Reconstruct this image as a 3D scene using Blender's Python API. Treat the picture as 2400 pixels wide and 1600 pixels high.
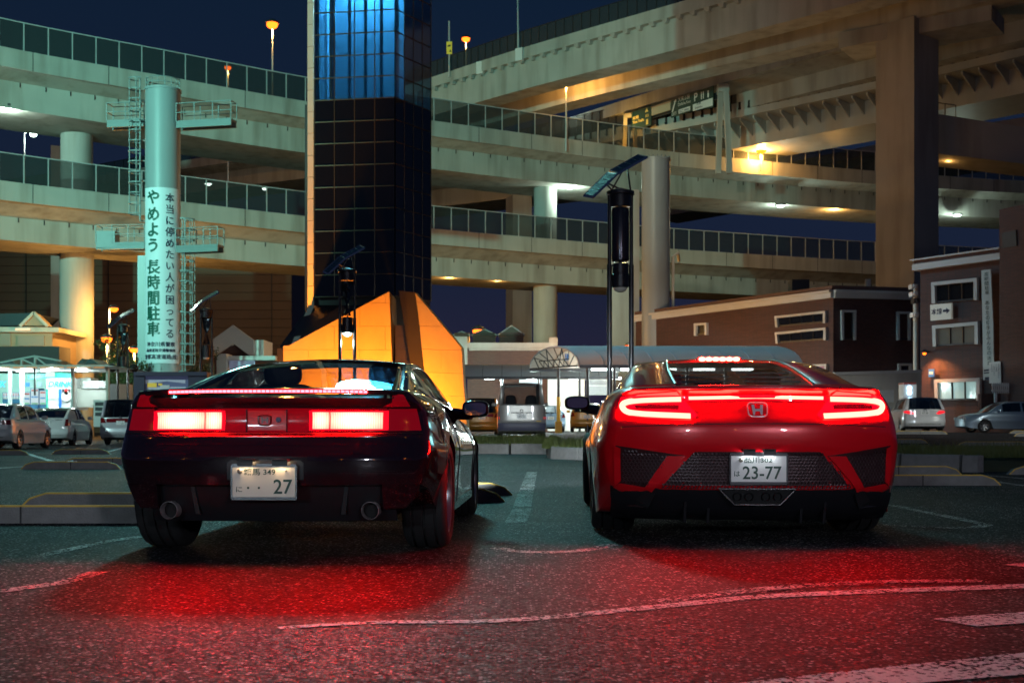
import bpy, bmesh, math, random
from mathutils import Vector, Matrix
from mathutils.bvhtree import BVHTree

random.seed(7)
for o in list(bpy.data.objects):
    bpy.data.objects.remove(o, do_unlink=True)
SC = bpy.context.scene
COL = SC.collection
PI = math.pi

# ------------------------------------------------------------------ camera
FPX, EYE, HOR = 2810.0, 0.70, 1001.0            # focal length in photo pixels, eye height, horizon row (photo is 2400x1600)
cam_data = bpy.data.cameras.new('camera')
cam = bpy.data.objects.new('camera', cam_data)
COL.objects.link(cam)
cam.location = (0, 0, EYE)
cam.rotation_euler = (PI / 2, 0, 0)
cam_data.sensor_width = 36.0
cam_data.lens = FPX / 2400 * 36.0
cam_data.shift_y = (HOR - 800) / 2400
cam_data.clip_start, cam_data.clip_end = 0.1, 3000
cam_data.dof.use_dof = True
cam_data.dof.focus_distance = 7.2
cam_data.dof.aperture_fstop = 6.3
SC.camera = cam
SC.render.resolution_x, SC.render.resolution_y = 1024, 682

# ------------------------------------------------------------------ sky, exposure, renderer
world = bpy.data.worlds.new('World')
SC.world = world
world.use_nodes = True
wn, wl = world.node_tree.nodes, world.node_tree.links
bg = wn['Background']
sky = wn.new('ShaderNodeTexSky')
sky.sky_type = 'NISHITA'
sky.sun_disc = False
sky.sun_elevation = math.radians(-5.5)
sky.sun_rotation = math.radians(200)
tc = wn.new('ShaderNodeTexCoord')
sep = wn.new('ShaderNodeSeparateXYZ')
wl.new(tc.outputs['Generated'], sep.inputs[0])
ramp = wn.new('ShaderNodeValToRGB')
wl.new(sep.outputs['Z'], ramp.inputs[0])
ramp.color_ramp.elements[0].position = 0.0
ramp.color_ramp.elements[0].color = (0.022, 0.017, 0.040, 1)
ramp.color_ramp.elements[1].position = 0.36
ramp.color_ramp.elements[1].color = (0.0042, 0.0128, 0.032, 1)
e = ramp.color_ramp.elements.new(0.13)
e.color = (0.009, 0.0145, 0.036, 1)
skym = wn.new('ShaderNodeMixRGB')
skym.blend_type = 'ADD'
skym.inputs[0].default_value = 0.012
wl.new(ramp.outputs[0], skym.inputs[1])
wl.new(sky.outputs[0], skym.inputs[2])
wl.new(skym.outputs[0], bg.inputs[0])
bg.inputs[1].default_value = 1.0
SC.view_settings.view_transform = 'Standard'
SC.view_settings.look = 'None'
SC.view_settings.exposure = 0.0
SC.view_settings.gamma = 1.0
SC.view_settings.use_curve_mapping = False
SC.render.engine = 'CYCLES'
cy = SC.cycles
cy.use_denoising = True
cy.use_light_tree = True
cy.max_bounces = 6
cy.diffuse_bounces = 2
cy.glossy_bounces = 4
cy.transmission_bounces = 4
cy.transparent_max_bounces = 12
cy.sample_clamp_indirect = 4.0
cy.sample_clamp_direct = 0.0
cy.caustics_reflective = False
cy.caustics_refractive = False


def lerp(a, b, t):
    return a + (b - a) * t


def P(px, py, Y):                                # photo pixel + distance -> world point
    return Vector(((px - 1200) / FPX * Y, Y, EYE - (py - HOR) / FPX * Y))


def PX(px, Y):
    return (px - 1200) / FPX * Y


def PZ(py, Y):
    return EYE - (py - HOR) / FPX * Y


# ------------------------------------------------------------------ materials
MATS = {}


def nmat(name):
    m = bpy.data.materials.new(name)
    m.use_nodes = True
    return m, m.node_tree.nodes, m.node_tree.links, m.node_tree.nodes['Principled BSDF']


def mat(name, col, rough=0.6, metal=0.0, spec=0.5, coat=0.0, emit=None, es=0.0, var=0.0, vs=3.0,
        bump=0.0, bs=40.0, streak=0.0, croh=0.05):
    if name in MATS:
        return MATS[name]
    m, n, l, b = nmat(name)
    b.inputs['Base Color'].default_value = (*col, 1)
    b.inputs['Roughness'].default_value = rough
    b.inputs['Metallic'].default_value = metal
    b.inputs['Specular IOR Level'].default_value = spec
    b.inputs['Coat Weight'].default_value = coat
    b.inputs['Coat Roughness'].default_value = croh
    if emit is not None:
        b.inputs['Emission Color'].default_value = (*emit, 1)
        b.inputs['Emission Strength'].default_value = es
    if var or streak or bump:
        t = n.new('ShaderNodeTexCoord')
    if var or streak:
        cur = None
        mixn = n.new('ShaderNodeMixRGB')
        mixn.inputs[1].default_value = (*[c * (1 - var) for c in col], 1)
        mixn.inputs[2].default_value = (*[min(1, c * (1 + var)) for c in col], 1)
        ns = n.new('ShaderNodeTexNoise')
        ns.inputs['Scale'].default_value = vs
        ns.inputs['Detail'].default_value = 6
        l.new(t.outputs['Object'], ns.inputs['Vector'])
        l.new(ns.outputs['Fac'], mixn.inputs[0])
        cur = mixn.outputs[0]
        if streak:
            mp = n.new('ShaderNodeMapping')
            mp.inputs['Scale'].default_value = (0.55, 0.55, 0.06)
            l.new(t.outputs['Object'], mp.inputs[0])
            n2 = n.new('ShaderNodeTexNoise')
            n2.inputs['Scale'].default_value = 1.7
            n2.inputs['Detail'].default_value = 5
            l.new(mp.outputs[0], n2.inputs['Vector'])
            rp = n.new('ShaderNodeValToRGB')
            rp.color_ramp.elements[0].position = 0.45
            rp.color_ramp.elements[1].position = 0.72
            l.new(n2.outputs['Fac'], rp.inputs[0])
            mu = n.new('ShaderNodeMath')
            mu.operation = 'MULTIPLY'
            mu.inputs[1].default_value = streak
            l.new(rp.outputs[0], mu.inputs[0])
            m3 = n.new('ShaderNodeMixRGB')
            m3.blend_type = 'MULTIPLY'
            l.new(mu.outputs[0], m3.inputs[0])
            l.new(cur, m3.inputs[1])
            m3.inputs[2].default_value = (0.45, 0.40, 0.34, 1)
            cur = m3.outputs[0]
        l.new(cur, b.inputs['Base Color'])
    if bump:
        nb = n.new('ShaderNodeTexNoise')
        nb.inputs['Scale'].default_value = bs
        nb.inputs['Detail'].default_value = 4
        l.new(t.outputs['Object'], nb.inputs['Vector'])
        bp = n.new('ShaderNodeBump')
        bp.inputs['Strength'].default_value = bump
        bp.inputs['Distance'].default_value = 0.02
        l.new(nb.outputs['Fac'], bp.inputs['Height'])
        l.new(bp.outputs[0], b.inputs['Normal'])
    MATS[name] = m
    return m


def glow(name, col, s):
    if name in MATS:
        return MATS[name]
    m, n, l, b = nmat(name)
    n.remove(b)
    em = n.new('ShaderNodeEmission')
    em.inputs[0].default_value = (*col, 1)
    em.inputs[1].default_value = s
    l.new(em.outputs[0], n['Material Output'].inputs[0])
    MATS[name] = m
    return m


def thin_glass(name, tint=(0.6, 0.65, 0.7), refl=0.06, rough=0.02, edge=0.75):
    if name in MATS:
        return MATS[name]
    m, n, l, b = nmat(name)
    n.remove(b)
    tr = n.new('ShaderNodeBsdfTransparent')
    tr.inputs[0].default_value = (*tint, 1)
    gl = n.new('ShaderNodeBsdfGlossy')
    gl.inputs['Roughness'].default_value = rough
    gl.inputs[0].default_value = (0.95, 0.97, 1, 1)
    lw = n.new('ShaderNodeLayerWeight')
    lw.inputs[0].default_value = 0.35
    mp = n.new('ShaderNodeMapRange')
    mp.inputs[3].default_value = refl
    mp.inputs[4].default_value = edge
    l.new(lw.outputs['Facing'], mp.inputs[0])
    pw = n.new('ShaderNodeMath')
    pw.operation = 'POWER'
    pw.inputs[1].default_value = 1.6
    l.new(mp.outputs[0], pw.inputs[0])
    mx = n.new('ShaderNodeMixShader')
    l.new(mp.outputs[0], mx.inputs[0])
    l.new(tr.outputs[0], mx.inputs[1])
    l.new(gl.outputs[0], mx.inputs[2])
    l.new(mx.outputs[0], n['Material Output'].inputs[0])
    MATS[name] = m
    return m


def fence_mesh_mat(name, col, alpha):
    m, n, l, b = nmat(name)
    b.inputs['Base Color'].default_value = (*col, 1)
    b.inputs['Roughness'].default_value = 0.5
    b.inputs['Alpha'].default_value = alpha
    MATS[name] = m
    return m


def asphalt_mat():
    m, n, l, b = nmat('asphalt')
    t = n.new('ShaderNodeTexCoord')

    def vor(scale, feature='F1'):
        v = n.new('ShaderNodeTexVoronoi')
        v.feature = feature
        v.inputs['Scale'].default_value = scale
        l.new(t.outputs['Object'], v.inputs['Vector'])
        return v

    def mul(a, c):
        x = n.new('ShaderNodeMixRGB')
        x.blend_type = 'MULTIPLY'
        x.inputs[0].default_value = 1
        l.new(a, x.inputs[1])
        l.new(c, x.inputs[2])
        return x.outputs[0]

    def ramp_(src, stops):
        rp = n.new('ShaderNodeValToRGB')
        el = rp.color_ramp.elements
        el[0].position, el[0].color = stops[0][0], (*stops[0][1], 1)
        el[1].position, el[1].color = stops[-1][0], (*stops[-1][1], 1)
        for p_, c_ in stops[1:-1]:
            el.new(p_).color = (*c_, 1)
        l.new(src, rp.inputs[0])
        return rp.outputs[0]

    def noise(scale, detail=6, rough=.5):
        ns = n.new('ShaderNodeTexNoise')
        ns.inputs['Scale'].default_value = scale
        ns.inputs['Detail'].default_value = detail
        ns.inputs['Roughness'].default_value = rough
        l.new(t.outputs['Object'], ns.inputs['Vector'])
        return ns.outputs['Fac']
    v = vor(80)
    sx = n.new('ShaderNodeSeparateColor')
    l.new(v.outputs['Color'], sx.inputs[0])
    # most stones are tarred black, some are bare grey, a few are pale and glint
    col = ramp_(sx.outputs[0], [(0.0, (.009, .010, .014)), (.58, (.014, .016, .021)), (.75, (.085, .085, .09)), (.90, (.26, .26, .265)), (.97, (.78, .77, .76))])
    gap = ramp_(v.outputs['Distance'], [(0.0, (1, 1, 1)), (.38, (1, 1, 1)), (.62, (.10, .10, .11))])
    col = mul(col, gap)
    # wear, damp patches, oil spots, tyre-polished lanes
    col = mul(col, ramp_(noise(.42, 7), [(.32, (.42, .42, .45)), (.52, (.85, .85, .85)), (.70, (1.15, 1.13, 1.1))]))
    col = mul(col, ramp_(noise(2.6, 5, .6), [(.30, (.55, .55, .57)), (.5, (1, 1, 1)), (.75, (1.1, 1.1, 1.1))]))
    sp = vor(.55)
    col = mul(col, ramp_(sp.outputs['Distance'], [(0.0, (.25, .25, .27)), (.06, (.35, .35, .37)), (.16, (1, 1, 1))]))
    # cracks
    wob = n.new('ShaderNodeTexNoise')
    wob.inputs['Scale'].default_value = 1.4
    wob.inputs['Detail'].default_value = 6
    l.new(t.outputs['Object'], wob.inputs['Vector'])
    ad = n.new('ShaderNodeMixRGB')
    ad.blend_type = 'LINEAR_LIGHT'
    ad.inputs[0].default_value = 0.35
    l.new(t.outputs['Object'], ad.inputs[1])
    l.new(wob.outputs['Color'], ad.inputs[2])
    wv = n.new('ShaderNodeTexVoronoi')
    wv.feature = 'DISTANCE_TO_EDGE'
    wv.inputs['Scale'].default_value = 0.22
    l.new(ad.outputs[0], wv.inputs['Vector'])
    col = mul(col, ramp_(wv.outputs['Distance'], [(0.0, (.12, .12, .13)), (.002, (.2, .2, .2)), (.0055, (1, 1, 1))]))
    l.new(col, b.inputs['Base Color'])
    rr = n.new('ShaderNodeMapRange')
    l.new(sx.outputs[1], rr.inputs[0])
    rr.inputs[3].default_value = 0.55
    rr.inputs[4].default_value = 0.95
    l.new(rr.outputs[0], b.inputs['Roughness'])
    b.inputs['Specular IOR Level'].default_value = 0.14
    bp = n.new('ShaderNodeBump')
    bp.inputs['Strength'].default_value = 0.6
    bp.inputs['Distance'].default_value = 0.003
    inv = n.new('ShaderNodeMath')
    inv.operation = 'SUBTRACT'
    l.new(sx.outputs[2], inv.inputs[0])
    l.new(v.outputs['Distance'], inv.inputs[1])
    l.new(inv.outputs[0], bp.inputs['Height'])
    l.new(bp.outputs[0], b.inputs['Normal'])
    MATS['asphalt'] = m
    return m


def worn_paint(name, col, wear=0.5, sc=60):
    m, n, l, b = nmat(name)
    t = n.new('ShaderNodeTexCoord')
    v = n.new('ShaderNodeTexVoronoi')
    v.inputs['Scale'].default_value = 80
    l.new(t.outputs['Object'], v.inputs['Vector'])
    sx = n.new('ShaderNodeSeparateColor')
    l.new(v.outputs['Color'], sx.inputs[0])
    big = n.new('ShaderNodeTexNoise')
    big.inputs['Scale'].default_value = 2.2
    big.inputs['Detail'].default_value = 8
    l.new(t.outputs['Object'], big.inputs['Vector'])
    ad = n.new('ShaderNodeMath')
    ad.operation = 'MULTIPLY_ADD'
    ad.inputs[1].default_value = 0.55
    l.new(sx.outputs[0], ad.inputs[0])
    l.new(big.outputs['Fac'], ad.inputs[2])
    gt = n.new('ShaderNodeMapRange')
    gt.inputs[1].default_value = wear + 0.22
    gt.inputs[2].default_value = wear + 0.30
    l.new(ad.outputs[0], gt.inputs[0])
    b.inputs['Base Color'].default_value = (*col, 1)
    b.inputs['Roughness'].default_value = 0.6
    l.new(gt.outputs[0], b.inputs['Alpha'])
    bp = n.new('ShaderNodeBump')
    bp.inputs['Strength'].default_value = 0.5
    bp.inputs['Distance'].default_value = 0.008
    inv = n.new('ShaderNodeMath')
    inv.operation = 'SUBTRACT'
    inv.inputs[0].default_value = 1
    l.new(v.outputs['Distance'], inv.inputs[1])
    l.new(inv.outputs[0], bp.inputs['Height'])
    l.new(bp.outputs[0], b.inputs['Normal'])
    MATS[name] = m
    return m


def brick_mat(name, c1, c2, mortar, sc=1.0):
    m, n, l, b = nmat(name)
    t = n.new('ShaderNodeTexCoord')
    # bricks run with the wall: use (x+y, z)
    sp = n.new('ShaderNodeSeparateXYZ')
    l.new(t.outputs['Object'], sp.inputs[0])
    ad = n.new('ShaderNodeMath')
    l.new(sp.outputs[0], ad.inputs[0])
    l.new(sp.outputs[1], ad.inputs[1])
    cb = n.new('ShaderNodeCombineXYZ')
    l.new(ad.outputs[0], cb.inputs[0])
    l.new(sp.outputs[2], cb.inputs[1])
    br = n.new('ShaderNodeTexBrick')
    br.inputs['Scale'].default_value = sc
    br.inputs['Brick Width'].default_value = 0.23
    br.inputs['Row Height'].default_value = 0.075
    br.inputs['Mortar Size'].default_value = 0.008
    br.inputs['Color1'].default_value = (*c1, 1)
    br.inputs['Color2'].default_value = (*c2, 1)
    br.inputs['Mortar'].default_value = (*mortar, 1)
    l.new(cb.outputs[0], br.inputs['Vector'])
    l.new(br.outputs['Color'], b.inputs['Base Color'])
    bp = n.new('ShaderNodeBump')
    bp.inputs['Strength'].default_value = 0.6
    bp.inputs['Distance'].default_value = 0.01
    bp.invert = True
    l.new(br.outputs['Fac'], bp.inputs['Height'])
    l.new(bp.outputs[0], b.inputs['Normal'])
    b.inputs['Roughness'].default_value = 0.75
    MATS[name] = m
    return m


CONC = mat('concrete', (0.44, 0.43, 0.39), 0.85, var=0.22, vs=0.35, streak=0.6, bump=0.15, bs=8)
CONC2 = mat('concrete_plain', (0.42, 0.41, 0.38), 0.85, var=0.22, vs=0.3, streak=0.5, bump=0.15, bs=8)
STEELP = mat('painted_steel', (0.46, 0.46, 0.44), 0.45, var=0.06, vs=1.2, streak=0.2)
KERB = mat('kerb_concrete', (0.24, 0.24, 0.235), 0.9, var=0.30, vs=9, bump=0.5, bs=60, streak=0.6)
GALV = mat('galvanised_steel', (0.55, 0.57, 0.57), 0.45, metal=0.25, var=0.1, vs=8)
DARKM = mat('dark_metal', (0.018, 0.018, 0.022), 0.32, metal=0.3, coat=0.3, var=0.2, vs=15)
DARKG = mat('dark_grey_metal', (0.05, 0.05, 0.055), 0.4, metal=0.5)
BLACKP = mat('black_plastic', (0.012, 0.012, 0.014), 0.45, var=0.2, vs=30)
WHITEP = mat('white_paint', (0.75, 0.75, 0.73), 0.5, var=0.06, vs=2)
CREAM = mat('cream_render', (0.62, 0.58, 0.50), 0.8, var=0.1, vs=1.5, streak=0.4)
YELLOW = mat('yellow_paint', (0.75, 0.48, 0.06), 0.55, var=0.25, vs=12)
FENCE = fence_mesh_mat('fence_mesh', (0.035, 0.05, 0.05), 0.55)
ASPH = asphalt_mat()
PAINTW = worn_paint('worn_white_paint', (0.80, 0.79, 0.77), 0.40)
PAINTF = worn_paint('faded_white_paint', (0.68, 0.68, 0.66), 0.56)
LIGHTSTRIP = worn_paint('reflected_light_strip', (0.55, 0.55, 0.54), 0.63)  # pale strip standing in for light reflected on the asphalt
BRICK = brick_mat('red_brown_brick', (0.115, 0.048, 0.040), (0.085, 0.036, 0.032), (0.05, 0.04, 0.038))
BRICK2 = brick_mat('brown_brick', (0.17, 0.085, 0.06), (0.13, 0.065, 0.05), (0.10, 0.09, 0.08))
TOWERGLASS = mat('tower_dark_glass', (0.006, 0.008, 0.012), 0.035, spec=0.85, coat=0.4, var=0.4, vs=0.4)
WINGLASS = mat('dark_window_glass', (0.010, 0.012, 0.016), 0.06, spec=0.7)
LAMPGLASS = thin_glass('clear_glass', (0.75, 0.82, 0.85), 0.05)
CARGLASS = thin_glass('car_glass', (0.62, 0.62, 0.62), 0.035, 0.01, 0.24)
RUBBER = mat('tyre_rubber', (0.014, 0.014, 0.015), 0.72, var=0.3, vs=40, bump=0.1, bs=120)
ALLOY = mat('alloy_wheel', (0.34, 0.35, 0.37), 0.28, metal=0.9)
DALLOY = mat('dark_alloy_wheel', (0.07, 0.07, 0.08), 0.3, metal=0.9)
CHROME = mat('chrome', (0.75, 0.75, 0.77), 0.07, metal=1.0)
PLATEW = mat('plate_white', (0.80, 0.80, 0.78), 0.4)
PLATEG = mat('plate_green_ink', (0.004, 0.045, 0.028), 0.4)
SODIUM = glow('sodium_lamp_glow', (1.0, 0.13, 0.008), 5.5)
MERCURY = glow('mercury_lamp_glow', (0.75, 1.0, 0.86), 10)
TUBE = glow('fluorescent_glow', (0.82, 1.0, 0.97), 7)


# ------------------------------------------------------------------ mesh helpers
TM = {}                                            # matrices of the things' empties


def tag(o, label=None, cat=None, group=None, kind=None):
    if label:
        o['label'] = label
    if cat:
        o['category'] = cat
    if group:
        o['group'] = group
    if kind:
        o['kind'] = kind
    return o


def thing(name, label, cat, loc=(0, 0, 0), rotz=0.0, group=None):
    o = bpy.data.objects.new(name, None)
    o.empty_display_size = 0.2
    COL.objects.link(o)
    o.location = loc
    o.rotation_euler = (0, 0, rotz)
    TM[o.name] = Matrix.Translation(Vector(loc)) @ Matrix.Rotation(rotz, 4, 'Z')
    return tag(o, label, cat, group)


class MB:
    def __init__(self):
        self.v, self.f = [], []

    def add(self, verts, faces):
        k = len(self.v)
        self.v += [Vector(p) for p in verts]
        self.f += [tuple(i + k for i in fc) for fc in faces]
        return self

    def box(self, c, s, rz=0.0, M=None):
        x, y, z = s[0] / 2, s[1] / 2, s[2] / 2
        vs = [Vector(p) for p in ((-x, -y, -z), (x, -y, -z), (x, y, -z), (-x, y, -z), (-x, -y, z), (x, -y, z), (x, y, z), (-x, y, z))]
        R = M if M is not None else Matrix.Rotation(rz, 3, 'Z')
        return self.add([Vector(c) + R @ p for p in vs], [(0, 3, 2, 1), (4, 5, 6, 7), (0, 1, 5, 4), (1, 2, 6, 5), (2, 3, 7, 6), (3, 0, 4, 7)])

    def bar(self, a, b, w=0.05, h=None, up=Vector((0, 0, 1))):
        a, b = Vector(a), Vector(b)
        h = h or w
        d = b - a
        L = d.length
        if L < 1e-6:
            return self
        d.normalize()
        if abs(d.dot(up)) > 0.98:
            up = Vector((0, 1, 0))
        s = d.cross(up).normalized()
        u = s.cross(d)
        M = Matrix((s, d, u)).transposed()
        return self.box((a + b) / 2, (w, L, h), M=M)

    def tube(self, path, r, n=10, cap=True):
        path = [Vector(p) for p in path]
        rs = r if isinstance(r, (list, tuple)) else [r] * len(path)
        k = len(self.v)
        ref = None
        for i, p in enumerate(path):
            d = (path[min(i + 1, len(path) - 1)] - path[max(i - 1, 0)]).normalized()
            if ref is None:
                ref = Vector((1, 0, 0)) if abs(d.x) < 0.9 else Vector((0, 1, 0))
            s = d.cross(ref).normalized()
            ref = s.cross(d).normalized()
            for j in range(n):
                a = 2 * PI * j / n
                self.v.append(p + (s * math.cos(a) + ref * math.sin(a)) * rs[i])
        for i in range(len(path) - 1):
            for j in range(n):
                a, b = k + i * n + j, k + i * n + (j + 1) % n
                self.f.append((a, b, b + n, a + n))
        if cap:
            self.f.append(tuple(k + j for j in reversed(range(n))))
            self.f.append(tuple(k + (len(path) - 1) * n + j for j in range(n)))
        return self

    def lathe(self, prof, n=24, c=(0, 0, 0), axis='Z', cap=True, M=None):
        c = Vector(c)
        k = len(self.v)
        for (r, h) in prof:
            for j in range(n):
                a = 2 * PI * j / n
                if axis == 'Z':
                    p = Vector((r * math.cos(a), r * math.sin(a), h))
                elif axis == 'X':
                    p = Vector((h, r * math.cos(a), r * math.sin(a)))
                else:
                    p = Vector((r * math.sin(a), h, r * math.cos(a)))
                if M is not None:
                    p = M @ p
                self.v.append(c + p)
        for i in range(len(prof) - 1):
            for j in range(n):
                a, b = k + i * n + j, k + i * n + (j + 1) % n
                self.f.append((a, b, b + n, a + n))
        if cap:
            self.f.append(tuple(k + j for j in reversed(range(n))))
            self.f.append(tuple(k + (len(prof) - 1) * n + j for j in range(n)))
        return self

    def prism(self, pts, d):
        """pts: closed loop of 3D points (planar), extruded by vector d"""
        pts = [Vector(p) for p in pts]
        d = Vector(d)
        n = len(pts)
        k = len(self.v)
        self.v += pts + [p + d for p in pts]
        self.f.append(tuple(k + i for i in range(n)))
        self.f.append(tuple(k + n + i for i in reversed(range(n))))
        for i in range(n):
            j = (i + 1) % n
            self.f.append((k + i, k + n + i, k + n + j, k + j))
        return self

    def slab(self, pxpts, Y, thick):
        return self.prism([P(x, y, Y) for x, y in pxpts], (0, thick, 0))

    def sphere(self, c, r, n=12, m=8, sz=1.0):
        prof = []
        for i in range(m + 1):
            a = -PI / 2 + PI * i / m
            prof.append((max(1e-4, r * math.cos(a)), r * math.sin(a) * sz))
        return self.lathe(prof, n, c)

    def xf(self, M):
        self.v = [M @ p for p in self.v]
        return self

    def build(self, name, m, parent=None, smooth=False, world=True, angle=None, kind=None, recalc=True):
        me = bpy.data.meshes.new(name)
        off = Vector((0, 0, 0))
        if parent is None and self.v:
            xs = [p.x for p in self.v]
            ys = [p.y for p in self.v]
            off = Vector(((min(xs) + max(xs)) / 2, (min(ys) + max(ys)) / 2, min(p.z for p in self.v)))
            vs = [p - off for p in self.v]
        elif parent is not None and world:
            inv = TM[parent.name].inverted()
            vs = [inv @ p for p in self.v]
        else:
            vs = self.v
        me.from_pydata([tuple(p) for p in vs], [], self.f)
        if recalc:
            bm = bmesh.new()
            bm.from_mesh(me)
            bmesh.ops.recalc_face_normals(bm, faces=bm.faces)
            bm.to_mesh(me)
            bm.free()
        me.materials.append(m)
        if smooth:
            me.shade_smooth()
            me.set_sharp_from_angle(angle=angle if angle else math.radians(38))
        o = bpy.data.objects.new(name, me)
        COL.objects.link(o)
        o.location = off
        if parent is not None:
            o.parent = parent
            TM[o.name] = TM[parent.name]
        if kind:
            o['kind'] = kind
        return o


def sub(o, parent):
    """parent a mesh built in the same thing under one of its parts"""
    o.parent = parent
    return o


def clone(o, parent=None, loc=None):
    c = o.copy()
    COL.objects.link(c)
    if parent is not None:
        c.parent = parent
    if loc is not None:
        c.location = loc
    return c


def light(kind, name, parent, loc, col, energy, radius=0.2, spot=None, target=None, blend=0.5):
    ld = bpy.data.lights.new(name, kind)
    ld.color = col
    ld.energy = energy
    ld.shadow_soft_size = radius
    o = bpy.data.objects.new(name, ld)
    COL.objects.link(o)
    inv = TM[parent.name].inverted() if parent is not None else Matrix()
    p = Vector(loc)
    if kind == 'SPOT':
        ld.spot_size = math.radians(spot)
        ld.spot_blend = blend
    M = Matrix.Translation(p)
    if target is not None:
        q = (Vector(target) - p).to_track_quat('-Z', 'Y')
        M = M @ q.to_matrix().to_4x4()
    M = inv @ M
    o.matrix_basis = M
    if parent is not None:
        o.parent = parent
    return o


def text_polys(body, size, bold=0.0, shear=0.0, align='CENTER', space=1.0):
    cu = bpy.data.curves.new('t', 'FONT')
    cu.body = body
    cu.size = size
    cu.offset = bold
    cu.shear = shear
    cu.align_x = align
    cu.align_y = 'CENTER'
    cu.space_character = space
    cu.resolution_u = 3
    ob = bpy.data.objects.new('t', cu)
    me = bpy.data.meshes.new_from_object(ob)
    vs = [(v.co.x, v.co.y) for v in me.vertices]
    fs = [tuple(p.vertices) for p in me.polygons]
    bpy.data.objects.remove(ob)
    bpy.data.curves.remove(cu)
    bpy.data.meshes.remove(me)
    return vs, fs


def put_text(name, body, size, m, parent, fn, bold=0.0, shear=0.0, align='CENTER', space=1.0, world=True):
    vs, fs = text_polys(body, size, 0.0, shear, align, space)
    mb = MB()
    sh = [(0, 0)] if bold <= 0 else [(0, 0), (bold, 0), (-bold, 0), (0, bold), (0, -bold), (bold * .7, bold * .7), (-bold * .7, -bold * .7)]
    n = Vector((0, -0.0025, 0))
    for i, (dx, dy) in enumerate(sh):
        mb.add([fn(x + dx, y + dy) + n * i for x, y in vs], fs)
    return mb.build(name, m, parent, world=world, recalc=False)


def catmull(pts, per):
    out = []
    n = len(pts)
    for i in range(n - 1):
        p0, p1, p2, p3 = pts[max(i - 1, 0)], pts[i], pts[i + 1], pts[min(i + 2, n - 1)]
        for k in range(per):
            t = k / per
            out.append(0.5 * ((2 * p1) + (p2 - p0) * t + (2 * p0 - 5 * p1 + 4 * p2 - p3) * t * t + (3 * p1 - p0 - 3 * p2 + p3) * t ** 3))
    out.append(pts[-1])
    return out


def resample(pts, step):
    out, need = [pts[0]], step
    for a, b in zip(pts, pts[1:]):
        d, pos = (b - a).length, 0.0
        while d - pos >= need:
            pos += need
            out.append(a.lerp(b, pos / d))
            need = step
        need -= d - pos
    return out


def tri_table(tab, y):
    """piecewise smooth (monotone-ish cubic) interpolation of rows [(y, value)]"""
    n = len(tab)
    if y <= tab[0][0]:
        return tab[0][1]
    if y >= tab[-1][0]:
        return tab[-1][1]
    for i in range(n - 1):
        if tab[i][0] <= y <= tab[i + 1][0]:
            break
    y0, v0 = tab[i]
    y1, v1 = tab[i + 1]
    h = y1 - y0

    def slope(j):
        if j == 0 or j == n - 1:
            a = min(max(j, 1), n - 1)
            return (tab[a][1] - tab[a - 1][1]) / (tab[a][0] - tab[a - 1][0])
        d0 = (tab[j][1] - tab[j - 1][1]) / (tab[j][0] - tab[j - 1][0])
        d1 = (tab[j + 1][1] - tab[j][1]) / (tab[j + 1][0] - tab[j][0])
        if d0 * d1 <= 0:
            return 0.0
        return 2 * d0 * d1 / (d0 + d1)
    t = (y - y0) / h
    m0, m1 = slope(i) * h, slope(i + 1) * h
    return (2 * t ** 3 - 3 * t * t + 1) * v0 + (t ** 3 - 2 * t * t + t) * m0 + (-2 * t ** 3 + 3 * t * t) * v1 + (t ** 3 - t * t) * m1


# ================================================================== THE SETTING
def S01(t):
    t = max(0.0, min(1.0, t))
    return t * t * (3 - 2 * t)


def gz(x, y):                                       # the car park climbs a little away to the east
    return 0.45 * S01((y - 30) / 16) * S01((x + 10) / 14)


def ground():
    xs = [-700, -300, -120] + [-60 + 4 * i for i in range(31)] + [120, 300, 700]
    ys = [-60, -30, -10] + [2 * i for i in range(0, 35)] + [90, 130, 250, 500, 1400]
    mb = MB()
    for y in ys:
        for x in xs:
            mb.v.append(Vector((x, y, gz(x, y))))
    nx = len(xs)
    for j in range(len(ys) - 1):
        for i in range(nx - 1):
            mb.f.append((j * nx + i, j * nx + i + 1, (j + 1) * nx + i + 1, (j + 1) * nx + i))
    me_off = mb.build('ground', ASPH, None, smooth=True)
    tag(me_off, 'dark coarse asphalt of the car park', None, kind='structure')


ground()


def GP(px, py):
    Y = FPX * EYE / (py - HOR)
    return Vector((PX(px, Y), Y, 0))


def strip(name, pts, w, m, label, z=0.004):
    pts = [GP(*p) if not isinstance(p, Vector) else p for p in pts]
    if len(pts) > 2:
        pts = catmull(pts, 8)
    mb = MB()
    for i, p in enumerate(pts):
        d = (pts[min(i + 1, len(pts) - 1)] - pts[max(i - 1, 0)])
        d.z = 0
        d.normalize()
        n = Vector((-d.y, d.x, 0))
        ww = (w[0] + (w[1] - w[0]) * i / (len(pts) - 1)) if isinstance(w, tuple) else w
        a, b = p + n * ww / 2, p - n * ww / 2
        mb.v += [Vector((a.x, a.y, gz(a.x, a.y) + z)), Vector((b.x, b.y, gz(b.x, b.y) + z))]
    for i in range(len(pts) - 1):
        mb.f.append((2 * i, 2 * i + 1, 2 * i + 3, 2 * i + 2))
    return tag(mb.build(name, m), label, None, kind='structure')


def gpoly(name, pts, m, label, z=0.004):
    mb = MB()
    mb.v = [GP(*p) + Vector((0, 0, z)) for p in pts]
    mb.f = [tuple(range(len(pts)))]
    return tag(mb.build(name, m), label, None, kind='structure')


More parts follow.
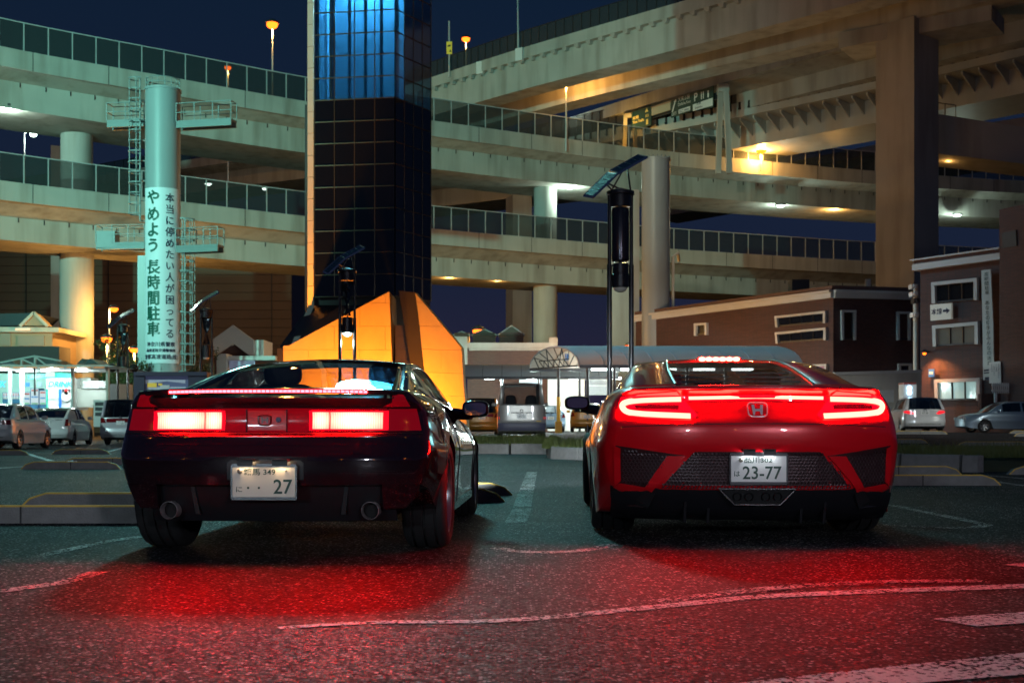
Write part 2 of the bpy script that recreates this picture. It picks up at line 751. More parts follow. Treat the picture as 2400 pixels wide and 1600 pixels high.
strip('painted_line', [(653, 1473), (867, 1460), (1200, 1454), (1557, 1421), (1761, 1401), (2016, 1388), (2460, 1372)], (0.05, 0.13), PAINTW, 'long worn white line sweeping across the asphalt')
strip('painted_line', [(1540, 1414), (1761, 1386), (2016, 1368), (2302, 1363)], 0.10, PAINTF, 'faded second white line beside the long sweeping one', 0.008)
gpoly('painted_line', [(2182, 1451), (2290, 1469), (2460, 1457), (2460, 1430)], PAINTW, 'short worn white wedge of road paint')
gpoly('painted_line', [(1650, 1612), (1950, 1578), (2450, 1526), (2450, 1578), (2000, 1615)], PAINTW, 'broad scuffed white band of road paint')
gpoly('painted_line', [(2350, 1324), (2440, 1316), (2440, 1333)], PAINTW, 'small white arrow tip of road paint')
strip('painted_line', [(2088, 1184), (2160, 1199), (2235, 1214), (2296, 1227), (2309, 1232), (2261, 1238), (2170, 1236), (2072, 1230)], 0.10, PAINTF, 'hooked white stall marking beside the red sports car', 0.006)
strip('painted_line', [(1164, 1284), (1200, 1291), (1272, 1295), (1378, 1289), (1433, 1276)], 0.10, PAINTF, 'curved white stall end between the two sports cars')
strip('painted_line', [(1247, 1106), (1240, 1130), (1231, 1160), (1222, 1196), (1208, 1225)], 0.16, LIGHTSTRIP, 'painted strip of reflected light beside the black sports car', 0.006)  # reflected light painted onto the ground as a strip
strip('painted_line', [(-60, 1394), (60, 1378), (153, 1364), (232, 1340)], 0.10, PAINTF, 'curved white line curling in from the kerb side')
strip('painted_line', [(80, 1306), (180, 1284), (260, 1268), (330, 1258)], 0.09, PAINTF, 'faint white stall line behind the black sports car wheel')
strip('painted_line', [(2290, 1113), (2360, 1118), (2460, 1127)], 0.13, PAINTF, 'thin stall line by the grass island, far one')
strip('painted_line', [(2310, 1126), (2370, 1134), (2470, 1147)], 0.13, PAINTF, 'thin stall line by the grass island, near one')
for k, (a, b) in enumerate([((-60, 1050), (300, 1050)), ((60, 1062), (120, 1080)), ((-20, 1098), (60, 1093)), ((300, 1046), (255, 1058))]):
    strip('painted_line', [a, b], 0.14, PAINTW, ['long pale strip on the asphalt behind the parked hatchbacks', 'short white stall line beside a wheel stop row', 'white stall line running off beside the wheel stops', 'pale strip on the asphalt under the silver minivan'][k])  # first and last are pale patches of the ground

# ------------------------------------------------------------------ kerbed grass islands
GRASS = mat('grass_blades', (0.085, 0.11, 0.022), 0.6, var=0.5, vs=4)
SOIL = mat('grass_soil', (0.055, 0.06, 0.022), 0.9, var=0.5, vs=3, bump=0.6, bs=30)


def island(name_label, front, back, h=0.26, w=0.18, dens=900, grass_lab='', kerb_to=None):
    """front/back: polylines of (x,y); kerb stones along the front, soil and grass between"""
    kt = thing('kerb', name_label, None, (front[0][0], front[0][1], 0))
    kt['kind'] = 'structure'
    fpts = [Vector((x, y, 0)) for x, y in (front[:kerb_to] if kerb_to else front)]
    base = resample(fpts, 0.05)
    st = 0
    L = 20
    while st < len(base) - 3:
        seg = base[st:min(st + L, len(base))]
        if len(seg) < 4:
            break
        a, b = seg[0], seg[-1]
        d = (b - a)
        ln = d.length
        d.normalize()
        n = Vector((-d.y, d.x, 0))
        mb = MB()
        b2 = b - d * 0.012
        hh = h + random.uniform(-0.006, 0.006)
        for p in (a, b2):
            g = Vector((0, 0, gz(p.x, p.y)))
            mb.v += [p + g + Vector((0, 0, -0.05)), p + g + n * 0.02 + Vector((0, 0, hh - 0.025)), p + g + n * 0.045 + Vector((0, 0, hh)),
                     p + g + n * w + Vector((0, 0, hh)), p + g + n * w + Vector((0, 0, -0.05))]
        for i in range(5):
            j = (i + 1) % 5
            mb.f.append((i, j, 5 + j, 5 + i))
        mb.f += [(4, 3, 2, 1, 0), (5, 6, 7, 8, 9)]
        mb.build('kerb_stone', KERB, kt)
        st += L - 1 + 1
    ft, bk = [Vector((x, y, 0)) for x, y in front], [Vector((x, y, 0)) for x, y in back]
    n = 24

    def along(pl, t):
        f = t * (len(pl) - 1)
        i = min(int(f), len(pl) - 2)
        return pl[i].lerp(pl[i + 1], f - i)
    mb = MB()
    rows = 7
    for i in range(n + 1):
        for j in range(rows + 1):
            p = along(ft, i / n).lerp(along(bk, i / n), 0.015 + 0.985 * j / rows)
            if j == 0:
                p = along(ft, i / n) + Vector((0, 0.16, 0))
            mb.v.append(Vector((p.x, p.y, gz(p.x, p.y) + ((-0.02 if (kerb_to and j == 0 and i > n * .62) else h - 0.03 + 0.05 * math.sin(j * 1.3 + i * .7) * 0.4) if j < rows else -0.05))))
    for i in range(n):
        for j in range(rows):
            k = i * (rows + 1) + j
            mb.f.append((k, k + rows + 1, k + rows + 2, k + 1))
    tag(mb.build('soil', SOIL, None, smooth=True), 'earth bed of ' + grass_lab, None, kind='structure')
    g = MB()
    for k in range(dens):
        t, u = random.random(), random.random() ** 1.3
        p = along(ft, t).lerp(along(bk, t), 0.03 + 0.9 * u)
        z0 = gz(p.x, p.y) + h - 0.05
        for q in range(4):
            a = random.uniform(0, 2 * PI)
            r = random.uniform(0, 0.12)
            b = Vector((p.x + r * math.cos(a), p.y + r * math.sin(a), z0))
            hgt = random.uniform(0.05, 0.13) * (2.2 if random.random() < 0.05 else 1)
            lean = Vector((random.uniform(-.06, .06), random.uniform(-.06, .06), hgt))
            s = Vector((math.cos(a), math.sin(a), 0)) * random.uniform(0.006, 0.012)
            i = len(g.v)
            g.v += [b - s, b + s, b + lean * 0.6 + s * 0.5, b + lean]
            g.f += [(i, i + 1, i + 2), (i, i + 2, i + 3)]
    tag(g.build('grass', GRASS, None, recalc=False), grass_lab, 'grass', kind='stuff')


island('pale concrete kerb in front of the grey van', [(-4.0, 31.6), (0.75, 31.0), (0.95, 30.9)], [(-4.0, 37.5), (0.95, 37.5)], 0.27, 0.25, 5000, 'rough green grass strip before the grey van')
island('long concrete kerb curving past the red sports car', [(0.80, 27.5), (0.86, 26.4), (3.2, 23.4), (5.6, 20.0), (7.2, 18.5), (9.3, 19.3), (12.5, 21.5)], [(1.2, 36.5), (1.4, 36.6), (4.5, 33.0), (8.5, 28.5), (11.0, 27.0), (13.5, 26.5), (17, 26.5)], 0.27, 0.25, 11000, 'mown green grass island beyond the red sports car', 5)


# ------------------------------------------------------------------ wheel stops
def wheel_stop(x0, x1, Y, label, h=0.12, d=0.15):
    zz = gz((x0 + x1) / 2, Y)
    t = thing('wheel_stop', label, 'wheel stop', ((x0 + x1) / 2, Y, zz), 0, 'concrete wheel stops of the car park')
    w = x1 - x0
    e = min(0.22, w * 0.15)
    prof = [(x0, 0.0), (x0 + e * 0.35, h * 0.62), (x0 + e, h), (x1 - e, h), (x1 - e * 0.35, h * 0.62), (x1, 0.0)]
    mb = MB()
    mb.prism([(x, Y, zz + z) for x, z in prof], (0, d, 0))
    mb.build('block', KERB, t)
    # joint and painted edge
    ym = MB()
    edge = prof
    for (xa, za), (xb, zb) in zip(edge, edge[1:]):
        a, b = Vector((xa, Y + 0.012, zz + za + 0.006)), Vector((xb, Y + 0.012, zz + zb + 0.006))
        ym.bar(a, b, 0.03, 0.014)
    ym.build('yellow_edge', YELLOW, t)
    jm = MB()
    jm.box(((x0 + x1) / 2, Y + d / 2, zz + h / 2), (0.012, d + 0.012, h + 0.004))
    jm.build('joint', BLACKP, t)


wheel_stop(-4.75, -2.42, 8.75, 'long wheel stop beside the black sports car, first in its pair')
wheel_stop(-4.28, -2.30, 10.45, 'wheel stop just beyond the one beside the black sports car')
wheel_stop(-1.9, -0.07, 11.2, 'wheel stop poking out past the black sports car front wheel')
wheel_stop(-1.75, 0.0, 12.3, 'wheel stop backing the one at the black sports car front wheel')
wheel_stop(-8.15, -6.5, 19.9, 'wheel stop with a white rag lying behind it')
wheel_stop(-8.35, -6.5, 22.3, 'wheel stop across the aisle from the white hatchback, nearer row')
wheel_stop(-11.9, -10.4, 31, 'wheel stop across the aisle from the white hatchback, farther row')
wheel_stop(-10.35, -9.0, 32.5, 'wheel stop in front of the silver minivan row')
wheel_stop(-13.9, -12.1, 30, 'wheel stop behind the brown hatchback row')
wheel_stop(4.0, 5.87, 14.4, 'long wheel stop beside the red sports car')
wheel_stop(4.75, 6.6, 17.6, 'wheel stop against the long kerb of the grass island')
wheel_stop(7.35, 9.2, 17.7, 'wheel stop at the rounded end of the grass island')
wheel_stop(13.4, 15.5, 36, 'yellow edged wheel stop in the wagon row, one nearest the kerb')
wheel_stop(11.0, 13.0, 37.5, 'yellow edged wheel stop in the wagon row beside the island')
wheel_stop(17.6, 19.6, 42, 'yellow edged wheel stop behind the white wagon')
wheel_stop(14.2, 16.2, 44.6, 'yellow edged wheel stop under the white wagon tail')
wheel_stop(19.5, 21.6, 47, 'yellow edged wheel stop by the road at the brick building')
rag = MB()
for i in range(30):
    a = 2 * PI * i / 30
rag.lathe([(0.17, 0.0), (0.16, 0.05), (0.12, 0.085), (0.06, 0.10), (0.005, 0.11)], 14, (-7.55, 20.6, 0), cap=True)
for p in rag.v:
    p.x += random.uniform(-.03, .03)
    p.z = max(0, p.z + random.uniform(-.02, .03))
tag(rag.build('crumpled_rag', WHITEP, None, smooth=True), 'crumpled white rag on the asphalt behind a wheel stop', 'rag')


# ------------------------------------------------------------------ viaducts
def sweep(mb, path, poly, Z, cap=True):
    k = len(mb.v)
    m = len(poly)
    for i, p in enumerate(path):
        d = path[min(i + 1, len(path) - 1)] - path[max(i - 1, 0)]
        d.normalize()
        n = Vector((-d.y, d.x, 0))
        for (a, z) in poly:
            q = p + n * a
            mb.v.append(Vector((q.x, q.y, Z + z)))
    for i in range(len(path) - 1):
        for j in range(m):
            jj = (j + 1) % m
            a, b = k + i * m + j, k + i * m + jj
            mb.f.append((a, b, b + m, a + m))
    if cap:
        mb.f.append(tuple(k + j for j in reversed(range(m))))
        mb.f.append(tuple(k + (len(path) - 1) * m + j for j in range(m)))
    return mb


def rail_path(px):
    pts = [Vector((PX(x, Y), Y, 0)) for x, Y in px]
    return catmull(pts, 10)


def normal_at(path, i):
    d = path[min(i + 1, len(path) - 1)] - path[max(i - 1, 0)]
    d.normalize()
    return d, Vector((-d.y, d.x, 0))


def fence(t, path, Z, h, spacing, pm, post_w=0.075, mesh=FENCE, n0=0.12, lump=False):
    mb = MB()
    sweep(mb, path, [(n0, 0.05), (n0 + 0.02, 0.05), (n0 + 0.02, h), (n0, h)], Z)
    mb.build('fence_mesh', mesh, t)
    mb = MB()
    sweep(mb, path, [(n0 - 0.03, h - 0.03), (n0 + 0.05, h - 0.03), (n0 + 0.05, h + 0.04), (n0 - 0.03, h + 0.04)], Z)
    mb.build('fence_rail', pm, t)
    pts = resample(path, spacing)
    proto = MB()
    proto.box((0, 0, h / 2), (post_w, post_w, h))
    if lump:
        proto.box((0, -0.22, -0.28), (0.16, 0.16, 0.55))
        proto.box((0, -0.24, -0.62), (0.24, 0.16, 0.18))
    o = None
    inv = TM[t.name].inverted()
    for i, p in enumerate(pts):
        d, n = normal_at(pts, i)
        q = p + n * n0
        if o is None:
            me = proto.build('fence_post', pm, t, world=False)
            o = me
            c = me
        else:
            c = clone(o, t)
        c.location = inv @ Vector((q.x, q.y, Z))
        c.rotation_euler = (0, 0, math.atan2(d.y, d.x))


def viaduct(label, px, Z, par_h, girder, fence_h=2.0, spacing=1.7, pm=GALV, girder_mat=CONC, par_mat=CONC, width=10.5, mesh=FENCE, lump=False):
    path = rail_path(px)
    base = path[len(path) // 2]
    t = thing('viaduct', label, 'viaduct', (base.x, base.y, 0), 0, 'elevated road viaducts')
    mb = MB()
    sweep(mb, path, [(0, 0), (0.30, 0), (0.42, -par_h), (0.0, -par_h)], Z)
    mb.build('parapet', par_mat, t)
    mb = MB()
    sweep(mb, path, girder, Z)
    mb.build('deck_girder', girder_mat, t)
    mb = MB()
    sweep(mb, path, [(width, 0), (width - 0.3, 0), (width - 0.42, -par_h), (width, -par_h)], Z)
    mb.build('far_parapet', par_mat, t)
    if fence_h == 2.0:
        jp = resample(path, 5.4)
        pr = None
        inv = TM[t.name].inverted()
        for i, q in enumerate(jp):
            d, n = normal_at(jp, i)
            if pr is None:
                jm = MB()
                jm.box((0, 0.0, -par_h / 2), (0.05, 0.012, par_h))
                pr = c = jm.build('parapet_joint', DARKG, t, world=False)
            else:
                c = clone(pr, t)
            c.location = inv @ Vector((q.x, q.y, Z))
            c.rotation_euler = (0, 0, math.atan2(d.y, d.x))
        tk = resample(path, 1.75)
        g0 = min(girder, key=lambda q: (q[1], q[0]))
        pr = None
        for i, q in enumerate(tk):
            d, n = normal_at(tk, i)
            if pr is None:
                jm = MB()
                jm.box((0, 0, 0), (0.06, 0.05, 0.34))
                pr = c = jm.build('drip_pipe', DARKG, t, world=False)
            else:
                c = clone(pr, t)
            q2 = q + n * (girder[2][0] - 0.03)
            c.location = inv @ Vector((q2.x, q2.y, Z + girder[2][1] - 0.18))
            c.rotation_euler = (0, 0, math.atan2(d.y, d.x))
    if fence_h:
        fence(t, path, Z, fence_h, spacing, pm, mesh=mesh, lump=lump)
    return t, path


RING = [(-260, 76.5), (-150, 79.5), (0, 84.0), (425, 92.0), (718, 98.3), (1040, 105.0), (1440, 113.5), (1675, 118.2), (2050, 125), (2400, 130), (2700, 133)]
GA = [(0.42, -1.10), (0.42, -1.36), (1.9, -1.80), (1.9, -3.75), (8.6, -3.75), (8.6, -1.80), (10.0, -1.36), (10.0, -1.10)]
GB = [(0.42, -1.10), (0.42, -1.36), (2.3, -2.10), (2.3, -3.80), (8.2, -3.80), (8.2, -2.10), (10.0, -1.36), (10.0, -1.10)]
VA, pathA = viaduct('upper pale concrete ring viaduct with tall mesh fence passing behind the glass tower', RING, 27.4, 1.36, GA)
VB, pathB = viaduct('lower pale concrete ring viaduct with mesh fence passing behind the glass tower', RING, 18.0, 1.36, GB)


def pier(t, x, Y, r, z0, z1, square=0, m=CONC2, caph=0):
    mb = MB()
    if square:
        mb.box((PX(x, Y), Y, (z0 + z1) / 2), (square, square, z1 - z0), rz=0.35)
    else:
        mb.lathe([(r, z0), (r, z1)], 28, (PX(x, Y), Y, 0))
    o = mb.build('pier', m, t, smooth=not square, angle=math.radians(50))
    if caph:
        c = MB()
        X = PX(x, Y)
        w = 6.8
        d, n = Vector((0.92, 0.4, 0)).normalized(), Vector((-0.4, 0.92, 0)).normalized()
        pts = [(-w / 2, caph), (w / 2, caph), (r + 0.2, -0.6), (-r - 0.2, -0.6)]
        ring = [Vector((X, Y, z1)) + d * a + Vector((0, 0, z)) - n * 3.0 for a, z in pts]
        c.prism(ring, n * 6.0)
        c.build('pier_cap', m, t)
    return o


pier(VB, 180, 94.0, 1.28, 0, 14.4)
pier(VA, 180, 94.4, 1.22, 17.0, 23.8)
pier(VB, 1278, 115, 1.15, 0, 14.4)
pier(VA, 1278, 115.3, 1.1, 17.0, 23.8)
pier(VB, 2290, 133.5, 1.2, 0, 14.4)
# high twin carriageways and the steel one
CPATH = [(820, 128), (1011, 118.6), (1225, 109.4), (1548, 98.9), (1800, 92.2), (2050, 86), (2400, 79), (2800, 72)]
VC, pathC = viaduct('highest concrete viaduct climbing across the night sky above the road gantry', CPATH, 35.3, 1.0,
                    [(0.30, -0.85), (0.55, -1.0), (0.55, -3.6), (2.8, -3.6), (2.9, -1.35), (6.6, -1.35), (6.7, -3.6), (9.0, -3.6), (9.2, -1.0), (9.5, -0.85)], 1.55, 1.0, pm=DARKG, width=9.8)
EPATH = [(1100, 150), (1324, 131), (1700, 112.5), (2053, 100.5), (2400, 91), (2700, 84)]
VE, pathE = viaduct('shadowed twin viaduct running close below the highest one', EPATH, 34.3, 1.25,
                    [(0.42, -0.9), (0.42, -1.3), (3.0, -1.6), (3.0, -3.2), (7.5, -3.2), (7.5, -1.6), (10, -1.3), (10, -0.9)], 0, girder_mat=CONC2)
DPATH = [(1150, 138), (1325, 129), (1700, 116), (2053, 105.4), (2400, 96), (2750, 88)]
VD, pathD = viaduct('ribbed steel viaduct with bracketed overhang carrying the road past the sign gantry', DPATH, 31.8, 1.35,
                    [(0.35, -1.05), (0.35, -1.35), (2.7, -1.45), (2.7, -3.6), (9.0, -3.6), (9.0, -1.45), (11.5, -1.35), (11.5, -1.05)], 2.1, 1.05, pm=DARKM, girder_mat=STEELP, par_mat=STEELP, width=11.8,
                    mesh=fence_mesh_mat('dark_fence_mesh', (0.01, 0.015, 0.025), 0.30), lump=True)
br = resample(pathD, 1.45)
proto = None
inv = TM[VD.name].inverted()
for i, p in enumerate(br):
    d, n = normal_at(br, i)
    if proto is None:
        mb = MB()
        mb.prism([(-0.06, 0.45, -1.36), (-0.06, 2.7, -1.46), (-0.06, 2.7, -2.7), (-0.06, 0.45, -1.62)], (0.12, 0, 0))
        proto = mb.build('bracket', STEELP, VD, world=False)
        c = proto
    else:
        c = clone(proto, VD)
    c.location = inv @ Vector((p.x, p.y, 31.8))
    c.rotation_euler = (0, 0, math.atan2(d.y, d.x))
# bracket feet along the top viaduct's parapet
cb = resample(pathC, 1.35)
proto = None
inv = TM[VC.name].inverted()
for i, p in enumerate(cb):
    d, n = normal_at(cb, i)
    if proto is None:
        mb = MB()
        mb.prism([(-0.3, -0.04, -0.98), (0.3, -0.04, -0.98), (0.14, 0.16, -1.28), (-0.14, 0.16, -1.28)], (0, 0.38, 0))
        proto = mb.build('bracket', CONC2, VC, world=False)
        c = proto
    else:
        c = clone(proto, VC)
    c.location = inv @ Vector((p.x, p.y, 35.3))
    c.rotation_euler = (0, 0, math.atan2(d.y, d.x))
# expansion-joint boxes on the parapet
for x in (1126, 1218):
    Y = 113.6 if x == 1126 else 109.6
    mb = MB()
    mb.box((PX(x, Y), Y - 0.02, 34.72), (0.75, 0.35, 1.15), rz=-0.6)
    mb.build('parapet_joint', WHITEP, VC)
VF, pathF = viaduct('distant low viaduct glimpsed under the ribbed steel one', [(1500, 172), (1700, 160), (1860, 152), (2053, 143), (2250, 135), (2450, 129)], 35.6 - 1.2, 1.1,
                    [(0.42, -0.9), (0.42, -1.2), (2.0, -1.6), (2.0, -3.6), (8, -3.6), (8, -1.6), (10, -1.2), (10, -0.9)], 0)
GFAR = [(0.42, -0.9), (0.42, -1.2), (2.0, -1.6), (2.0, -3.6), (8, -3.6), (8, -1.6), (10, -1.2), (10, -0.9)]
VG, pathG = viaduct('distant viaduct lit orange between the two ring viaducts', [(-120, 174), (100, 165), (425, 150), (700, 141), (860, 136)], 34.0, 1.1, GFAR, 1.5, 1.8, pm=DARKG)
VH, pathH = viaduct('distant viaduct lit orange just under the upper ring viaduct beside the tower', [(780, 146), (1012, 140), (1244, 132.9), (1420, 128), (1560, 124.5)], 30.4, 1.1, GFAR, 0)
pier(VG, 150, 128, 1.3, 0, 30.4, square=2.6)
pier(VH, 1216, 136, 1.3, 0, 26.8, square=2.3)

# the square pillar with its crossbeam
t = thing('viaduct_pillar', 'massive square concrete pillar rising behind the brick buildings to the top viaducts', 'pillar', (PX(2126, 92), 92, 0))
mb = MB()
mb.box((PX(2126, 93), 93, 15.9), (3.35, 3.35, 31.8), rz=math.radians(39))
mb.build('shaft', CONC2, t)
mb = MB()
mb.box((PX(2126, 93) + 1.0, 93, 31.2), (11.5, 4.0, 1.2), rz=math.radians(-35))
mb.build('pillar_head', CONC2, t)
mb = MB()
Yb = 95
mb.prism([P(2180, 264, Yb), P(2420, 302, Yb), P(2620, 330, Yb), P(2620, 405, Yb), P(2420, 386, Yb), P(2180, 358, Yb)], (0, 4.0, 0))
mb.build('crossbeam', CONC2, t)
mb = MB()
for (a, b) in [((2190, 240), (2190, 268)), ((2215, 243), (2215, 272)), ((2240, 247), (2240, 275))]:
    mb.bar(P(*a, Yb), P(*b, Yb), 0.06)
mb.bar(P(2190, 240, Yb), P(2240, 247, Yb), 0.06)
mb.build('guard_rail', DARKG, t)


# ------------------------------------------------------------------ glass tower
KC = Vector((-5.56, 57.0, 0))
LC = Vector((-9.49, 57.6, 0))
L2 = Vector((-9.80, 57.9, 0))
RC = Vector((-4.02, 59.5, 0))
RB = Vector((-5.4, 62.6, 0))
LB = Vector((-9.4, 62.9, 0))
TW = thing('glass_tower', 'tall dark glass observation tower rising from orange lit stone fins', 'tower', (-7, 59, 0))
Z0, DZ, NROW = 6.95, 1.047, 21
LITROW = 12


def up(v, z):
    return Vector((v.x, v.y, z))


CLEARPANE = thin_glass('tower_clear_glass', (0.28, 0.50, 0.66), 0.10, 0.08, 0.6)
DIMPANE = thin_glass('tower_smoked_glass', (0.07, 0.15, 0.30), 0.08, 0.04, 0.6)
FRAMEM = mat('tower_frame', (0.10, 0.075, 0.05), 0.35, metal=0.6)
for (A, B, nc) in ((LC, KC, 4), (KC, RC, 4)):
    fd = (B - A).normalized()
    nn = Vector((fd.y, -fd.x, 0))
    for r in range(NROW):
        za, zb = Z0 + r * DZ, Z0 + (r + 1) * DZ
        for c in range(nc):
            a = A.lerp(B, c / nc) + fd * 0.02
            b = A.lerp(B, (c + 1) / nc) - fd * 0.02
            tilt = random.uniform(-0.006, 0.006)
            tz = random.uniform(-0.006, 0.006)
            mb = MB()
            mb.prism([up(a, za + 0.02) + nn * (tilt), up(b, za + 0.02) - nn * tilt, up(b, zb - 0.02) - nn * (tilt - tz), up(a, zb - 0.02) + nn * (tilt + tz)], -nn * 0.02)
            mb.build('pane', CLEARPANE if r >= LITROW - 3 else TOWERGLASS, TW)
    mb = MB()
    for r in range(NROW + 1):
        z = Z0 + r * DZ
        mb.bar(up(A, z) + nn * 0.0, up(B, z) + nn * 0.0, 0.05, 0.045)
    mb.build('transom', FRAMEM, TW, kind='stuff')
    mb = MB()
    for c in range(nc + 1):
        q = A.lerp(B, c / nc)
        mb.bar(up(q, Z0), up(q, Z0 + NROW * DZ), 0.045, 0.05, up=Vector((0, 1, 0)))
    mb.build('mullion', FRAMEM, TW, kind='stuff')
# cream corner strip, panel by panel
for r in range(-0, NROW):
    za, zb = Z0 - 0.5 + r * DZ, Z0 - 0.5 + (r + 1) * DZ
    mb = MB()
    a, b = Vector((-9.86, 57.80, 0)), Vector((-9.54, 57.62, 0))
    mb.prism([up(a, za + .012), up(b, za + .012), up(b, zb - .012), up(a, zb - .012)], (0.02, 0.3, 0))
    mb.build('corner_panel', CREAM, TW)
mb = MB()
mb.prism([up(L2 + Vector((-.22, .1, 0)), 5), up(LB, 5), up(RB, 5), up(RC - Vector((0.05, -0.1, 0)), 5), up(KC + Vector((-.1, .35, 0)), 5), up(LC + Vector((0, .35, 0)), 5)], (0, 0, 11.3))
mb.build('core', mat('tower_core', (0.012, 0.013, 0.016), 0.4), TW)
# lit top floors seen through the glass
mb = MB()
TEAL = mat('tower_interior', (0.55, 0.62, 0.62), 0.6)
mb.box((-7.3, 61.5, 22.6), (3.6, 0.3, 12.2))
for x in (-9.0, -8.2, -7.4, -6.6, -5.8):
    mb.box((x, 60.6, 22.6), (0.16, 0.16, 12.2))
mb.box((-9.42, 60.4, 22.6), (0.12, 4.4, 12.2))
mb.build('lit_interior', TEAL, TW)
mb = MB()
mb.prism([up(L2, Z0 + NROW * DZ), up(LC, Z0 + NROW * DZ), up(KC, Z0 + NROW * DZ), up(RC, Z0 + NROW * DZ), up(RB, Z0 + NROW * DZ), up(LB, Z0 + NROW * DZ)], (0, 0, 0.6))
mb.build('roof', DARKM, TW)
# skirt flaring at the foot
mb = MB()
SK = mat('tower_skirt', (0.020, 0.016, 0.018), 0.25, coat=0.2)
mb.v = [P(725, 715, 57.5), P(800, 715, 57.2), P(926, 715, 57.0), P(926, 860, 54.6), P(700, 860, 54.6), P(655, 812, 54.6)]
mb.v += [p + Vector((0.2, 4.0, 0)) for p in mb.v]
mb.f = [(0, 1, 2, 3, 4, 5), (11, 10, 9, 8, 7, 6), (0, 5, 11, 6), (1, 0, 6, 7), (2, 1, 7, 8)]
mb.build('skirt', SK, TW)
q = [(731, 716, 57.3), (708, 768, 56.3), (693, 800, 54.9), (689, 812, 54.5)]
for a, b in zip(q, q[1:]):
    mb = MB()
    pa, pb = P(*a), P(*b)
    mb.prism([pa + Vector((-.12, -.12, 0)), pa + Vector((.14, -.12, 0)), pb + Vector((.14, -.12, 0.03)), pb + Vector((-.12, -.12, 0.03))], (0, 0.1, 0))
    mb.build('skirt_strip', CREAM, TW)
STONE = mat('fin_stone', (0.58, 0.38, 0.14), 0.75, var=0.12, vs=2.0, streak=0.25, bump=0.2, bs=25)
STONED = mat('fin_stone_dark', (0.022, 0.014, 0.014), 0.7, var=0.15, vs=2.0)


def clip(poly, axis, lim, keep_less):
    out = []
    n = len(poly)
    for i in range(n):
        a, b = poly[i], poly[(i + 1) % n]
        ia = (a[axis] <= lim) if keep_less else (a[axis] >= lim)
        ib = (b[axis] <= lim) if keep_less else (b[axis] >= lim)
        if ia:
            out.append(a)
        if ia != ib:
            t = (lim - a[axis]) / (b[axis] - a[axis])
            out.append((lerp(a[0], b[0], t), lerp(a[1], b[1], t)))
    return out


def panelled(t, poly, fr, bx, bz, thick, name, m, gap=0.012):
    """cut a polygon (u,z) into stone panels, each its own part; fr maps (u,z)->world point, thick a vector"""
    us = [p[0] for p in poly]
    zs = [p[1] for p in poly]
    z = min(zs)
    row = 0
    while z < max(zs) - 0.02:
        u = min(us) - (bx * 0.5 if row % 2 else 0)
        while u < max(us) - 0.02:
            q = clip(clip(clip(clip(poly, 0, u + bx - gap, True), 0, u, False), 1, z + bz - gap, True), 1, z, False)
            qq = []
            for p in q:
                if not qq or (abs(p[0] - qq[-1][0]) + abs(p[1] - qq[-1][1])) > 1e-4:
                    qq.append(p)
            if len(qq) > 2 and (abs(qq[0][0] - qq[-1][0]) + abs(qq[0][1] - qq[-1][1])) < 1e-4:
                qq.pop()
            if len(qq) > 2:
                mb = MB()
                j = random.uniform(-0.004, 0.004)
                mb.prism([fr(*p) + Vector((0, j, 0)) for p in qq], thick)
                mb.build(name, m, t)
            u += bx
        z += bz
        row += 1


YF = 54.0
lf = [(PX(664, YF), 0.0), (PX(664, YF), PZ(810, YF)), (PX(676, YF), PZ(810, YF)), (PX(912, YF), PZ(683, YF)), (PX(921, YF), PZ(920, YF)), (PX(924, YF), 0.0)]
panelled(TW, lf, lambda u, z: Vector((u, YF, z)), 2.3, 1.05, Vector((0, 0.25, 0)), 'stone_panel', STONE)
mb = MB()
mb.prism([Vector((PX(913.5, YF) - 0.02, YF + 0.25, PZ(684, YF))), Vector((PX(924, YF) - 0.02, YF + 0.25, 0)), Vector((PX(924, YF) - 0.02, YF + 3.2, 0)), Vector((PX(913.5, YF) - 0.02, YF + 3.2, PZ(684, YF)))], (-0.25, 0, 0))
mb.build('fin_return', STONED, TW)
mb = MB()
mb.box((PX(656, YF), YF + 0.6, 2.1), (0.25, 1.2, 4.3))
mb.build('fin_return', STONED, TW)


def frR(u, z):                                     # the second fin turns a little away
    return Vector((u, YF + 0.0 + (u + 4.4) * 0.45, z))


def invR(px, py):
    # solve for u on the turned plane
    k = (px - 1200) / FPX
    Y = (YF + 4.4 * 0.45) / (1 - 0.45 * k)
    return (k * Y, PZ(py, Y))


rf = [invR(1012, 1035), invR(981, 740), invR(973, 686), invR(1082, 815), invR(1086, 900), invR(1098, 1035)]
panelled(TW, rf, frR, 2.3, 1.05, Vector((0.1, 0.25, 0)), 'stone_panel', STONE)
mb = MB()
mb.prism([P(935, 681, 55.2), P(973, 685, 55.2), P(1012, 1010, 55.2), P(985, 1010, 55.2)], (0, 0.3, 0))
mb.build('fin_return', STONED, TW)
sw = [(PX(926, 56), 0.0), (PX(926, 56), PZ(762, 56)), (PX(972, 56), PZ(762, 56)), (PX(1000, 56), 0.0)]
panelled(TW, sw, lambda u, z: Vector((u, 56, z)), 1.0, 0.55, Vector((0, 0.2, 0)), 'base_panel', mat('tower_base_stone', (0.055, 0.035, 0.036), 0.6, var=0.1, vs=2))


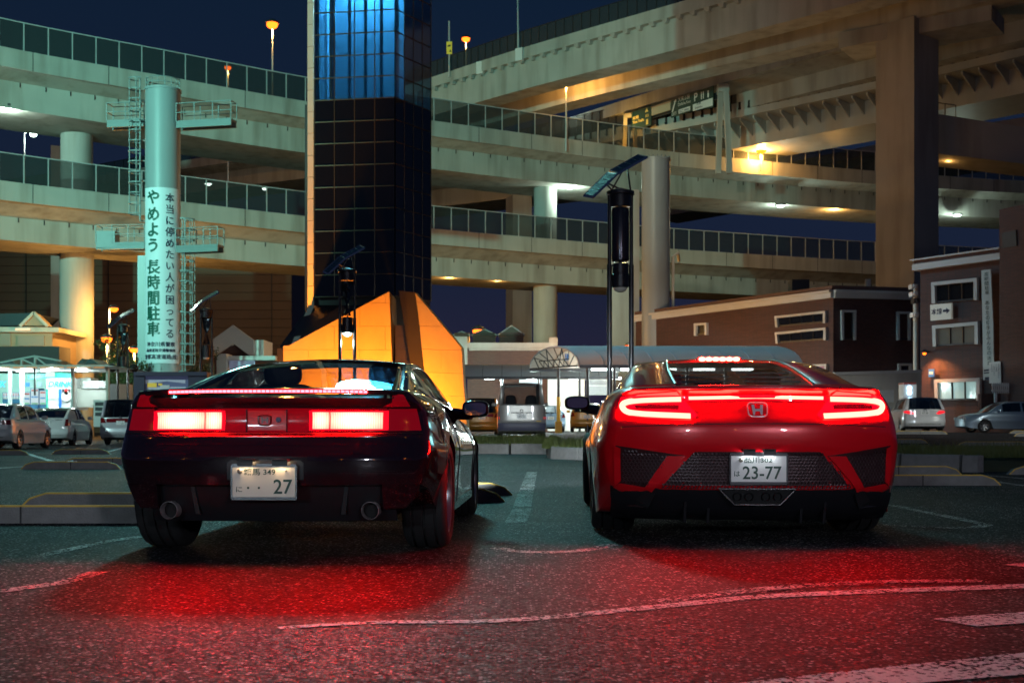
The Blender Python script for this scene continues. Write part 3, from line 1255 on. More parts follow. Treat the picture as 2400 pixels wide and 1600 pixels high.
# ------------------------------------------------------------------ round masts with ladders and the banner
def ladder(mb, c, r, z0, z1, ang, w=0.42, off=0.28, cage=True, n_r=0.024):
    """ladder with hoop cage on the side of a mast; returns nothing, fills mb with rails, hoops and rungs"""
    d = Vector((math.cos(ang), math.sin(ang), 0))
    s = Vector((-d.y, d.x, 0))
    base = c + d * (r + off)
    for k in (-1, 1):
        mb.bar(base + s * k * w / 2 + Vector((0, 0, z0)), base + s * k * w / 2 + Vector((0, 0, z1)), 0.06)
    z = z0 + 0.3
    while z < z1:
        mb.bar(base - s * w / 2 + Vector((0, 0, z)), base + s * w / 2 + Vector((0, 0, z)), 0.03)
        z += 0.33
    if cage:
        z = z0 + 0.4
        hoops = []
        while z < z1 + 0.3:
            pts = []
            for j in range(9):
                a = -PI / 2 * 1.1 + PI * 1.1 * j / 8
                pts.append(base + d * (0.62 * math.cos(a) + 0.05) + s * 0.45 * math.sin(a) + Vector((0, 0, z)))
            for p, q in zip(pts, pts[1:]):
                mb.bar(p, q, 0.03, 0.07)
            hoops.append(pts)
            z += 0.62
        for j in (1, 3, 5, 7):
            mb.bar(hoops[0][j], hoops[-1][j], 0.035)
        for z in [z0 + 1.2 * i for i in range(int((z1 - z0) / 1.2))]:
            mb.bar(c + d * r + Vector((0, 0, z)), base + Vector((0, 0, z)), 0.07)


def platform(t, a, b, w, z, m=None):
    """small access gantry from a to b with handrails"""
    a, b = Vector(a), Vector(b)
    d = (b - a).normalized()
    s = Vector((-d.y, d.x, 0))
    mb = MB()
    mb.bar(a + Vector((0, 0, z)), b + Vector((0, 0, z)), w, 0.14)
    for k in (-1, 1):
        mb.bar(a + s * k * w * .4 + Vector((0, 0, z - 0.2)), b + s * k * w * .4 + Vector((0, 0, z - .2)), 0.12, 0.3)
    mb.build('platform_deck', MATS['mast_fitting_paint'], t)
    r = MB()
    L = (b - a).length
    n = max(2, int(L / 0.9) + 1)
    for k in (-1, 1):
        for h in (0.55, 1.1):
            r.bar(a + s * k * w / 2 + Vector((0, 0, z + h)), b + s * k * w / 2 + Vector((0, 0, z + h)), 0.045)
        for i in range(n):
            q = a.lerp(b, i / (n - 1)) + s * k * w / 2
            r.bar(q + Vector((0, 0, z)), q + Vector((0, 0, z + 1.12)), 0.05)
    for h in (0.55, 1.1):
        r.bar(b - s * w / 2 + Vector((0, 0, z + h)), b + s * w / 2 + Vector((0, 0, z + h)), 0.045)
    r.build('platform_rail', MATS['mast_fitting_paint'], t)


MASTW = mat('mast_paint', (0.33, 0.36, 0.37), 0.42, var=0.05, vs=0.8, streak=0.15)
MASTF = mat('mast_fitting_paint', (0.20, 0.235, 0.235), 0.5, var=.1, vs=3)
YM = 72.0
CX = PX(382, YM)
MR = 1.03
M1 = thing('round_mast', 'pale round steel mast with caged ladder and a tall parking notice banner', 'mast', (CX, YM, 0))
mb = MB()
mb.lathe([(MR, 0), (MR, PZ(216, YM))], 36, (CX, YM, 0))
mb.lathe([(MR + 0.06, PZ(216, YM)), (MR + 0.06, PZ(216, YM) + 0.12)], 36, (CX, YM, 0))
mb.build('column', MASTW, M1, smooth=True)
mb = MB()
ladder(mb, Vector((CX, YM, 0)), MR, PZ(520, YM), PZ(186, YM), math.radians(195))
mb.build('ladder', MASTF, M1)
mb = MB()
ladder(mb, Vector((CX, YM, 0)), MR, PZ(870, YM), PZ(512, YM), math.radians(-8), cage=True)
mb.build('ladder', MASTF, M1)
platform(M1, (CX - MR, YM + .3, 0), (PX(250, YM), YM + 0.6, 0), 0.9, PZ(283, YM))
platform(M1, (CX + MR, YM - .2, 0), (PX(556, YM), YM - 0.9, 0), 0.8, PZ(292, YM))
platform(M1, (CX - MR, YM + .3, 0), (PX(224, YM), YM + 0.6, 0), 0.9, PZ(570, YM))
platform(M1, (CX + MR, YM - .2, 0), (PX(526, YM), YM - 0.9, 0), 0.8, PZ(582, YM))
mb = MB()
mb.box((PX(247, YM), YM + 0.5, PZ(560, YM)), (1.1, 0.9, 1.0))
mb.build('control_box', MASTF, M1)
r = MB()
zt = PZ(216, YM) + 0.1
for j in range(16):
    a = 2 * PI * j / 16
    r.bar((CX + .98 * math.cos(a), YM + .98 * math.sin(a), zt), (CX + .98 * math.cos(a), YM + .98 * math.sin(a), zt + 0.62), 0.04)
for h in (0.3, 0.6):
    for j in range(24):
        a, b = 2 * PI * j / 24, 2 * PI * (j + 1) / 24
        r.bar((CX + .98 * math.cos(a), YM + .98 * math.sin(a), zt + h), (CX + .98 * math.cos(b), YM + .98 * math.sin(b), zt + h), 0.045)
r.build('top_rail', MASTF, M1)
mb = MB()
mb.box((PX(336, YM), YM + 0.35, PZ(600, YM) / 2), (0.55, 1.2, PZ(600, YM)))
mb.build('cable_duct', MASTW, M1)
# banner wrapped round the mast front
BN = thing('parking_banner', 'tall white banner with green and navy Japanese lettering wrapped round the mast', 'banner', (CX, YM - MR - 0.05, PZ(855, YM)))
BR = MR + 0.05


def cylp(u, z, r=BR):                                # u = arc length to the right, seen from the camera
    a = -PI / 2 + u / r
    return Vector((CX + r * math.cos(a), YM + r * math.sin(a), z))


zb0, zb1 = PZ(853, YM), PZ(447, YM)
mb = MB()
n = 20
for i in range(n + 1):
    u = -1.02 + 2.42 * i / n
    for z in (zb0, zb1):
        mb.v.append(cylp(u, z))
        mb.v.append(cylp(u, z, BR - 0.02))
for i in range(n):
    k = 4 * i
    mb.f += [(k, k + 4, k + 6, k + 2), (k + 1, k + 3, k + 7, k + 5)]
mb.build('banner_sheet', mat('banner_white', (0.78, 0.80, 0.84), 0.55, var=0.04, vs=1), BN, smooth=True)
GREENI = mat('banner_green_ink', (0.0, 0.10, 0.07), 0.5)
NAVYI = mat('banner_navy_ink', (0.012, 0.022, 0.06), 0.5)
MU = 2810 / YM
rows = [('や', 472), ('め', 511), ('よ', 547), ('う', 583), ('長', 633), ('時', 669), ('間', 705), ('駐', 741), ('車', 777)]
for ch, py in rows:
    zc = PZ(py, YM)
    put_text('letter', ch, 0.90, GREENI, BN, lambda x, y, zc=zc: cylp(-0.30 + x, zc + y, BR + 0.012), bold=0.03)
navy = '本当に停めたい人が困ってる'
for i, ch in enumerate(navy):
    zc = PZ(472 + (786 - 472) * i / (len(navy) - 1), YM)
    put_text('letter', ch, 0.58, NAVYI, BN, lambda x, y, zc=zc: cylp(0.72 + x, zc + y, BR + 0.012), bold=0.008)
for i, (tx, py) in enumerate([('神奈川県警察', 810), ('高速道路交通警察隊', 824), ('首都高速道路(株)', 839)]):
    zc = PZ(py, YM)
    sz = 0.30 if i != 1 else 0.21
    put_text('small_line', tx, sz, NAVYI, BN, lambda x, y, zc=zc: cylp(0.15 + x, zc + y, BR + 0.012), bold=0.006, space=1.0)

YM2 = 85.0
CX2 = PX(1537, YM2)
M2 = thing('round_mast', 'plain cream round steel mast standing behind the red sports car', 'mast', (CX2, YM2, 0))
mb = MB()
mb.lathe([(1.0, 0), (1.0, PZ(378, YM2))], 36, (CX2, YM2, 0))
mb.lathe([(1.06, PZ(378, YM2)), (1.06, PZ(378, YM2) + 0.14)], 36, (CX2, YM2, 0))
mb.build('column', MASTW, M2, smooth=True)
mb = MB()
for j in range(20):
    a = 2 * PI * j / 20
    mb.box((CX2 + .98 * math.cos(a), YM2 + .98 * math.sin(a), PZ(378, YM2) + 0.2), (0.07, 0.07, 0.18))
mb.build('flange_bolts', MASTF, M2, kind='stuff')
mb = MB()
mb.tube([(CX2 + 1.25, YM2 + .2, 0), (CX2 + 1.25, YM2 + .2, PZ(600, YM2)), (CX2 + 1.6, YM2 + .2, PZ(592, YM2)), (CX2 + 2.2, YM2 + 4, PZ(592, YM2))], 0.11, 8)
mb.build('drain_pipe', CREAM, M2, smooth=True)
mb = MB()
mb.box((CX2 - 1.5, YM2 + 8, 9.5), (2.2, 1.6, 18.9))
mb.build('pier_wall', CONC2, M2)


# ------------------------------------------------------------------ hybrid wind and solar lamp posts
SOLAR = mat('solar_cell', (0.006, 0.008, 0.018), 0.12, spec=0.6, coat=0.5)
BULBOFF = mat('frosted_dome', (0.55, 0.5, 0.45), 0.2, coat=0.5)


def hybrid_lamp(label, px, Y, s=1.0, lit=True, kind='helix', rz=0.0, globes=False, sod=False, warm=False):
    X = PX(px, Y)
    z0 = gz(X, Y)
    t = thing('solar_lamp_post', label, 'lamp post', (X, Y, z0), rz, 'wind and solar lamp posts')
    t.scale = (s, s, s)
    B = lambda mb, name, m, sm=True: mb.build(name, m, t, smooth=sm, world=False)
    for k in (-1, 1):
        mb = MB()
        mb.tube([(0.24 * k, 0, 0), (0.24 * k, 0, 4.22)], 0.056, 12)
        mb.tube([(0.24 * k, 0, 4.22), (0.24 * k, 0, 5.72)], 0.042, 12)
        B(mb, 'pole', DARKM)
    mb = MB()
    mb.lathe([(0.23, 5.46), (0.23, 5.72), (0.305, 5.73), (0.305, 5.80), (0.18, 5.84), (0.06, 5.88)], 24)
    B(mb, 'generator_head', DARKM)
    tb = MB()
    if kind == 'drum':
        tb.lathe([(0.05, 4.27), (0.18, 4.29), (0.19, 4.34), (0.19, 5.38), (0.18, 5.44), (0.05, 5.46)], 28)
    else:
        n = 22
        for q in range(2):
            k0 = len(tb.v)
            for i in range(n + 1):
                a = 2.6 * i / n + q * PI
                z = 4.30 + 1.15 * i / n
                for rr, aa in ((0.03, 0), (0.13, 0.30), (0.19, 0.75)):
                    tb.v.append(Vector((rr * math.cos(a + aa), rr * math.sin(a + aa), z)))
            for i in range(n):
                for j in range(2):
                    a = k0 + i * 3 + j
                    tb.f.append((a, a + 1, a + 4, a + 3))
        tb.tube([(0, 0, 4.25), (0, 0, 5.5)], 0.02, 8)
    B(tb, 'wind_turbine', mat('turbine_blade', (0.06, 0.06, 0.075), 0.22, metal=0.8))
    mb = MB()
    mb.lathe([(0.03, 4.28), (0.03, 4.25), (0.175, 4.24), (0.175, 4.02), (0.185, 4.01), (0.185, 3.74), (0.15, 3.72)], 24)
    h = B(mb, 'lamp_housing', DARKM)
    mb = MB()
    prof = [(0.15 * math.cos(a), 3.73 - 0.11 * math.sin(a)) for a in [i * PI / 2 / 6 for i in range(7)]]
    prof[-1] = (0.004, prof[-1][1])
    mb.lathe(prof, 20)
    B(mb, 'lamp_dome', (MERCURY if not warm else SODIUM) if lit else BULBOFF)
    mb = MB()
    for z in (4.2, 3.8):
        mb.bar((-0.24, 0, z), (0.24, 0, z), 0.04)
    B(mb, 'crosspiece', DARKM, False)
    # tilted pair of solar panels
    tl = math.radians(-37)
    R = Matrix.Rotation(tl, 3, 'Y')
    ctr = Vector((-0.12, 0, 6.16))
    for k in (-1, 1):
        bend = Matrix.Rotation(tl + k * math.radians(7), 3, 'Y') @ Matrix.Rotation(math.radians(20), 3, 'X')
        pc = ctr + R @ Vector((0.38 * k, 0, 0.015))
        mb = MB()
        mb.box(pc, (0.74, 0.50, 0.03), M=bend)
        fr = B(mb, 'solar_panel', DARKM, False)
        for i in range(4):
            for j in range(3):
                mb = MB()
                for sd in (-1, 1):
                    c = pc + bend @ Vector((-0.265 + i * 0.177, -0.155 + j * 0.155, 0.019 * sd))
                    mb.box(c, (0.155, 0.135, 0.008), M=bend)
                o = B(mb, 'solar_cell', SOLAR, False)
                o.parent = fr
        e = MB()
        for sd in (-1, 1):
            a = pc + bend @ Vector((-0.37, 0.255 * sd, 0))
            b = pc + bend @ Vector((0.37, 0.255 * sd, 0))
            e.bar(a, b, 0.03, 0.05)
        e.bar(pc + bend @ Vector((0.37 * k, -0.26, 0)), pc + bend @ Vector((0.37 * k, 0.26, 0)), 0.03, 0.05)
        eo = B(e, 'panel_frame', CHROME, False)
        eo.parent = fr
    mb = MB()
    for k in (-1, 1):
        mb.bar((0.2 * k, -0.12, 5.80), ctr + R @ Vector((0.3 * k, -0.1, -0.02)), 0.035)
        mb.bar((0.2 * k, 0.12, 5.80), ctr + R @ Vector((-0.22 * k, 0.1, -0.02)), 0.035)
    B(mb, 'panel_bracket', DARKM, False)
    if globes:
        for k in (-1, 1):
            mb = MB()
            mb.sphere((0.52 * k, 0, 3.66), 0.23, 18, 12)
            B(mb, 'globe', mat('smoked_globe', (0.03, 0.025, 0.02), 0.08, coat=0.6))
            mb = MB()
            mb.sphere((0.50 * k, -0.05, 3.72), 0.07, 10, 6)
            o = B(mb, 'globe_bulb', SODIUM)
    if lit:
        light('POINT', 'lamp_light', t, TM[t.name] @ Vector((0, 0, 3.4)), (0.75, 1.0, 0.9), 160, 0.12)
    return t


hybrid_lamp('tall drum shaped wind and solar lamp post, unlit, rising behind the red sports car', 1454, 26.0, 1.0, lit=False, kind='drum', rz=0.1)
hybrid_lamp('lit wind and solar lamp post in front of the orange tower fins', 814, 39.5, 1.0, lit=True, rz=0.25)
hybrid_lamp('wind and solar lamp post beside the map board', 484, 52, 1.0, lit=False, rz=0.15)
hybrid_lamp('wind and solar lamp post with round globes by the drinks shop', 288, 60, 1.0, lit=False, globes=True, rz=0.3)


# ------------------------------------------------------------------ street lamps
def street_lamp(label, px, py, Y, zbase, col=(1.0, 0.47, 0.10), e=3000, bulb=0.30, sod=True, arm=0.0, pole_px=None, r=0.09):
    bulb *= 1.25
    p = P(px, py, Y)
    bx = PX(pole_px, Y) if pole_px else p.x
    t = thing('street_lamp', label, 'street lamp', (bx, Y, zbase), 0, 'street lamps')
    mb = MB()
    if abs(bx - p.x) > 0.05:
        mb.tube([(bx, Y, zbase), (bx, Y, p.z + 0.05), (lerp(bx, p.x, .3), Y, p.z + 0.25), (p.x, Y, p.z + 0.2)], [r, r * .6, r * .5, r * .5], 8)
    else:
        mb.tube([(bx, Y + 0.1, zbase), (bx, Y + 0.1, p.z + 0.1)], [r, r * 0.55], 8)
    mb.build('pole', GALV, t, smooth=True)
    mb = MB()
    mb.lathe([(bulb * 0.2, 0.30 * bulb + bulb * .7), (bulb * 1.15, bulb * 0.5), (bulb * 1.2, bulb * 0.2)], 14, (p.x, Y, p.z))
    mb.build('lamp_head', DARKG, t, smooth=True)
    mb = MB()
    mb.sphere(p, bulb, 12, 8, 0.75)
    mb.build('bulb', SODIUM if sod else MERCURY, t, smooth=True)
    light('POINT', 'lamp_light', t, p - Vector((0, 0.05, bulb + 0.15)), col, e, 0.25)
    return t


street_lamp('tall orange street lamp on the upper ring viaduct beside the glass tower', 638, 58, 104, 26.3, e=2600, bulb=.40)
street_lamp('small orange street lamp seen through the upper ring fence', 534, 159, 132, 27, e=900, bulb=.30)
street_lamp('orange street lamp beyond the yellow warning sign', 1092, 92, 125, 30, e=900, bulb=.34)
street_lamp('orange street lamp on the upper ring viaduct under the highest viaduct', 1327, 187, 110.7, 26.2, e=1500, bulb=.40)
street_lamp('low brilliant orange street lamp under the ribbed steel viaduct', 1784, 352, 119.3, 26.2, e=2600, bulb=.42)
street_lamp('orange street lamp just above the globe lamp post', 267, 724, 92, 0, e=2200, bulb=.26, pole_px=256)
street_lamp('brilliant orange street lamp beside the round pier', 250, 794, 84, 0, e=2000, bulb=.30)
street_lamp('low orange street lamp between globe lamp post and banner mast', 314, 819, 82, 0, e=700, bulb=.24)
street_lamp('orange street lamp over the pyramid skylights', 1122, 776, 84, 0, e=2000, bulb=.34)
street_lamp('orange street lamp beside the cream mast', 1497, 776, 100, 0, e=2400, bulb=.30)
street_lamp('brilliant orange street lamp over the arched canopy', 1474, 812, 72, 0, e=1800, bulb=.20)
street_lamp('greenish street lamp on a bent arm beside the lower ring fence', 78, 315, 112, 17.5, (0.75, 1, 0.85), 700, .26, False, pole_px=57)


def deck_light(label, px, py, Y, e=2500, green=True, s=1.0):
    p = P(px, py, Y)
    t = thing('deck_light', label, 'light fitting', p, 0, 'lights under the viaducts')
    mb = MB()
    mb.box(p + Vector((0, 0, 0.14)), (0.95 * s, 0.6, 0.16))
    mb.build('housing', DARKG, t)
    mb = MB()
    mb.lathe([(0.01, -0.13), (0.26 * s, -0.10), (0.40 * s, 0.0), (0.40 * s, 0.05)], 16, p)
    mb.build('lens', MERCURY if green else SODIUM, t, smooth=True)
    light('POINT', 'lamp_light', t, p - Vector((0, 0.05, 0.45)), (0.72, 1, 0.85) if green else (1, .5, .12), e, 0.2)


deck_light('greenish light under the upper ring viaduct beside the bent arm street lamp', 12, 252, 86.5, 800)
deck_light('greenish light seen through the lower ring fence beside the banner mast', 488, 432, 118, 400, s=.8)
deck_light('faint greenish light seen through the lower ring fence beside the tower', 620, 443, 125, 240, s=.6)
deck_light('greenish light under the highest viaduct beside the orange street lamp', 1286, 260, 128, 400, s=.9)
deck_light('double greenish light beside the yellow lit gantry leg', 1442, 280, 128, 400, s=.9)
deck_light('greenish light under the upper ring viaduct above the drum lamp post', 1335, 440, 114.2, 960)
deck_light('greenish light under the upper ring viaduct beside the square pillar', 1829, 483, 123.5, 640)
deck_light('greenish light under the upper ring viaduct beyond the square pillar', 2243, 505, 129.2, 400)
deck_light('greenish light under the highest viaduct near the square pillar', 1993, 88, 96.5, 560)
deck_light('orange light under the crossbeam of the square pillar', 2222, 366, 97, 144, green=False, s=.7)
deck_light('orange reflection spot built as a light beneath the lower ring viaduct next to the tower', 1052, 642, 108.5, 400, green=False, s=.7)  # lamp added where only an orange reflection shows
deck_light('orange reflection spot built as a light beneath the lower ring viaduct, second from the tower', 1166, 647, 110.8, 400, green=False, s=.7)  # another lamp added in place of a reflection spot
deck_light('orange light beneath the upper ring viaduct under the ribbed viaduct', 1955, 488, 126.5, 800, green=False, s=.8)

# ------------------------------------------------------------------ road sign gantry
SIGNG = mat('road_sign_green', (0.006, 0.045, 0.035), 0.4)
SIGNW = mat('road_sign_white', (0.72, 0.72, 0.68), 0.5)
SIGNY = mat('sign_yellow_letters', (0.85, 0.62, 0.15), 0.5)
GN = thing('sign_gantry', 'concrete road gantry with green direction signs over the upper ring viaduct', 'gantry', P(1580, 350, 119))
# plane of the signs: left end far, right end near
gA, gB = Vector((PX(1483, 122), 122, 0)), Vector((PX(1695, 112), 112, 0))


def gpt(px, py):
    k = (px - 1200) / FPX
    d = gB - gA
    t = (gA.x - k * gA.y) / (k * d.y - d.x)
    p = gA + d * t
    return Vector((p.x, p.y, PZ(py, p.y)))


def gz1(x, y):
    return P(1400 + x * 360 / 2352, 180 + y * 220 / 1437, 1)


def G2(x, y):                                        # zoom pixel on the gantry plane
    return gpt(1400 + x * 0.15306, 180 + y * 0.15306)


gn = Vector(((gB - gA).y, -(gB - gA).x, 0)).normalized()
if gn.y > 0:
    gn = -gn
mb = MB()
for a, b in (((430, 590), (415, 1100)), ((575, 760), (585, 1110))):
    pa, pb = G2(*a), G2(*b)
    mb.bar(pa, pb - Vector((0, 0, 1.5)), 0.38)
mb.bar(G2(440, 600), G2(545, 590), 0.40)
mb.build('gantry_leg', mat('gantry_yellow_lit', (0.62, 0.50, 0.28), 0.6), GN)  # yellow lamp light put into this leg's base colour
mb = MB()
mb.bar(G2(1885, 230), G2(1850, 1240) - Vector((0, 0, 1.5)), 0.48)
mb.bar(G2(1970, 230), G2(2025, 1240) - Vector((0, 0, 1.5)), 0.48)
mb.box(G2(1900, 185) - gn * 0.2, (1.0, 1.1, 0.75))
mb.build('gantry_leg', CONC2, GN)
mb = MB()
mb.bar(G2(540, 660) - gn * 0.35, G2(1850, 270) - gn * 0.35, 0.25, 0.6)
mb.build('gantry_beam', DARKG, GN)


def gsign(name, pts, m, off=0.0):
    mb = MB()
    mb.prism([G2(*p) + gn * off for p in pts], -gn * 0.1)
    return mb.build(name, m, GN)


light('POINT', 'sign_light', GN, G2(500, 900) + gn * 1.6, (1, .55, .12), 420, .15)
sg1 = gsign('direction_sign', [(540, 545), (835, 450), (835, 745), (540, 825)], SIGNG, 0.1)
gsign('sign_box', [(840, 465), (1130, 370), (1130, 510), (840, 600)], mat('sign_back', (0.45, 0.38, 0.26), 0.6), 0.1)
sg2 = gsign('direction_sign', [(1140, 370), (1465, 255), (1465, 525), (1140, 635)], SIGNG, 0.1)
sg3 = gsign('direction_sign', [(1466, 255), (1785, 140), (1785, 470), (1466, 525)], SIGNG, 0.1)


def gtext(body, x0, y0, wpx, hpx, m, par, slope, bold=0.004, shear=0):
    vs, fs = text_polys(body, 1.0, bold)
    mnx, mxx = min(v[0] for v in vs), max(v[0] for v in vs)
    mny, mxy = min(v[1] for v in vs), max(v[1] for v in vs)
    mb = MB()
    for x, y in vs:
        u = (x - mnx) / (mxx - mnx) * wpx
        v = (y - mny) / (mxy - mny) * hpx
        mb.v.append(G2(x0 + u, y0 + u * slope - v) + gn * 0.115)
    mb.f = list(fs)
    o = mb.build('lettering', m, GN, recalc=False)
    o.parent = par
    return o


gtext('本線', 552, 672, 95, 60, SIGNY, sg1, -0.28, 0.03)
gtext('Thru Traffic', 555, 730, 175, 45, SIGNY, sg1, -0.28, 0.03)
gtext('K5', 752, 628, 45, 45, SIGNY, sg1, -0.28, 0.02)
mb = MB()
mb.prism([G2(758, 738) + gn * .115, G2(790, 730) + gn * .115, G2(788, 650) + gn * .115, G2(760, 656) + gn * .115], -gn * .01)
o = mb.build('arrow_shaft', SIGNY, GN)
o.parent = sg1
mb = MB()
mb.prism([G2(742, 550) + gn * .115, G2(768, 480) + gn * .115, G2(792, 535) + gn * .115], -gn * .01)
o = mb.build('arrow_head', SIGNY, GN)
o.parent = sg1
gtext('大黒ふ頭', 1250, 392, 175, 75, SIGNW, sg2, -0.3, 0.0)
gtext('Daikoku Futo', 1250, 455, 190, 45, SIGNW, sg2, -0.3, 0.0)
gtext('EXIT', 1155, 603, 70, 45, SIGNW, sg2, -0.3, 0.0)
mb = MB()
mb.prism([G2(1152, 545) + gn * .115, G2(1170, 540) + gn * .115, G2(1212, 380) + gn * .115, G2(1194, 388) + gn * .115], -gn * .01)
o = mb.build('arrow_shaft', SIGNW, GN)
o.parent = sg2
mb = MB()
mb.prism([G2(1182, 392) + gn * .115, G2(1215, 342) + gn * .115, G2(1222, 385) + gn * .115], -gn * .01)
o = mb.build('arrow_head', SIGNW, GN)
o.parent = sg2
o = gsign('sign_panel', [(1256, 510), (1434, 452), (1434, 515), (1256, 573)], SIGNW, 0.112)
o.parent = sg2
gtext('出口 400m', 1270, 562, 150, 45, NAVYI, sg2, -0.32, 0.01).location = -gn * -0.02
gtext('P', 1497, 385, 50, 125, SIGNW, sg3, -0.3, 0.01)
gtext('||', 1600, 352, 42, 110, SIGNW, sg3, -0.3, 0.01)
gtext('i', 1697, 325, 26, 105, SIGNW, sg3, -0.3, 0.02)
o = gsign('sign_panel', [(1475, 430), (1780, 325), (1780, 445), (1475, 530)], SIGNW, 0.112)
o.parent = sg3
gtext('大黒', 1530, 445, 70, 45, NAVYI, sg3, -0.3, 0.01).location = gn * 0.02
gtext('Daikoku', 1512, 500, 108, 30, NAVYI, sg3, -0.28, 0.01).location = gn * 0.02

# yellow warning sign on a post on the top viaduct
t = thing('warning_sign', 'yellow warning board on a thin post on the highest viaduct beside the tower', 'sign', P(1053, 175, 116.5))
mb = MB()
mb.tube([P(1053, 182, 116.5), P(1053, 50, 116.5)], 0.09, 8)
mb.build('post', GALV, t, smooth=True)
mb = MB()
mb.slab([(1046.5, 98), (1059.5, 98), (1059.5, 127), (1046.5, 127)], 116.3, 0.08)
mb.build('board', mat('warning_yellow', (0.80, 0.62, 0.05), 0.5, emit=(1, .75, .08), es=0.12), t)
mb = MB()
mb.slab([(1049, 107), (1056, 105), (1056, 109), (1049, 110)], 116.25, 0.03)
mb.slab([(1053, 122), (1058, 122), (1055.5, 116)], 116.25, 0.03)
mb.build('symbol', BLACKP, t)
t = thing('antenna_pole', 'thin bare pole standing on the parapet of the highest viaduct', 'pole', P(1215, 112, 109.8))
mb = MB()
mb.tube([P(1215, 115, 109.8), P(1213, -40, 109.8)], [0.10, 0.06], 8)
mb.build('shaft', GALV, t, smooth=True)


# ------------------------------------------------------------------ buildings
WTRIM = mat('white_window_trim', (0.62, 0.60, 0.56), 0.6, var=0.08, vs=2)


class Wall:
    """a vertical wall plane from A to B (plan points); maps photo pixels onto it"""

    def __init__(self, A, B):
        self.A, self.B = Vector((*A, 0)), Vector((*B, 0))
        d = self.B - self.A
        self.d = d.normalized()
        n = Vector((d.y, -d.x, 0)).normalized()
        if n.dot(-self.A) < 0:
            n = -n
        self.n = n

    def at(self, px, py, off=0.0):
        k = (px - 1200) / FPX
        d = self.B - self.A
        t = (self.A.x - k * self.A.y) / (k * d.y - d.x)
        p = self.A + d * t
        return Vector((p.x, p.y, PZ(py, p.y))) + self.n * off

    def quad(self, mb, pts, off, th):
        mb.prism([self.at(x, y, off) for x, y in pts], -self.n * th)
        return mb


def window3(t, W, pts, bars=1, lit=None, deep=0.25, sill=True, lowopen=True, wt=5.0):
    """pts: outer trim corners TL, TR, BR, BL in pixels. White three-sided surround, glass and bars"""
    (ax, ay), (bx, by), (cx, cy_), (dx, dy) = pts
    w = wt
    mb = MB()
    W.quad(mb, [(ax, ay), (bx, by), (bx, by + w), (ax, ay + w)], 0.20, 0.20)
    W.quad(mb, [(ax, ay + w), (ax + w, ay + w), (dx + w, dy), (dx, dy)], 0.19, 0.19)
    W.quad(mb, [(bx - w, by + w), (bx, by + w), (cx, cy_), (cx - w, cy_)], 0.19, 0.19)
    tr = mb.build('window_trim', WTRIM, t)
    g = MB()
    W.quad(g, [(ax + w, ay + w), (bx - w, by + w), (cx - w, cy_ - 3), (dx + w, dy - 3)], 0.02, 0.02)
    go = g.build('window_pane', lit or WINGLASS, t)
    m = MB()
    for i in range(1, bars + 1):
        f = i / (bars + 1)
        x0, x1 = lerp(ax + w, bx - w, f), lerp(dx + w, cx - w, f)
        m.bar(W.at(x0, lerp(ay, by, f) + w, 0.05), W.at(x1, lerp(dy, cy_, f) - 3, 0.05), 0.07)
    m.bar(W.at(dx + w, dy - 3, .05), W.at(cx - w, cy_ - 3, .05), 0.09)
    mo = m.build('window_bar', DARKG, t)
    mo.parent = go
    return go


def zoom4(x, y):                                     # crop (1680,440)-(2400,1000)
    return (1680 + x * 0.35714, 440 + y * 0.35714)


# --- brick building with the corner
c0, c1, c2 = (PX(1490, 86), 86.0), (PX(1953, 70), 70.0), (PX(2140, 71.2), 71.2)
BA = thing('brick_building', 'long low red brick office building with a corner and white window surrounds', 'building', (c1[0], c1[1], 0))
HB = PZ(694, 70)
for (a, b) in ((c0, c1), (c1, c2)):
    W = Wall(a, b)
    mb = MB()
    mb.prism([up(W.A, 0), up(W.B, 0), up(W.B, HB), up(W.A, HB)], -W.n * 6)
    mb.build('wall', BRICK, BA)
    mb = MB()
    mb.prism([up(W.A, HB - 0.10) + W.n * .22, up(W.B, HB - 0.10) + W.n * .22, up(W.B, HB + 0.22) + W.n * .22, up(W.A, HB + .22) + W.n * .22], -W.n * 1.0)
    mb.prism([up(W.A, HB + 0.221) + W.n * .34, up(W.B, HB + 0.221) + W.n * .34, up(W.B, HB + 0.36) + W.n * .34, up(W.A, HB + .36) + W.n * .34], -W.n * 1.2)
    mb.build('cornice', WTRIM, BA)
    mb = MB()
    mb.prism([up(W.A, HB + 0.361) + W.n * .1, up(W.B, HB + 0.361) + W.n * .1, up(W.B, HB + 0.62) + W.n * .1, up(W.A, HB + .62) + W.n * .1], -W.n * 5.8)
    mb.build('roof_edge', mat('roof_flashing', (0.12, 0.06, 0.05), 0.6), BA)
WL, WR = Wall(c0, c1), Wall(c1, c2)
z4 = lambda *p: [zoom4(*q) for q in p]
window3(BA, WL, z4((393, 843), (725, 808), (725, 888), (398, 915)), 3)
window3(BA, WL, z4((395, 950), (728, 917), (728, 1000), (400, 1022)), 3)
window3(BA, WL, z4((540, 1165), (733, 1155), (733, 1235), (540, 1240)), 2, lit=mat('lattice_blind', (0.4, 0.2, 0.28), 0.6, emit=(.8, .35, .5), es=.10))
window3(BA, WL, [(1631, 758), (1661, 756), (1661, 785), (1631, 787)], 0)
window3(BA, WR, z4((810, 803), (905, 805), (905, 1000), (812, 998)), 0)
window3(BA, WR, z4((1175, 813), (1262, 815), (1262, 1002), (1177, 1000)), 0, lit=mat('lattice_dark', (0.06, 0.03, 0.025), 0.6))
window3(BA, WR, z4((1183, 1153), (1270, 1153), (1270, 1225), (1185, 1225)), 0)
mb = MB()
mb.box((PX(1872, 76), 76, HB + 1.0), (1.1, 1.1, 1.3))
mb.build('roof_vent', DARKG, BA)
mb = MB()
mb.box((PX(2040, 75), 75, HB + 0.8), (1.9, 1.2, 0.55))
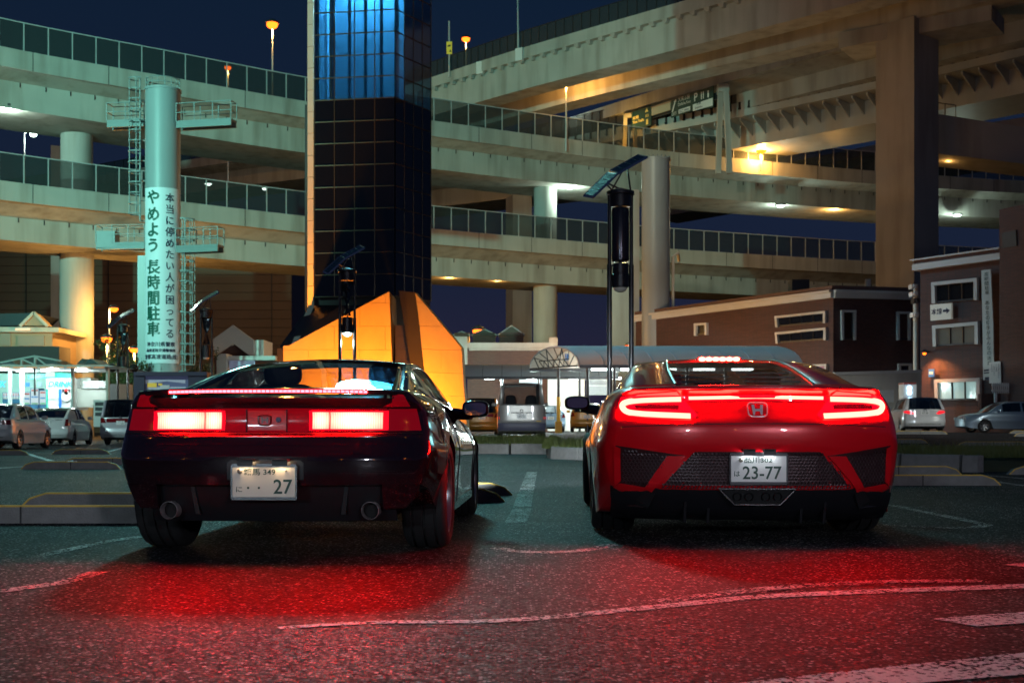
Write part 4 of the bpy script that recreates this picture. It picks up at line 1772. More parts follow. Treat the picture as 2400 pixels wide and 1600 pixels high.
mb.tube([(PX(2034, 75), 75, HB + 1.0), (PX(2034, 75), 75, HB + 1.6)], 0.18, 10)
mb.build('roof_vent', CREAM, BA)

# --- taller brick building at the end
d0, d1 = (PX(2157, 62), 62.0), (PX(2353, 58), 58.0)
BC = thing('brick_building', 'tall dark brick building with three wide windows and a main line arrow sign', 'building', (d0[0], d0[1], 0))
W = Wall(d0, d1)
HC = PZ(634, 62)
mb = MB()
mb.prism([up(W.A, 0), up(W.B, 0), up(W.B, HC), up(W.A, HC)], (8, 3, 0))
mb.build('wall', BRICK, BC)
d2 = (PX(2460, 55.5), 55.5)
W2 = Wall(d1, d2)
mb = MB()
mb.prism([up(W2.A, 0) + W2.n * .3, up(W2.B, 0) + W2.n * .3, up(W2.B, 11.2) + W2.n * .3, up(W2.A, 11.2) + W2.n * .3], (8, 3, 0))
mb.build('wall', BRICK, BC)
mb = MB()
W2.quad(mb, [(2361, 548), (2394, 540), (2396, 577), (2363, 582)], 0.36, 0.05)
mb.build('service_hatch', DARKG, BC)
mb = MB()
mb.prism([up(W.A, HC) + W.n * .30 - W.d * .3, up(W.B, HC) + W.n * .30, up(W.B, HC + .32) + W.n * .30, up(W.A, HC + .32) + W.n * .30 - W.d * .3], -W.n * 1.0)
mb.prism([up(W.A, HC + .50) + W.n * .38 - W.d * .4, up(W.B, HC + .50) + W.n * .38, up(W.B, HC + .58) + W.n * .38, up(W.A, HC + .58) + W.n * .38 - W.d * .4], -W.n * 1.2)
mb.build('cornice', WTRIM, BC)
mb = MB()
mb.prism([up(W.A, HC + .321) + W.n * .25 - W.d * .2, up(W.B, HC + .321) + W.n * .25, up(W.B, HC + .499) + W.n * .25, up(W.A, HC + .499) + W.n * .25 - W.d * .2], -W.n * 1.2)
mb.build('roof_edge', BRICK, BC)
CURT = mat('curtained_window', (0.10, 0.095, 0.08), 0.15, var=0.5, vs=1.2, coat=0.5, emit=(.5, .45, .35), es=.05)
LITW = mat('lit_office_window', (0.25, 0.35, 0.33), 0.12, var=0.6, vs=1.1, coat=0.6, emit=(.55, .85, .80), es=.35)
window3(BC, W, z4((1422, 622), (1722, 592), (1722, 738), (1425, 760)), 2, wt=8)
window3(BC, W, z4((1428, 905), (1728, 878), (1728, 1027), (1432, 1042)), 2, lit=CURT, wt=8)
window3(BC, W, z4((1440, 1258), (1740, 1247), (1740, 1395), (1445, 1398)), 2, lit=LITW, wt=8)
mb = MB()
W.quad(mb, z4((1422, 770), (1562, 757), (1564, 862), (1425, 873)), 0.28, 0.12)
so = mb.build('arrow_sign', mat('sign_cream', (0.72, 0.70, 0.62), 0.5, emit=(.8, .75, .6), es=.10), BC)


def wtext(Wx, body, x0, y0, wpx, hpx, m, par, slope, off, bold=0.01, root=None):
    vs, fs = text_polys(body, 1.0, bold)
    mnx, mxx = min(v[0] for v in vs), max(v[0] for v in vs)
    mny, mxy = min(v[1] for v in vs), max(v[1] for v in vs)
    mb = MB()
    for x, y in vs:
        u = (x - mnx) / (mxx - mnx) * wpx
        v = (y - mny) / (mxy - mny) * hpx
        mb.v.append(Wx.at(x0 + u, y0 + u * slope - v, off))
    mb.f = list(fs)
    o = mb.build('lettering', m, root, recalc=False)
    if par is not None:
        o.parent = par
    return o


wtext(W, '本線', *zoom4(1432, 838), 25, 15, NAVYI, so, -0.09, 0.295, 0.02, BC)
mb = MB()
A = lambda x, y: W.at(*zoom4(x, y), 0.30)
mb.prism([A(1508, 802), A(1530, 800), A(1530, 790), A(1553, 806), A(1532, 828), A(1532, 816), A(1508, 818)], -W.n * 0.01)
o = mb.build('arrow', NAVYI, BC)
o.parent = so
# banner on the wall
t = thing('wall_banner', 'long vertical white banner hung on the dark brick wall', 'banner', W.at(2330, 895, .3))
mb = MB()
pts = [(1760, 545), (1822, 537), (1828, 700), (1838, 900), (1842, 1140), (1845, 1250), (1772, 1262), (1768, 900)]
W.quad(mb, [zoom4(*p) for p in pts], 0.30, 0.04)
bs = mb.build('banner_sheet', mat('banner_dull_white', (0.60, 0.64, 0.60), 0.6, var=0.1, vs=1.0), t)
for i, ch in enumerate('長時間駐車あなたの勝手がみんなの迷惑'):
    f = i / 17
    yy = lerp(585, 705, i / 4) if i < 5 else lerp(770, 1165, (i - 5) / 12)
    wtext(W, ch, *zoom4(1780 + f * 22, yy), 9.5, 9.5, mat('banner_grey_green_ink', (0.10, 0.16, 0.14), 0.6), bs, -0.05, 0.315, 0.012, t)
mb = MB()
W.quad(mb, z4((1778, 1195), (1822, 1190), (1822, 1200), (1778, 1205)), 0.31, 0.01)
W.quad(mb, z4((1778, 1212), (1822, 1208), (1822, 1216), (1778, 1220)), 0.31, 0.01)
W.quad(mb, z4((1785, 1243), (1818, 1240), (1818, 1262), (1785, 1264)), 0.31, 0.01)
mb.build('banner_mark', NAVYI, t)
t = thing('notice_board', 'white notice board with small print beside the long wall banner', 'sign', W.at(2345, 895, .4))
mb = MB()
W.quad(mb, z4((1820, 1146), (1895, 1140), (1899, 1280), (1822, 1283)), 0.42, 0.05)
nb = mb.build('board', SIGNW, t)
for r_, tx in enumerate(['長時間駐車禁止', '大型車両', 'ご利用の方へ', 'お知らせ']):
    for i, ch in enumerate(tx):
        wtext(W, ch, *zoom4(1880 - r_ * 15, 1168 + i * 13), 3.6, 3.6, NAVYI, nb, 0, 0.43, 0.0, t)
t = thing('accessible_sign', 'small square blue sign on the orange lit brick wall', 'sign', W.at(2191, 877, .2))
mb = MB()
W.quad(mb, z4((1413, 1190), (1450, 1190), (1450, 1240), (1413, 1242)), 0.3, 0.05)
o = mb.build('board', mat('sign_blue', (0.03, 0.15, 0.45), 0.5, emit=(.1, .35, .9), es=.15), t)
mb = MB()
W.quad(mb, z4((1420, 1208), (1443, 1208), (1443, 1222), (1420, 1222)), 0.31, 0.01)
o2 = mb.build('symbol', SIGNW, t)
o2.parent = o
t = thing('wall_lamp', 'orange wall lamp shining down the dark brick wall', 'lamp', W.at(2190, 826, .4))
mb = MB()
mb.bar(W.at(2178, 824, 0), W.at(2190, 822, .75), 0.06)
mb.build('arm', DARKG, t)
p = W.at(2190, 826, .8)
mb = MB()
mb.lathe([(0.06, 0.12), (0.2, 0.0), (0.21, -0.04)], 12, p)
mb.build('shade', DARKG, t)
mb = MB()
mb.sphere(p - Vector((0, 0, .06)), 0.09)
mb.build('bulb', SODIUM, t, smooth=True)
light('SPOT', 'lamp_light', t, p - Vector((0, 0, .15)), (1, .40, .12), 420, .1, 115, W.at(2200, 900, 0.1), .7)
t = thing('camera_pole', 'tall pole carrying surveillance cameras at the gap between brick buildings', 'pole', (PX(2147, 64), 64, 0))
mb = MB()
mb.tube([(PX(2147, 64), 64, 0), (PX(2147, 64), 64, PZ(670, 64))], 0.14, 10)
mb.build('shaft', CREAM, t, smooth=True)
for k, (x, y) in enumerate([(2140, 672), (2141, 690), (2146, 705), (2143, 738)]):
    mb = MB()
    q = P(x, y, 63.6)
    mb.box(q, (0.32, 0.55, 0.24))
    mb.lathe([(0.10, -.1), (0.11, .1)], 10, q - Vector((0, .3, 0)), axis='Y')
    mb.build('camera_unit', [GALV, WHITEP, DARKG, WHITEP][k], t)

# --- low wall, machine and railing before the brick buildings
t = thing('boundary_wall', 'pale low boundary wall in front of the brick office building', 'wall', (PX(2060, 60), 60, 0))
mb = MB()
mb.slab([(1958, 878), (2160, 872), (2160, 1020), (1958, 1020)], 60, 0.25)
mb.build('wall_body', CREAM, t)
mb = MB()
mb.slab([(1956, 872), (2162, 866), (2162, 873), (1956, 879)], 59.9, 0.45)
mb.build('coping', WTRIM, t)
mb = MB()
mb.slab([(2045, 915), (2095, 913), (2095, 942), (2045, 944)], 59.9, 0.05)
mb.build('notice', WHITEP, t)
t = thing('ticket_machine', 'white ticket machine with two glowing blue lights beside the white wagon', 'machine', (PX(2140, 54), 54, gz(18, 54)))
mb = MB()
mb.slab([(2118, 900), (2148, 900), (2148, 985), (2118, 985)], 54, 0.7)
mb.build('cabinet', WHITEP, t)
mb = MB()
mb.slab([(2119, 896), (2147, 896), (2147, 900), (2119, 900)], 53.9, 0.8)
mb.build('cap', mat('red_cap', (.35, .02, .02), .5), t)
for y in (909, 920):
    mb = MB()
    mb.lathe([(0.10, 0), (0.10, 0.05)], 12, P(2132, y, 53.93), axis='Y')
    mb.build('indicator_light', glow('blue_indicator', (.45, .75, 1), 6), t)
t = thing('white_railing', 'white picket railing at the foot of the dark brick building', 'railing', (PX(2365, 58), 58, gz(20, 58)))
for i in range(26):
    mb = MB()
    x = lerp(2326, 2440, i / 25)
    mb.slab([(x, 897), (x + 2.6, 897), (x + 2.6, 921), (x, 921)], 57.3, 0.05)
    mb.build('slat', WHITEP, t)
mb = MB()
for y in (900, 913):
    mb.slab([(2325, y), (2445, y), (2445, y + 4), (2325, y + 4)], 57.36, 0.06)
mb.build('rail', WHITEP, t)
mb = MB()
for x in (2332, 2366, 2420):
    mb.slab([(x, 920), (x + 5, 920), (x + 5, 1000), (x, 1000)], 57.36, 0.12)
mb.build('support', WHITEP, t)
mb = MB()
mb.slab([(2300, 922), (2460, 922), (2460, 985), (2300, 985)], 57.8, 0.4)
mb.build('base_wall', BRICK, t)

# --- low brick building with pyramid skylights
def zoom5(x, y):
    return (1060 + x * 0.19134, 780 + y * 0.19134)


t = thing('brick_building', 'low brown brick building with white parapet and pyramid skylights', 'building', (PX(1190, 76), 76, 0))
z5 = lambda *p: [zoom5(*q) for q in p]
mb = MB()
mb.slab(z5((185, 200), (1270, 200), (1270, 1250), (185, 1250)), 76, 8)
mb.build('wall', BRICK2, t)
mb = MB()
mb.slab(z5((180, 120), (1290, 120), (1290, 188), (180, 188)), 75.8, 1.0)
mb.slab(z5((205, 189), (1270, 189), (1270, 212), (205, 212)), 75.6, 1.0)
mb.build('parapet', CREAM, t)
mb = MB()
mb.slab(z5((28, 42), (182, 42), (186, 470), (32, 470)), 75.5, 1.6)
mb.build('corner_pier', CREAM, t)
mb = MB()
mb.slab(z5((1185, 55), (1292, 55), (1292, 119), (1185, 119)), 75.7, 0.8)
mb.build('corner_pier', CREAM, t)
COPPER = mat('skylight_metal', (0.26, 0.21, 0.15), 0.5, var=.1, vs=2)
for (x0, x1, yb, ya, Y) in [(1062, 1101, 792, 775, 79), (1105, 1164, 792, 769, 79), (1167, 1230, 792, 760, 78)]:
    mb = MB()
    a, b, c = P(x0, yb - 7, Y), P(x1, yb - 7, Y), P((x0 + x1) / 2, ya, Y)
    w = (b - a).x
    ap = Vector((c.x, Y + w / 2, c.z))
    mb.v = [a, b, b + Vector((0, w, 0)), a + Vector((0, w, 0)), ap]
    mb.f = [(0, 1, 4), (1, 2, 4), (2, 3, 4), (3, 0, 4), (3, 2, 1, 0)]
    sk = mb.build('skylight', COPPER, t)
    mb = MB()
    for q in (a, b):
        mb.bar(q, ap, 0.07)
    o = mb.build('skylight_rib', WTRIM, t)
    o.parent = sk
    mb = MB()
    mb.box((c.x, Y + w / 2, PZ(yb, Y)), (w * .9, w * .9, 0.7))
    o = mb.build('skylight_base', BRICK2, t)
    o.parent = sk
mb = MB()
mb.slab(z5((1170, 555), (1620, 555), (1620, 1200), (1170, 1200)), 73, 0.3)
mb.build('pale_wall', mat('pale_lit_wall', (0.62, 0.62, 0.58), .7, var=.08, vs=2), t)
mb = MB()
for i in range(16):
    x = 1680 + i * 14
    mb.slab(z5((x, 560), (x + 6, 560), (x + 6, 760), (x, 760)), 72, 0.05)
mb.slab(z5((1660, 560), (1900, 560), (1900, 570), (1660, 570)), 72.1, .05)
mb.slab(z5((1660, 640), (1900, 640), (1900, 650), (1660, 650)), 72.1, .05)
mb.build('lattice_screen', WHITEP, t)
mb = MB()
mb.slab(z5((820, 570), (1050, 570), (1050, 625), (820, 625)), 75.4, .05)
mb.build('lit_sign', glow('white_sign_glow', (.8, 1, 1), 1.2), t)

# --- canopies
CANV = mat('canopy_sheet', (0.55, 0.50, 0.44), 0.6, var=.06, vs=1)
UNDER = mat('canopy_lining', (0.66, 0.70, 0.70), 0.5)


def barrel(t, x0, x1, Y, zb, rise, w, skew, m_top, ribs=10, nm='roof_panel', rr=0.05):
    """barrel vault along X from x0 to x1, spanning Y..Y+w, one panel per bay"""
    n = 12
    def pt(x, a, off=0.0):
        yy = Y + w * (0.5 - 0.5 * math.cos(a))
        return Vector((x + skew * (0.5 - 0.5 * math.cos(a)) * w, yy, zb + (rise + off) * math.sin(a)))
    nb = ribs
    for i in range(nb):
        xa, xb = lerp(x0, x1, i / nb) + 0.01, lerp(x0, x1, (i + 1) / nb) - 0.01
        mb = MB()
        for j in range(n + 1):
            a = PI * j / n
            mb.v += [pt(xa, a), pt(xb, a), pt(xa, a, -0.04), pt(xb, a, -0.04)]
        for j in range(n):
            k = 4 * j
            mb.f += [(k, k + 1, k + 5, k + 4), (k + 2, k + 6, k + 7, k + 3), (k, k + 4, k + 6, k + 2), (k + 1, k + 3, k + 7, k + 5)]
        mb.build(nm, m_top, t, smooth=True)
    for i in range(nb + 1):
        x = lerp(x0, x1, i / nb)
        mb = MB()
        mb.tube([pt(x, PI * j / n, -0.06) for j in range(n + 1)], rr, 6)
        mb.build('rib', STEELP if ribs > 8 else DARKG, t, smooth=True)
    mb = MB()
    for yy in (0.0, PI):
        mb.bar(pt(x0, yy), pt(x1, yy), 0.12, 0.16)
    mb.build('eaves_beam', DARKG, t)
    return pt


YC = 60.0
CA = thing('arched_canopy', 'cream barrel vaulted walkway canopy with an open trussed end', 'canopy', (PX(1540, YC), YC, gz(5, 60)))
zb = PZ(859, YC)
XA = PX(1358, YC)
pt = barrel(CA, XA, PX(1880, YC), YC, zb, PZ(813, YC + 1.7) - zb + 0.06, 3.4, -0.72, CANV, 9)
tr = MB()
arc = [pt(XA, PI * j / 10, -0.1) for j in range(11)]
lo = [Vector((lerp(arc[0].x, arc[-1].x, j / 10), lerp(arc[0].y, arc[-1].y, j / 10), zb + 0.05)) for j in range(11)]
md = [Vector((p.x, p.y, zb + 0.42)) for p in lo]
tr.bar(lo[0], lo[-1], 0.07)
tr.bar(md[2], md[8], 0.05)
for j in range(2, 9):
    tr.bar(lo[j], md[j] if j % 2 else arc[j], 0.04)
    if j < 8:
        tr.bar(lo[j], md[j + 1], 0.035)
        tr.bar(md[j], arc[j + 1], 0.035)
tr.build('end_truss', DARKG, CA)
for i, px in enumerate((1309, 1377, 1440, 1520, 1610, 1700, 1790)):
    mb = MB()
    x = PX(px, YC + (1.5 if i == 0 else 0.1))
    yy = YC + (1.5 if i == 0 else 0.1)
    mb.tube([(x, yy, 0), (x, yy, zb)], 0.075, 10)
    mb.build('post', DARKG, CA, smooth=True)
mb = MB()
x = PX(1309, YC + 1.5)
mb.tube([(x, YC + 1.5, gz(2, 61)), (x, YC + 1.5, PZ(930, YC + 1.5))], 0.10, 10)
mb.box((x, YC + 1.5, gz(2, 61) + 0.28), (0.35, 0.35, 0.6))
mb.build('yellow_post_base', YELLOW, CA)
for i, px in enumerate((1411, 1480, 1560, 1650, 1740)):
    mb = MB()
    p = Vector((PX(px, YC + 1.7), YC + 1.7, PZ(865, YC + 1.7)))
    mb.tube([p - Vector((.55, 0, 0)), p + Vector((.55, 0, 0))], 0.07, 8)
    mb.build('tube_light', TUBE, CA, smooth=True)
    if i < 4:
        light('POINT', 'tube_lamp', CA, p - Vector((0, 0, .25)), (.82, 1, .96), 200, .3)
t = thing('accessible_sign', 'blue wheelchair parking sign on the arched canopy post', 'sign', P(1328, 845, YC + 1.2))
mb = MB()
mb.slab(z5((1380, 255), (1422, 255), (1422, 335), (1380, 335)), YC + 1.2, 0.04)
o = mb.build('board', MATS['sign_blue'], t)
mb = MB()
mb.slab(z5((1380, 340), (1432, 340), (1432, 403), (1380, 403)), YC + 1.2, 0.04)
mb.build('caption_board', SIGNW, t)
mb = MB()
c = P(*zoom5(1402, 312), YC + 1.18)
for j in range(9):
    a, b = PI * 1.1 * j / 8 + PI * .55, PI * 1.1 * (j + 1) / 8 + PI * .55
    mb.bar(c + Vector((math.cos(a), 0, math.sin(a))) * .075, c + Vector((math.cos(b), 0, math.sin(b))) * .075, .02)
mb.bar(c + Vector((-.02, 0, .0)), c + Vector((-.02, 0, .14)), .025)
mb.sphere(c + Vector((-.02, 0, .18)), .028, 8, 6)
o2 = mb.build('wheelchair_symbol', SIGNW, t)
o2.parent = o

CBn = thing('lit_canopy', 'lower barrel canopy with fluorescent tubes behind the grey van', 'canopy', (PX(1260, 66), 66, gz(1, 66)))
zb2 = PZ(888, 66)
x0, x1 = PX(1085, 66), PX(1450, 66)
NB = 8
for i in range(NB):
    xa, xb = lerp(x0, x1, i / NB), lerp(x0, x1, (i + 1) / NB)
    mb = MB()
    prof = [(0.0, 0.0), (0.25, 0.12), (0.8, 0.42), (1.6, 0.68), (2.5, 0.78), (3.6, 0.66)]
    for x in (xa + .01, xb - .01):
        for dy, dz in prof:
            mb.v += [Vector((x, 66 + dy, zb2 + dz + 0.10)), Vector((x, 66 + dy, zb2 + dz + 0.14))]
    k = len(prof) * 2
    for j in range(len(prof) - 1):
        a = 2 * j
        mb.f += [(a, a + 2, k + a + 2, k + a), (a + 1, k + a + 1, k + a + 3, a + 3)]
    mb.build('roof_panel', UNDER, CBn, smooth=True)
    mb = MB()
    mb.tube([Vector((xa, 66 + dy, zb2 + dz + 0.06)) for dy, dz in prof], 0.045, 6)
    mb.build('rib', DARKG, CBn, smooth=True)
    if i % 2 == 0:
        mb = MB()
        mb.tube([(xa, 66.1, 0), (xa, 66.1, zb2)], 0.07, 8)
        mb.build('post', DARKG, CBn, smooth=True)
mb = MB()
mb.bar((x0, 66, zb2 + .06), (x1, 66, zb2 + .06), 0.12, 0.14)
mb.build('eaves_beam', DARKG, CBn)
for i, px in enumerate((1147, 1246, 1345, 1443)):
    p = Vector((PX(px, 67.2), 67.2, PZ(886, 67.2)))
    mb = MB()
    mb.tube([p - Vector((.30, 0, 0)), p + Vector((.30, 0, 0))], 0.07, 8)
    mb.build('tube_light', TUBE, CBn, smooth=True)
    light('POINT', 'tube_lamp', CBn, p - Vector((0, .1, .2)), (.80, 1, .98), 800, .25)

# --- far warehouse and the small gabled buildings
CLAD = mat('warehouse_cladding', (0.22, 0.14, 0.09), 0.7, var=0.12, vs=0.3)
WH = thing('warehouse', 'huge dark brown clad warehouse behind the ring viaducts', 'building', (PX(300, 150), 150, 0))
zt = PZ(520, 150)
rows = 24
for r_ in range(rows):
    mb = MB()
    za, zb_ = zt * r_ / rows, zt * (r_ + 1) / rows - 0.05
    off = random.uniform(-.02, .02)
    mb.prism([(PX(-120, 150), 150 + off, za), (PX(683, 150), 150 + off, za), (PX(683, 150), 150 + off, zb_), (PX(-120, 150), 150 + off, zb_)], (0, .3, 0))
    mb.build('cladding_panel', CLAD, WH)
mb = MB()
mb.box((PX(281, 150), 165, zt / 2), (PX(683, 150) - PX(-120, 150) - .2, 29, zt - .2))
mb.build('core', BLACKP, WH)
for x in (60, 253, 450, 636):
    mb = MB()
    mb.slab([(x, 560), (x + 1.5, 560), (x + 1.5, 900), (x, 900)], 149.8, .1)
    mb.build('downpipe', DARKG, WH)


def zoom3b(x, y):                                    # crop (0,540)-(740,1060)
    return (x * 0.33169, 540 + y * 0.33169)


z3 = lambda *p: [zoom3b(*q) for q in p]
t = thing('gabled_building', 'gabled cream building with dark roof beyond the drinks shop', 'building', (PX(60, 88), 88, 0))
mb = MB()
mb.slab(z3((-80, 715), (370, 715), (370, 1300), (-80, 1300)), 88, 6)
mb.build('wall', mat('ochre_render', (0.40, 0.30, 0.20), .8, var=.1, vs=1), t)
mb = MB()
mb.slab(z3((-80, 680), (417, 685), (417, 718), (-80, 716)), 87.6, 7)
mb.build('eaves', CREAM, t)
mb = MB()
mb.slab(z3((-80, 588), (240, 583), (150, 672), (-80, 672)), 88.5, 5)
mb.build('roof', mat('dark_slate', (.02, .022, .03), .5), t)
mb = MB()
mb.slab(z3((148, 672), (240, 583), (332, 672)), 87.8, 1.2)
mb.build('gable', MATS['ochre_render'], t)
mb = MB()
for a, b in (((142, 676), (240, 580)), ((240, 580), (338, 676))):
    mb.bar(P(*zoom3b(*a), 87.7), P(*zoom3b(*b), 87.7), 0.18, .2)
mb.build('gable_trim', CREAM, t)
for a in (((0, 728), (75, 728), (75, 812), (0, 812)), ((125, 745), (312, 745), (312, 815), (125, 815))):
    mb = MB()
    mb.slab(z3(*a), 87.9, .1)
    mb.build('shutter', mat('grey_shutter', (.34, .28, .22), .6), t)
mb = MB()
mb.slab(z3((-60, 818), (418, 818), (418, 1000), (-60, 1000)), 78, 2.0)
mb.build('dark_screen_wall', mat('dark_brown_wall', (.05, .035, .035), .8), t)
mb = MB()
p0, p1 = P(*zoom3b(110, 698), 87.4), P(*zoom3b(212, 698), 87.4)
mb.bar(p0, p1, .12, .14)
mb.build('strip_light', glow('warm_strip', (1, .75, .45), 1.3), t)

t = thing('gabled_building', 'small gabled brick building with white verge and an oval window', 'building', (PX(570, 80), 80, 0))
mb = MB()
mb.slab(z3((1515, 810), (1650, 720), (1785, 820), (1785, 1300), (1515, 1300)), 80, 6)
mb.build('wall', BRICK, t)
mb = MB()
for a, b in (((1505, 768), (1645, 668)), ((1645, 668), (1795, 778)),):
    pa, pb = P(*zoom3b(*a), 79.7), P(*zoom3b(*b), 79.7)
    mb.prism([pa, pb, pb + Vector((0, 0, -1.2)), pa + Vector((0, 0, -1.2))], (0, .5, 0))
mb.slab(z3((1786, 776), (1862, 772), (1862, 900), (1786, 900)), 79.9, 3)
mb.build('verge', WTRIM, t)
mb = MB()
c = P(*zoom3b(1642, 782), 79.9)
mb.lathe([(0.30, 0), (0.30, .12)], 18, (0, 0, 0), axis='Y')
mb.v = [c + Vector((v.x * .55, v.y - .1, v.z * 1.0)) for v in mb.v]
mb.build('oval_window', CREAM, t)
mb = MB()
mb.slab(z3((1600, 885), (1945, 885), (1945, 915), (1600, 915)), 78, 3)
mb.slab(z3((1530, 870), (1600, 870), (1600, 1080), (1530, 1080)), 77.5, 1.6)
mb.build('forebuilding', WTRIM, t)
mb = MB()
mb.slab(z3((1620, 918), (1800, 918), (1800, 985), (1620, 985)), 77.8, .1)
mb.build('poster', mat('blue_poster', (.25, .3, .42), .5, var=.5, vs=1.5, emit=(.5, .55, .8), es=.12), t)
mb = MB()
mb.slab(z3((1605, 986), (1960, 986), (1960, 1200), (1605, 1200)), 79, 1)
mb.build('brick_base', BRICK, t)

# ------------------------------------------------------------------ drinks shop
def zoom6(x, y):                                     # crop (0,800)-(330,1060)
    return (x * 0.16583, 800 + y * 0.16583)


z6 = lambda *p: [zoom6(*q) for q in p]
SH = thing('drinks_shop', 'brightly lit drinks kiosk with flat canopy and vending front', 'shop', (PX(110, 62), 62, 0))
YS = 62.0
SHW = mat('shop_white', (.72, .74, .72), .4, var=.04, vs=1)
mb = MB()
mb.slab(z6((-200, 330), (1500, 330), (1640, 352), (-200, 372)), 57, 6.0)
mb.build('canopy_roof', STEELP, SH)
mb = MB()
mb.slab(z6((-200, 452), (655, 452), (655, 900), (-200, 900)), YS + 2.2, .4)
mb.build('back_wall', SHW, SH)
mb = MB()
mb.slab(z6((655, 515), (1000, 515), (1000, 960), (655, 960)), YS - .3, 2.5)
mb.build('vending_block', SHW, SH)
mb = MB()
mb.slab(z6((1035, 520), (1280, 510), (1280, 660), (1035, 660)), YS + 1, 1.2)
mb.slab(z6((1050, 670), (1500, 670), (1500, 930), (1050, 930)), YS + .6, .3)
mb.build('side_screen', mat('frosted_screen', (.50, .52, .47), .3, var=.15, vs=1), SH)
for i in range(7):
    mb = MB()
    y = 560 + i * 15
    mb.slab(z6((1170, y), (1490, y), (1490, y + 9), (1170, y + 9)), YS + .3, .06)
    mb.build('louvre', GALV, SH)
mb = MB()
mb.slab(z6((400, 480), (820, 440), (1000, 450), (1000, 512), (655, 515), (400, 530)), YS - .5, .3)
mb.build('green_fascia', mat('teal_fascia', (.02, .38, .30), .5, emit=(.05, .8, .6), es=.25), SH)
for (x, w) in ((128, 16), (298, 20), (1016, 14)):
    mb = MB()
    mb.slab(z6((x - w, 372), (x + w, 372), (x + w, 960), (x - w, 960)), 58 + (3 if x < 900 else 0), .25)
    mb.build('column', SHW, SH)
mb = MB()
mb.slab(z6((1496, 360), (1530, 360), (1530, 930), (1496, 930)), 57.5, .2)
mb.build('column', CREAM, SH)
mb = MB()
mb.slab(z6((478, 372), (496, 372), (496, 760), (478, 760)), 57.3, .1)
mb.build('column', DARKG, SH)
for i, (a, b, c_, d_) in enumerate([(35, 275, 720, 812), (325, 425, 710, 890), (430, 545, 660, 890), (555, 650, 690, 890)]):
    mb = MB()
    mb.slab(z6((a, c_), (b, c_), (b, d_ + 60), (a, d_ + 60)), YS + 1.2, .8)
    vm = mb.build('vending_machine', mat('vending_blue', (.05, .16, .32), .4), SH)
    mb = MB()
    mb.slab(z6((a + 6, c_ + 6), (b - 6, c_ + 6), (b - 6, d_), (a + 6, d_)), YS + 1.15, .04)
    o = mb.build('vending_window', glow('vending_glow', (.75, .95, 1), .8), SH)
    o.parent = vm
    for r_ in range(3):
        mb = MB()
        yy = lerp(c_ + 20, d_ - 25, r_ / 2)
        nbt = 7
        for k in range(nbt):
            x = lerp(a + 14, b - 22, k / (nbt - 1))
            mb.slab(z6((x, yy), (x + 7, yy), (x + 7, yy + 22), (x, yy + 22)), YS + 1.1, .05)
        o = mb.build('drink_row', mat('drink_label_%d' % (r_ % 3), [(.6, .12, .1), (.1, .3, .6), (.2, .5, .3)][r_ % 3], .4), SH, kind='stuff')
        o.parent = vm
BLUEG = glow('drink_sign_glow', (.06, .55, 1.0), 2.2)
for k, (xc, body) in enumerate(((840, 'DRINK'), (-95, 'DRINK'))):
    p = P(*zoom6(xc, 607), YS - .45)
    put_text('lettering', body, 0.40, BLUEG, SH, lambda x, y, p=p: p + Vector((x, 0, y * 1.0)), bold=.012, shear=.3)
mb = MB()
mb.slab(z6((828, 672), (862, 672), (862, 955), (828, 955)), YS - .36, .05)
mb.build('blue_stripe', mat('stripe_blue', (.01, .14, .6), .4, emit=(.02, .3, 1), es=.3), SH)
mb = MB()
mb.slab(z6((652, 672), (672, 672), (672, 955), (652, 955)), YS - .36, .05)
mb.build('green_stripe', mat('stripe_green', (.02, .4, .3), .4), SH)
mb = MB()
mb.slab(z6((880, 672), (987, 672), (987, 830), (880, 830)), YS - .37, .05)
po = mb.build('poster', mat('poster_black', (.02, .015, .02), .4), SH)
mb = MB()
mb.lathe([(.055 * 1.6, 0), (.055 * 1.6, .03)], 12, P(*zoom6(935, 688), YS - .40), axis='Y')
o = mb.build('poster_print', mat('poster_red', (.8, .02, .02), .4, emit=(1, .05, .05), es=.4), SH)
o.parent = po
mb = MB()
mb.lathe([(.12, 0), (.12, .03)], 12, P(*zoom6(935, 722), YS - .40), axis='Y')
mb.lathe([(.26, 0), (.26, .03)], 16, P(*zoom6(935, 778), YS - .40), axis='Y')
o = mb.build('poster_print', SHW, SH)
o.parent = po
mb = MB()
mb.slab(z6((680, 750), (778, 750), (778, 812), (680, 812)), YS - .37, .04)
mb.build('paper_notice', WHITEP, SH)
for k, (x, y) in enumerate(((385, 608), (555, 605))):
    mb = MB()
    mb.slab(z6((x - 24, y - 28), (x + 24, y - 28), (x + 24, y + 28), (x - 24, y + 28)), YS + 2.1, .05)
    mb.build('menu_panel', glow('menu_glow_%d' % k, [(.12, .5, 1), (.5, .9, 1)][k], 1.2), SH)
for i, (xc, w) in enumerate(((40, 60), (265, 35), (395, 60), (640, 55), (760, 80), (1165, 75), (1090, 50))):
    p = P(*zoom6(xc, 388 + (i % 2) * 18), 59 + (i % 3))
    mb = MB()
    ww = w * .16583 / FPX * 60
    mb.tube([p - Vector((ww, 0, 0)), p + Vector((ww, 0, 0))], .075, 8)
    mb.build('tube_light', TUBE, SH, smooth=True)
    if i in (0, 2, 4, 5):
        light('POINT', 'tube_lamp', SH, p - Vector((0, .2, .3)), (.78, 1, .97), 170, .3)
mb = MB()
mb.slab(z6((655, 372), (770, 372), (770, 500), (640, 500)), YS - .6, .05)
mb.build('light_box', glow('light_box_glow', (.85, 1, .95), 1.0), SH)
tr = MB()
for x in (300, 490):
    tr.slab(z6((x - 11, 240 if x == 300 else 205), (x + 11, 240 if x == 300 else 205), (x + 11, 330), (x - 11, 330)), 57.2, .15)
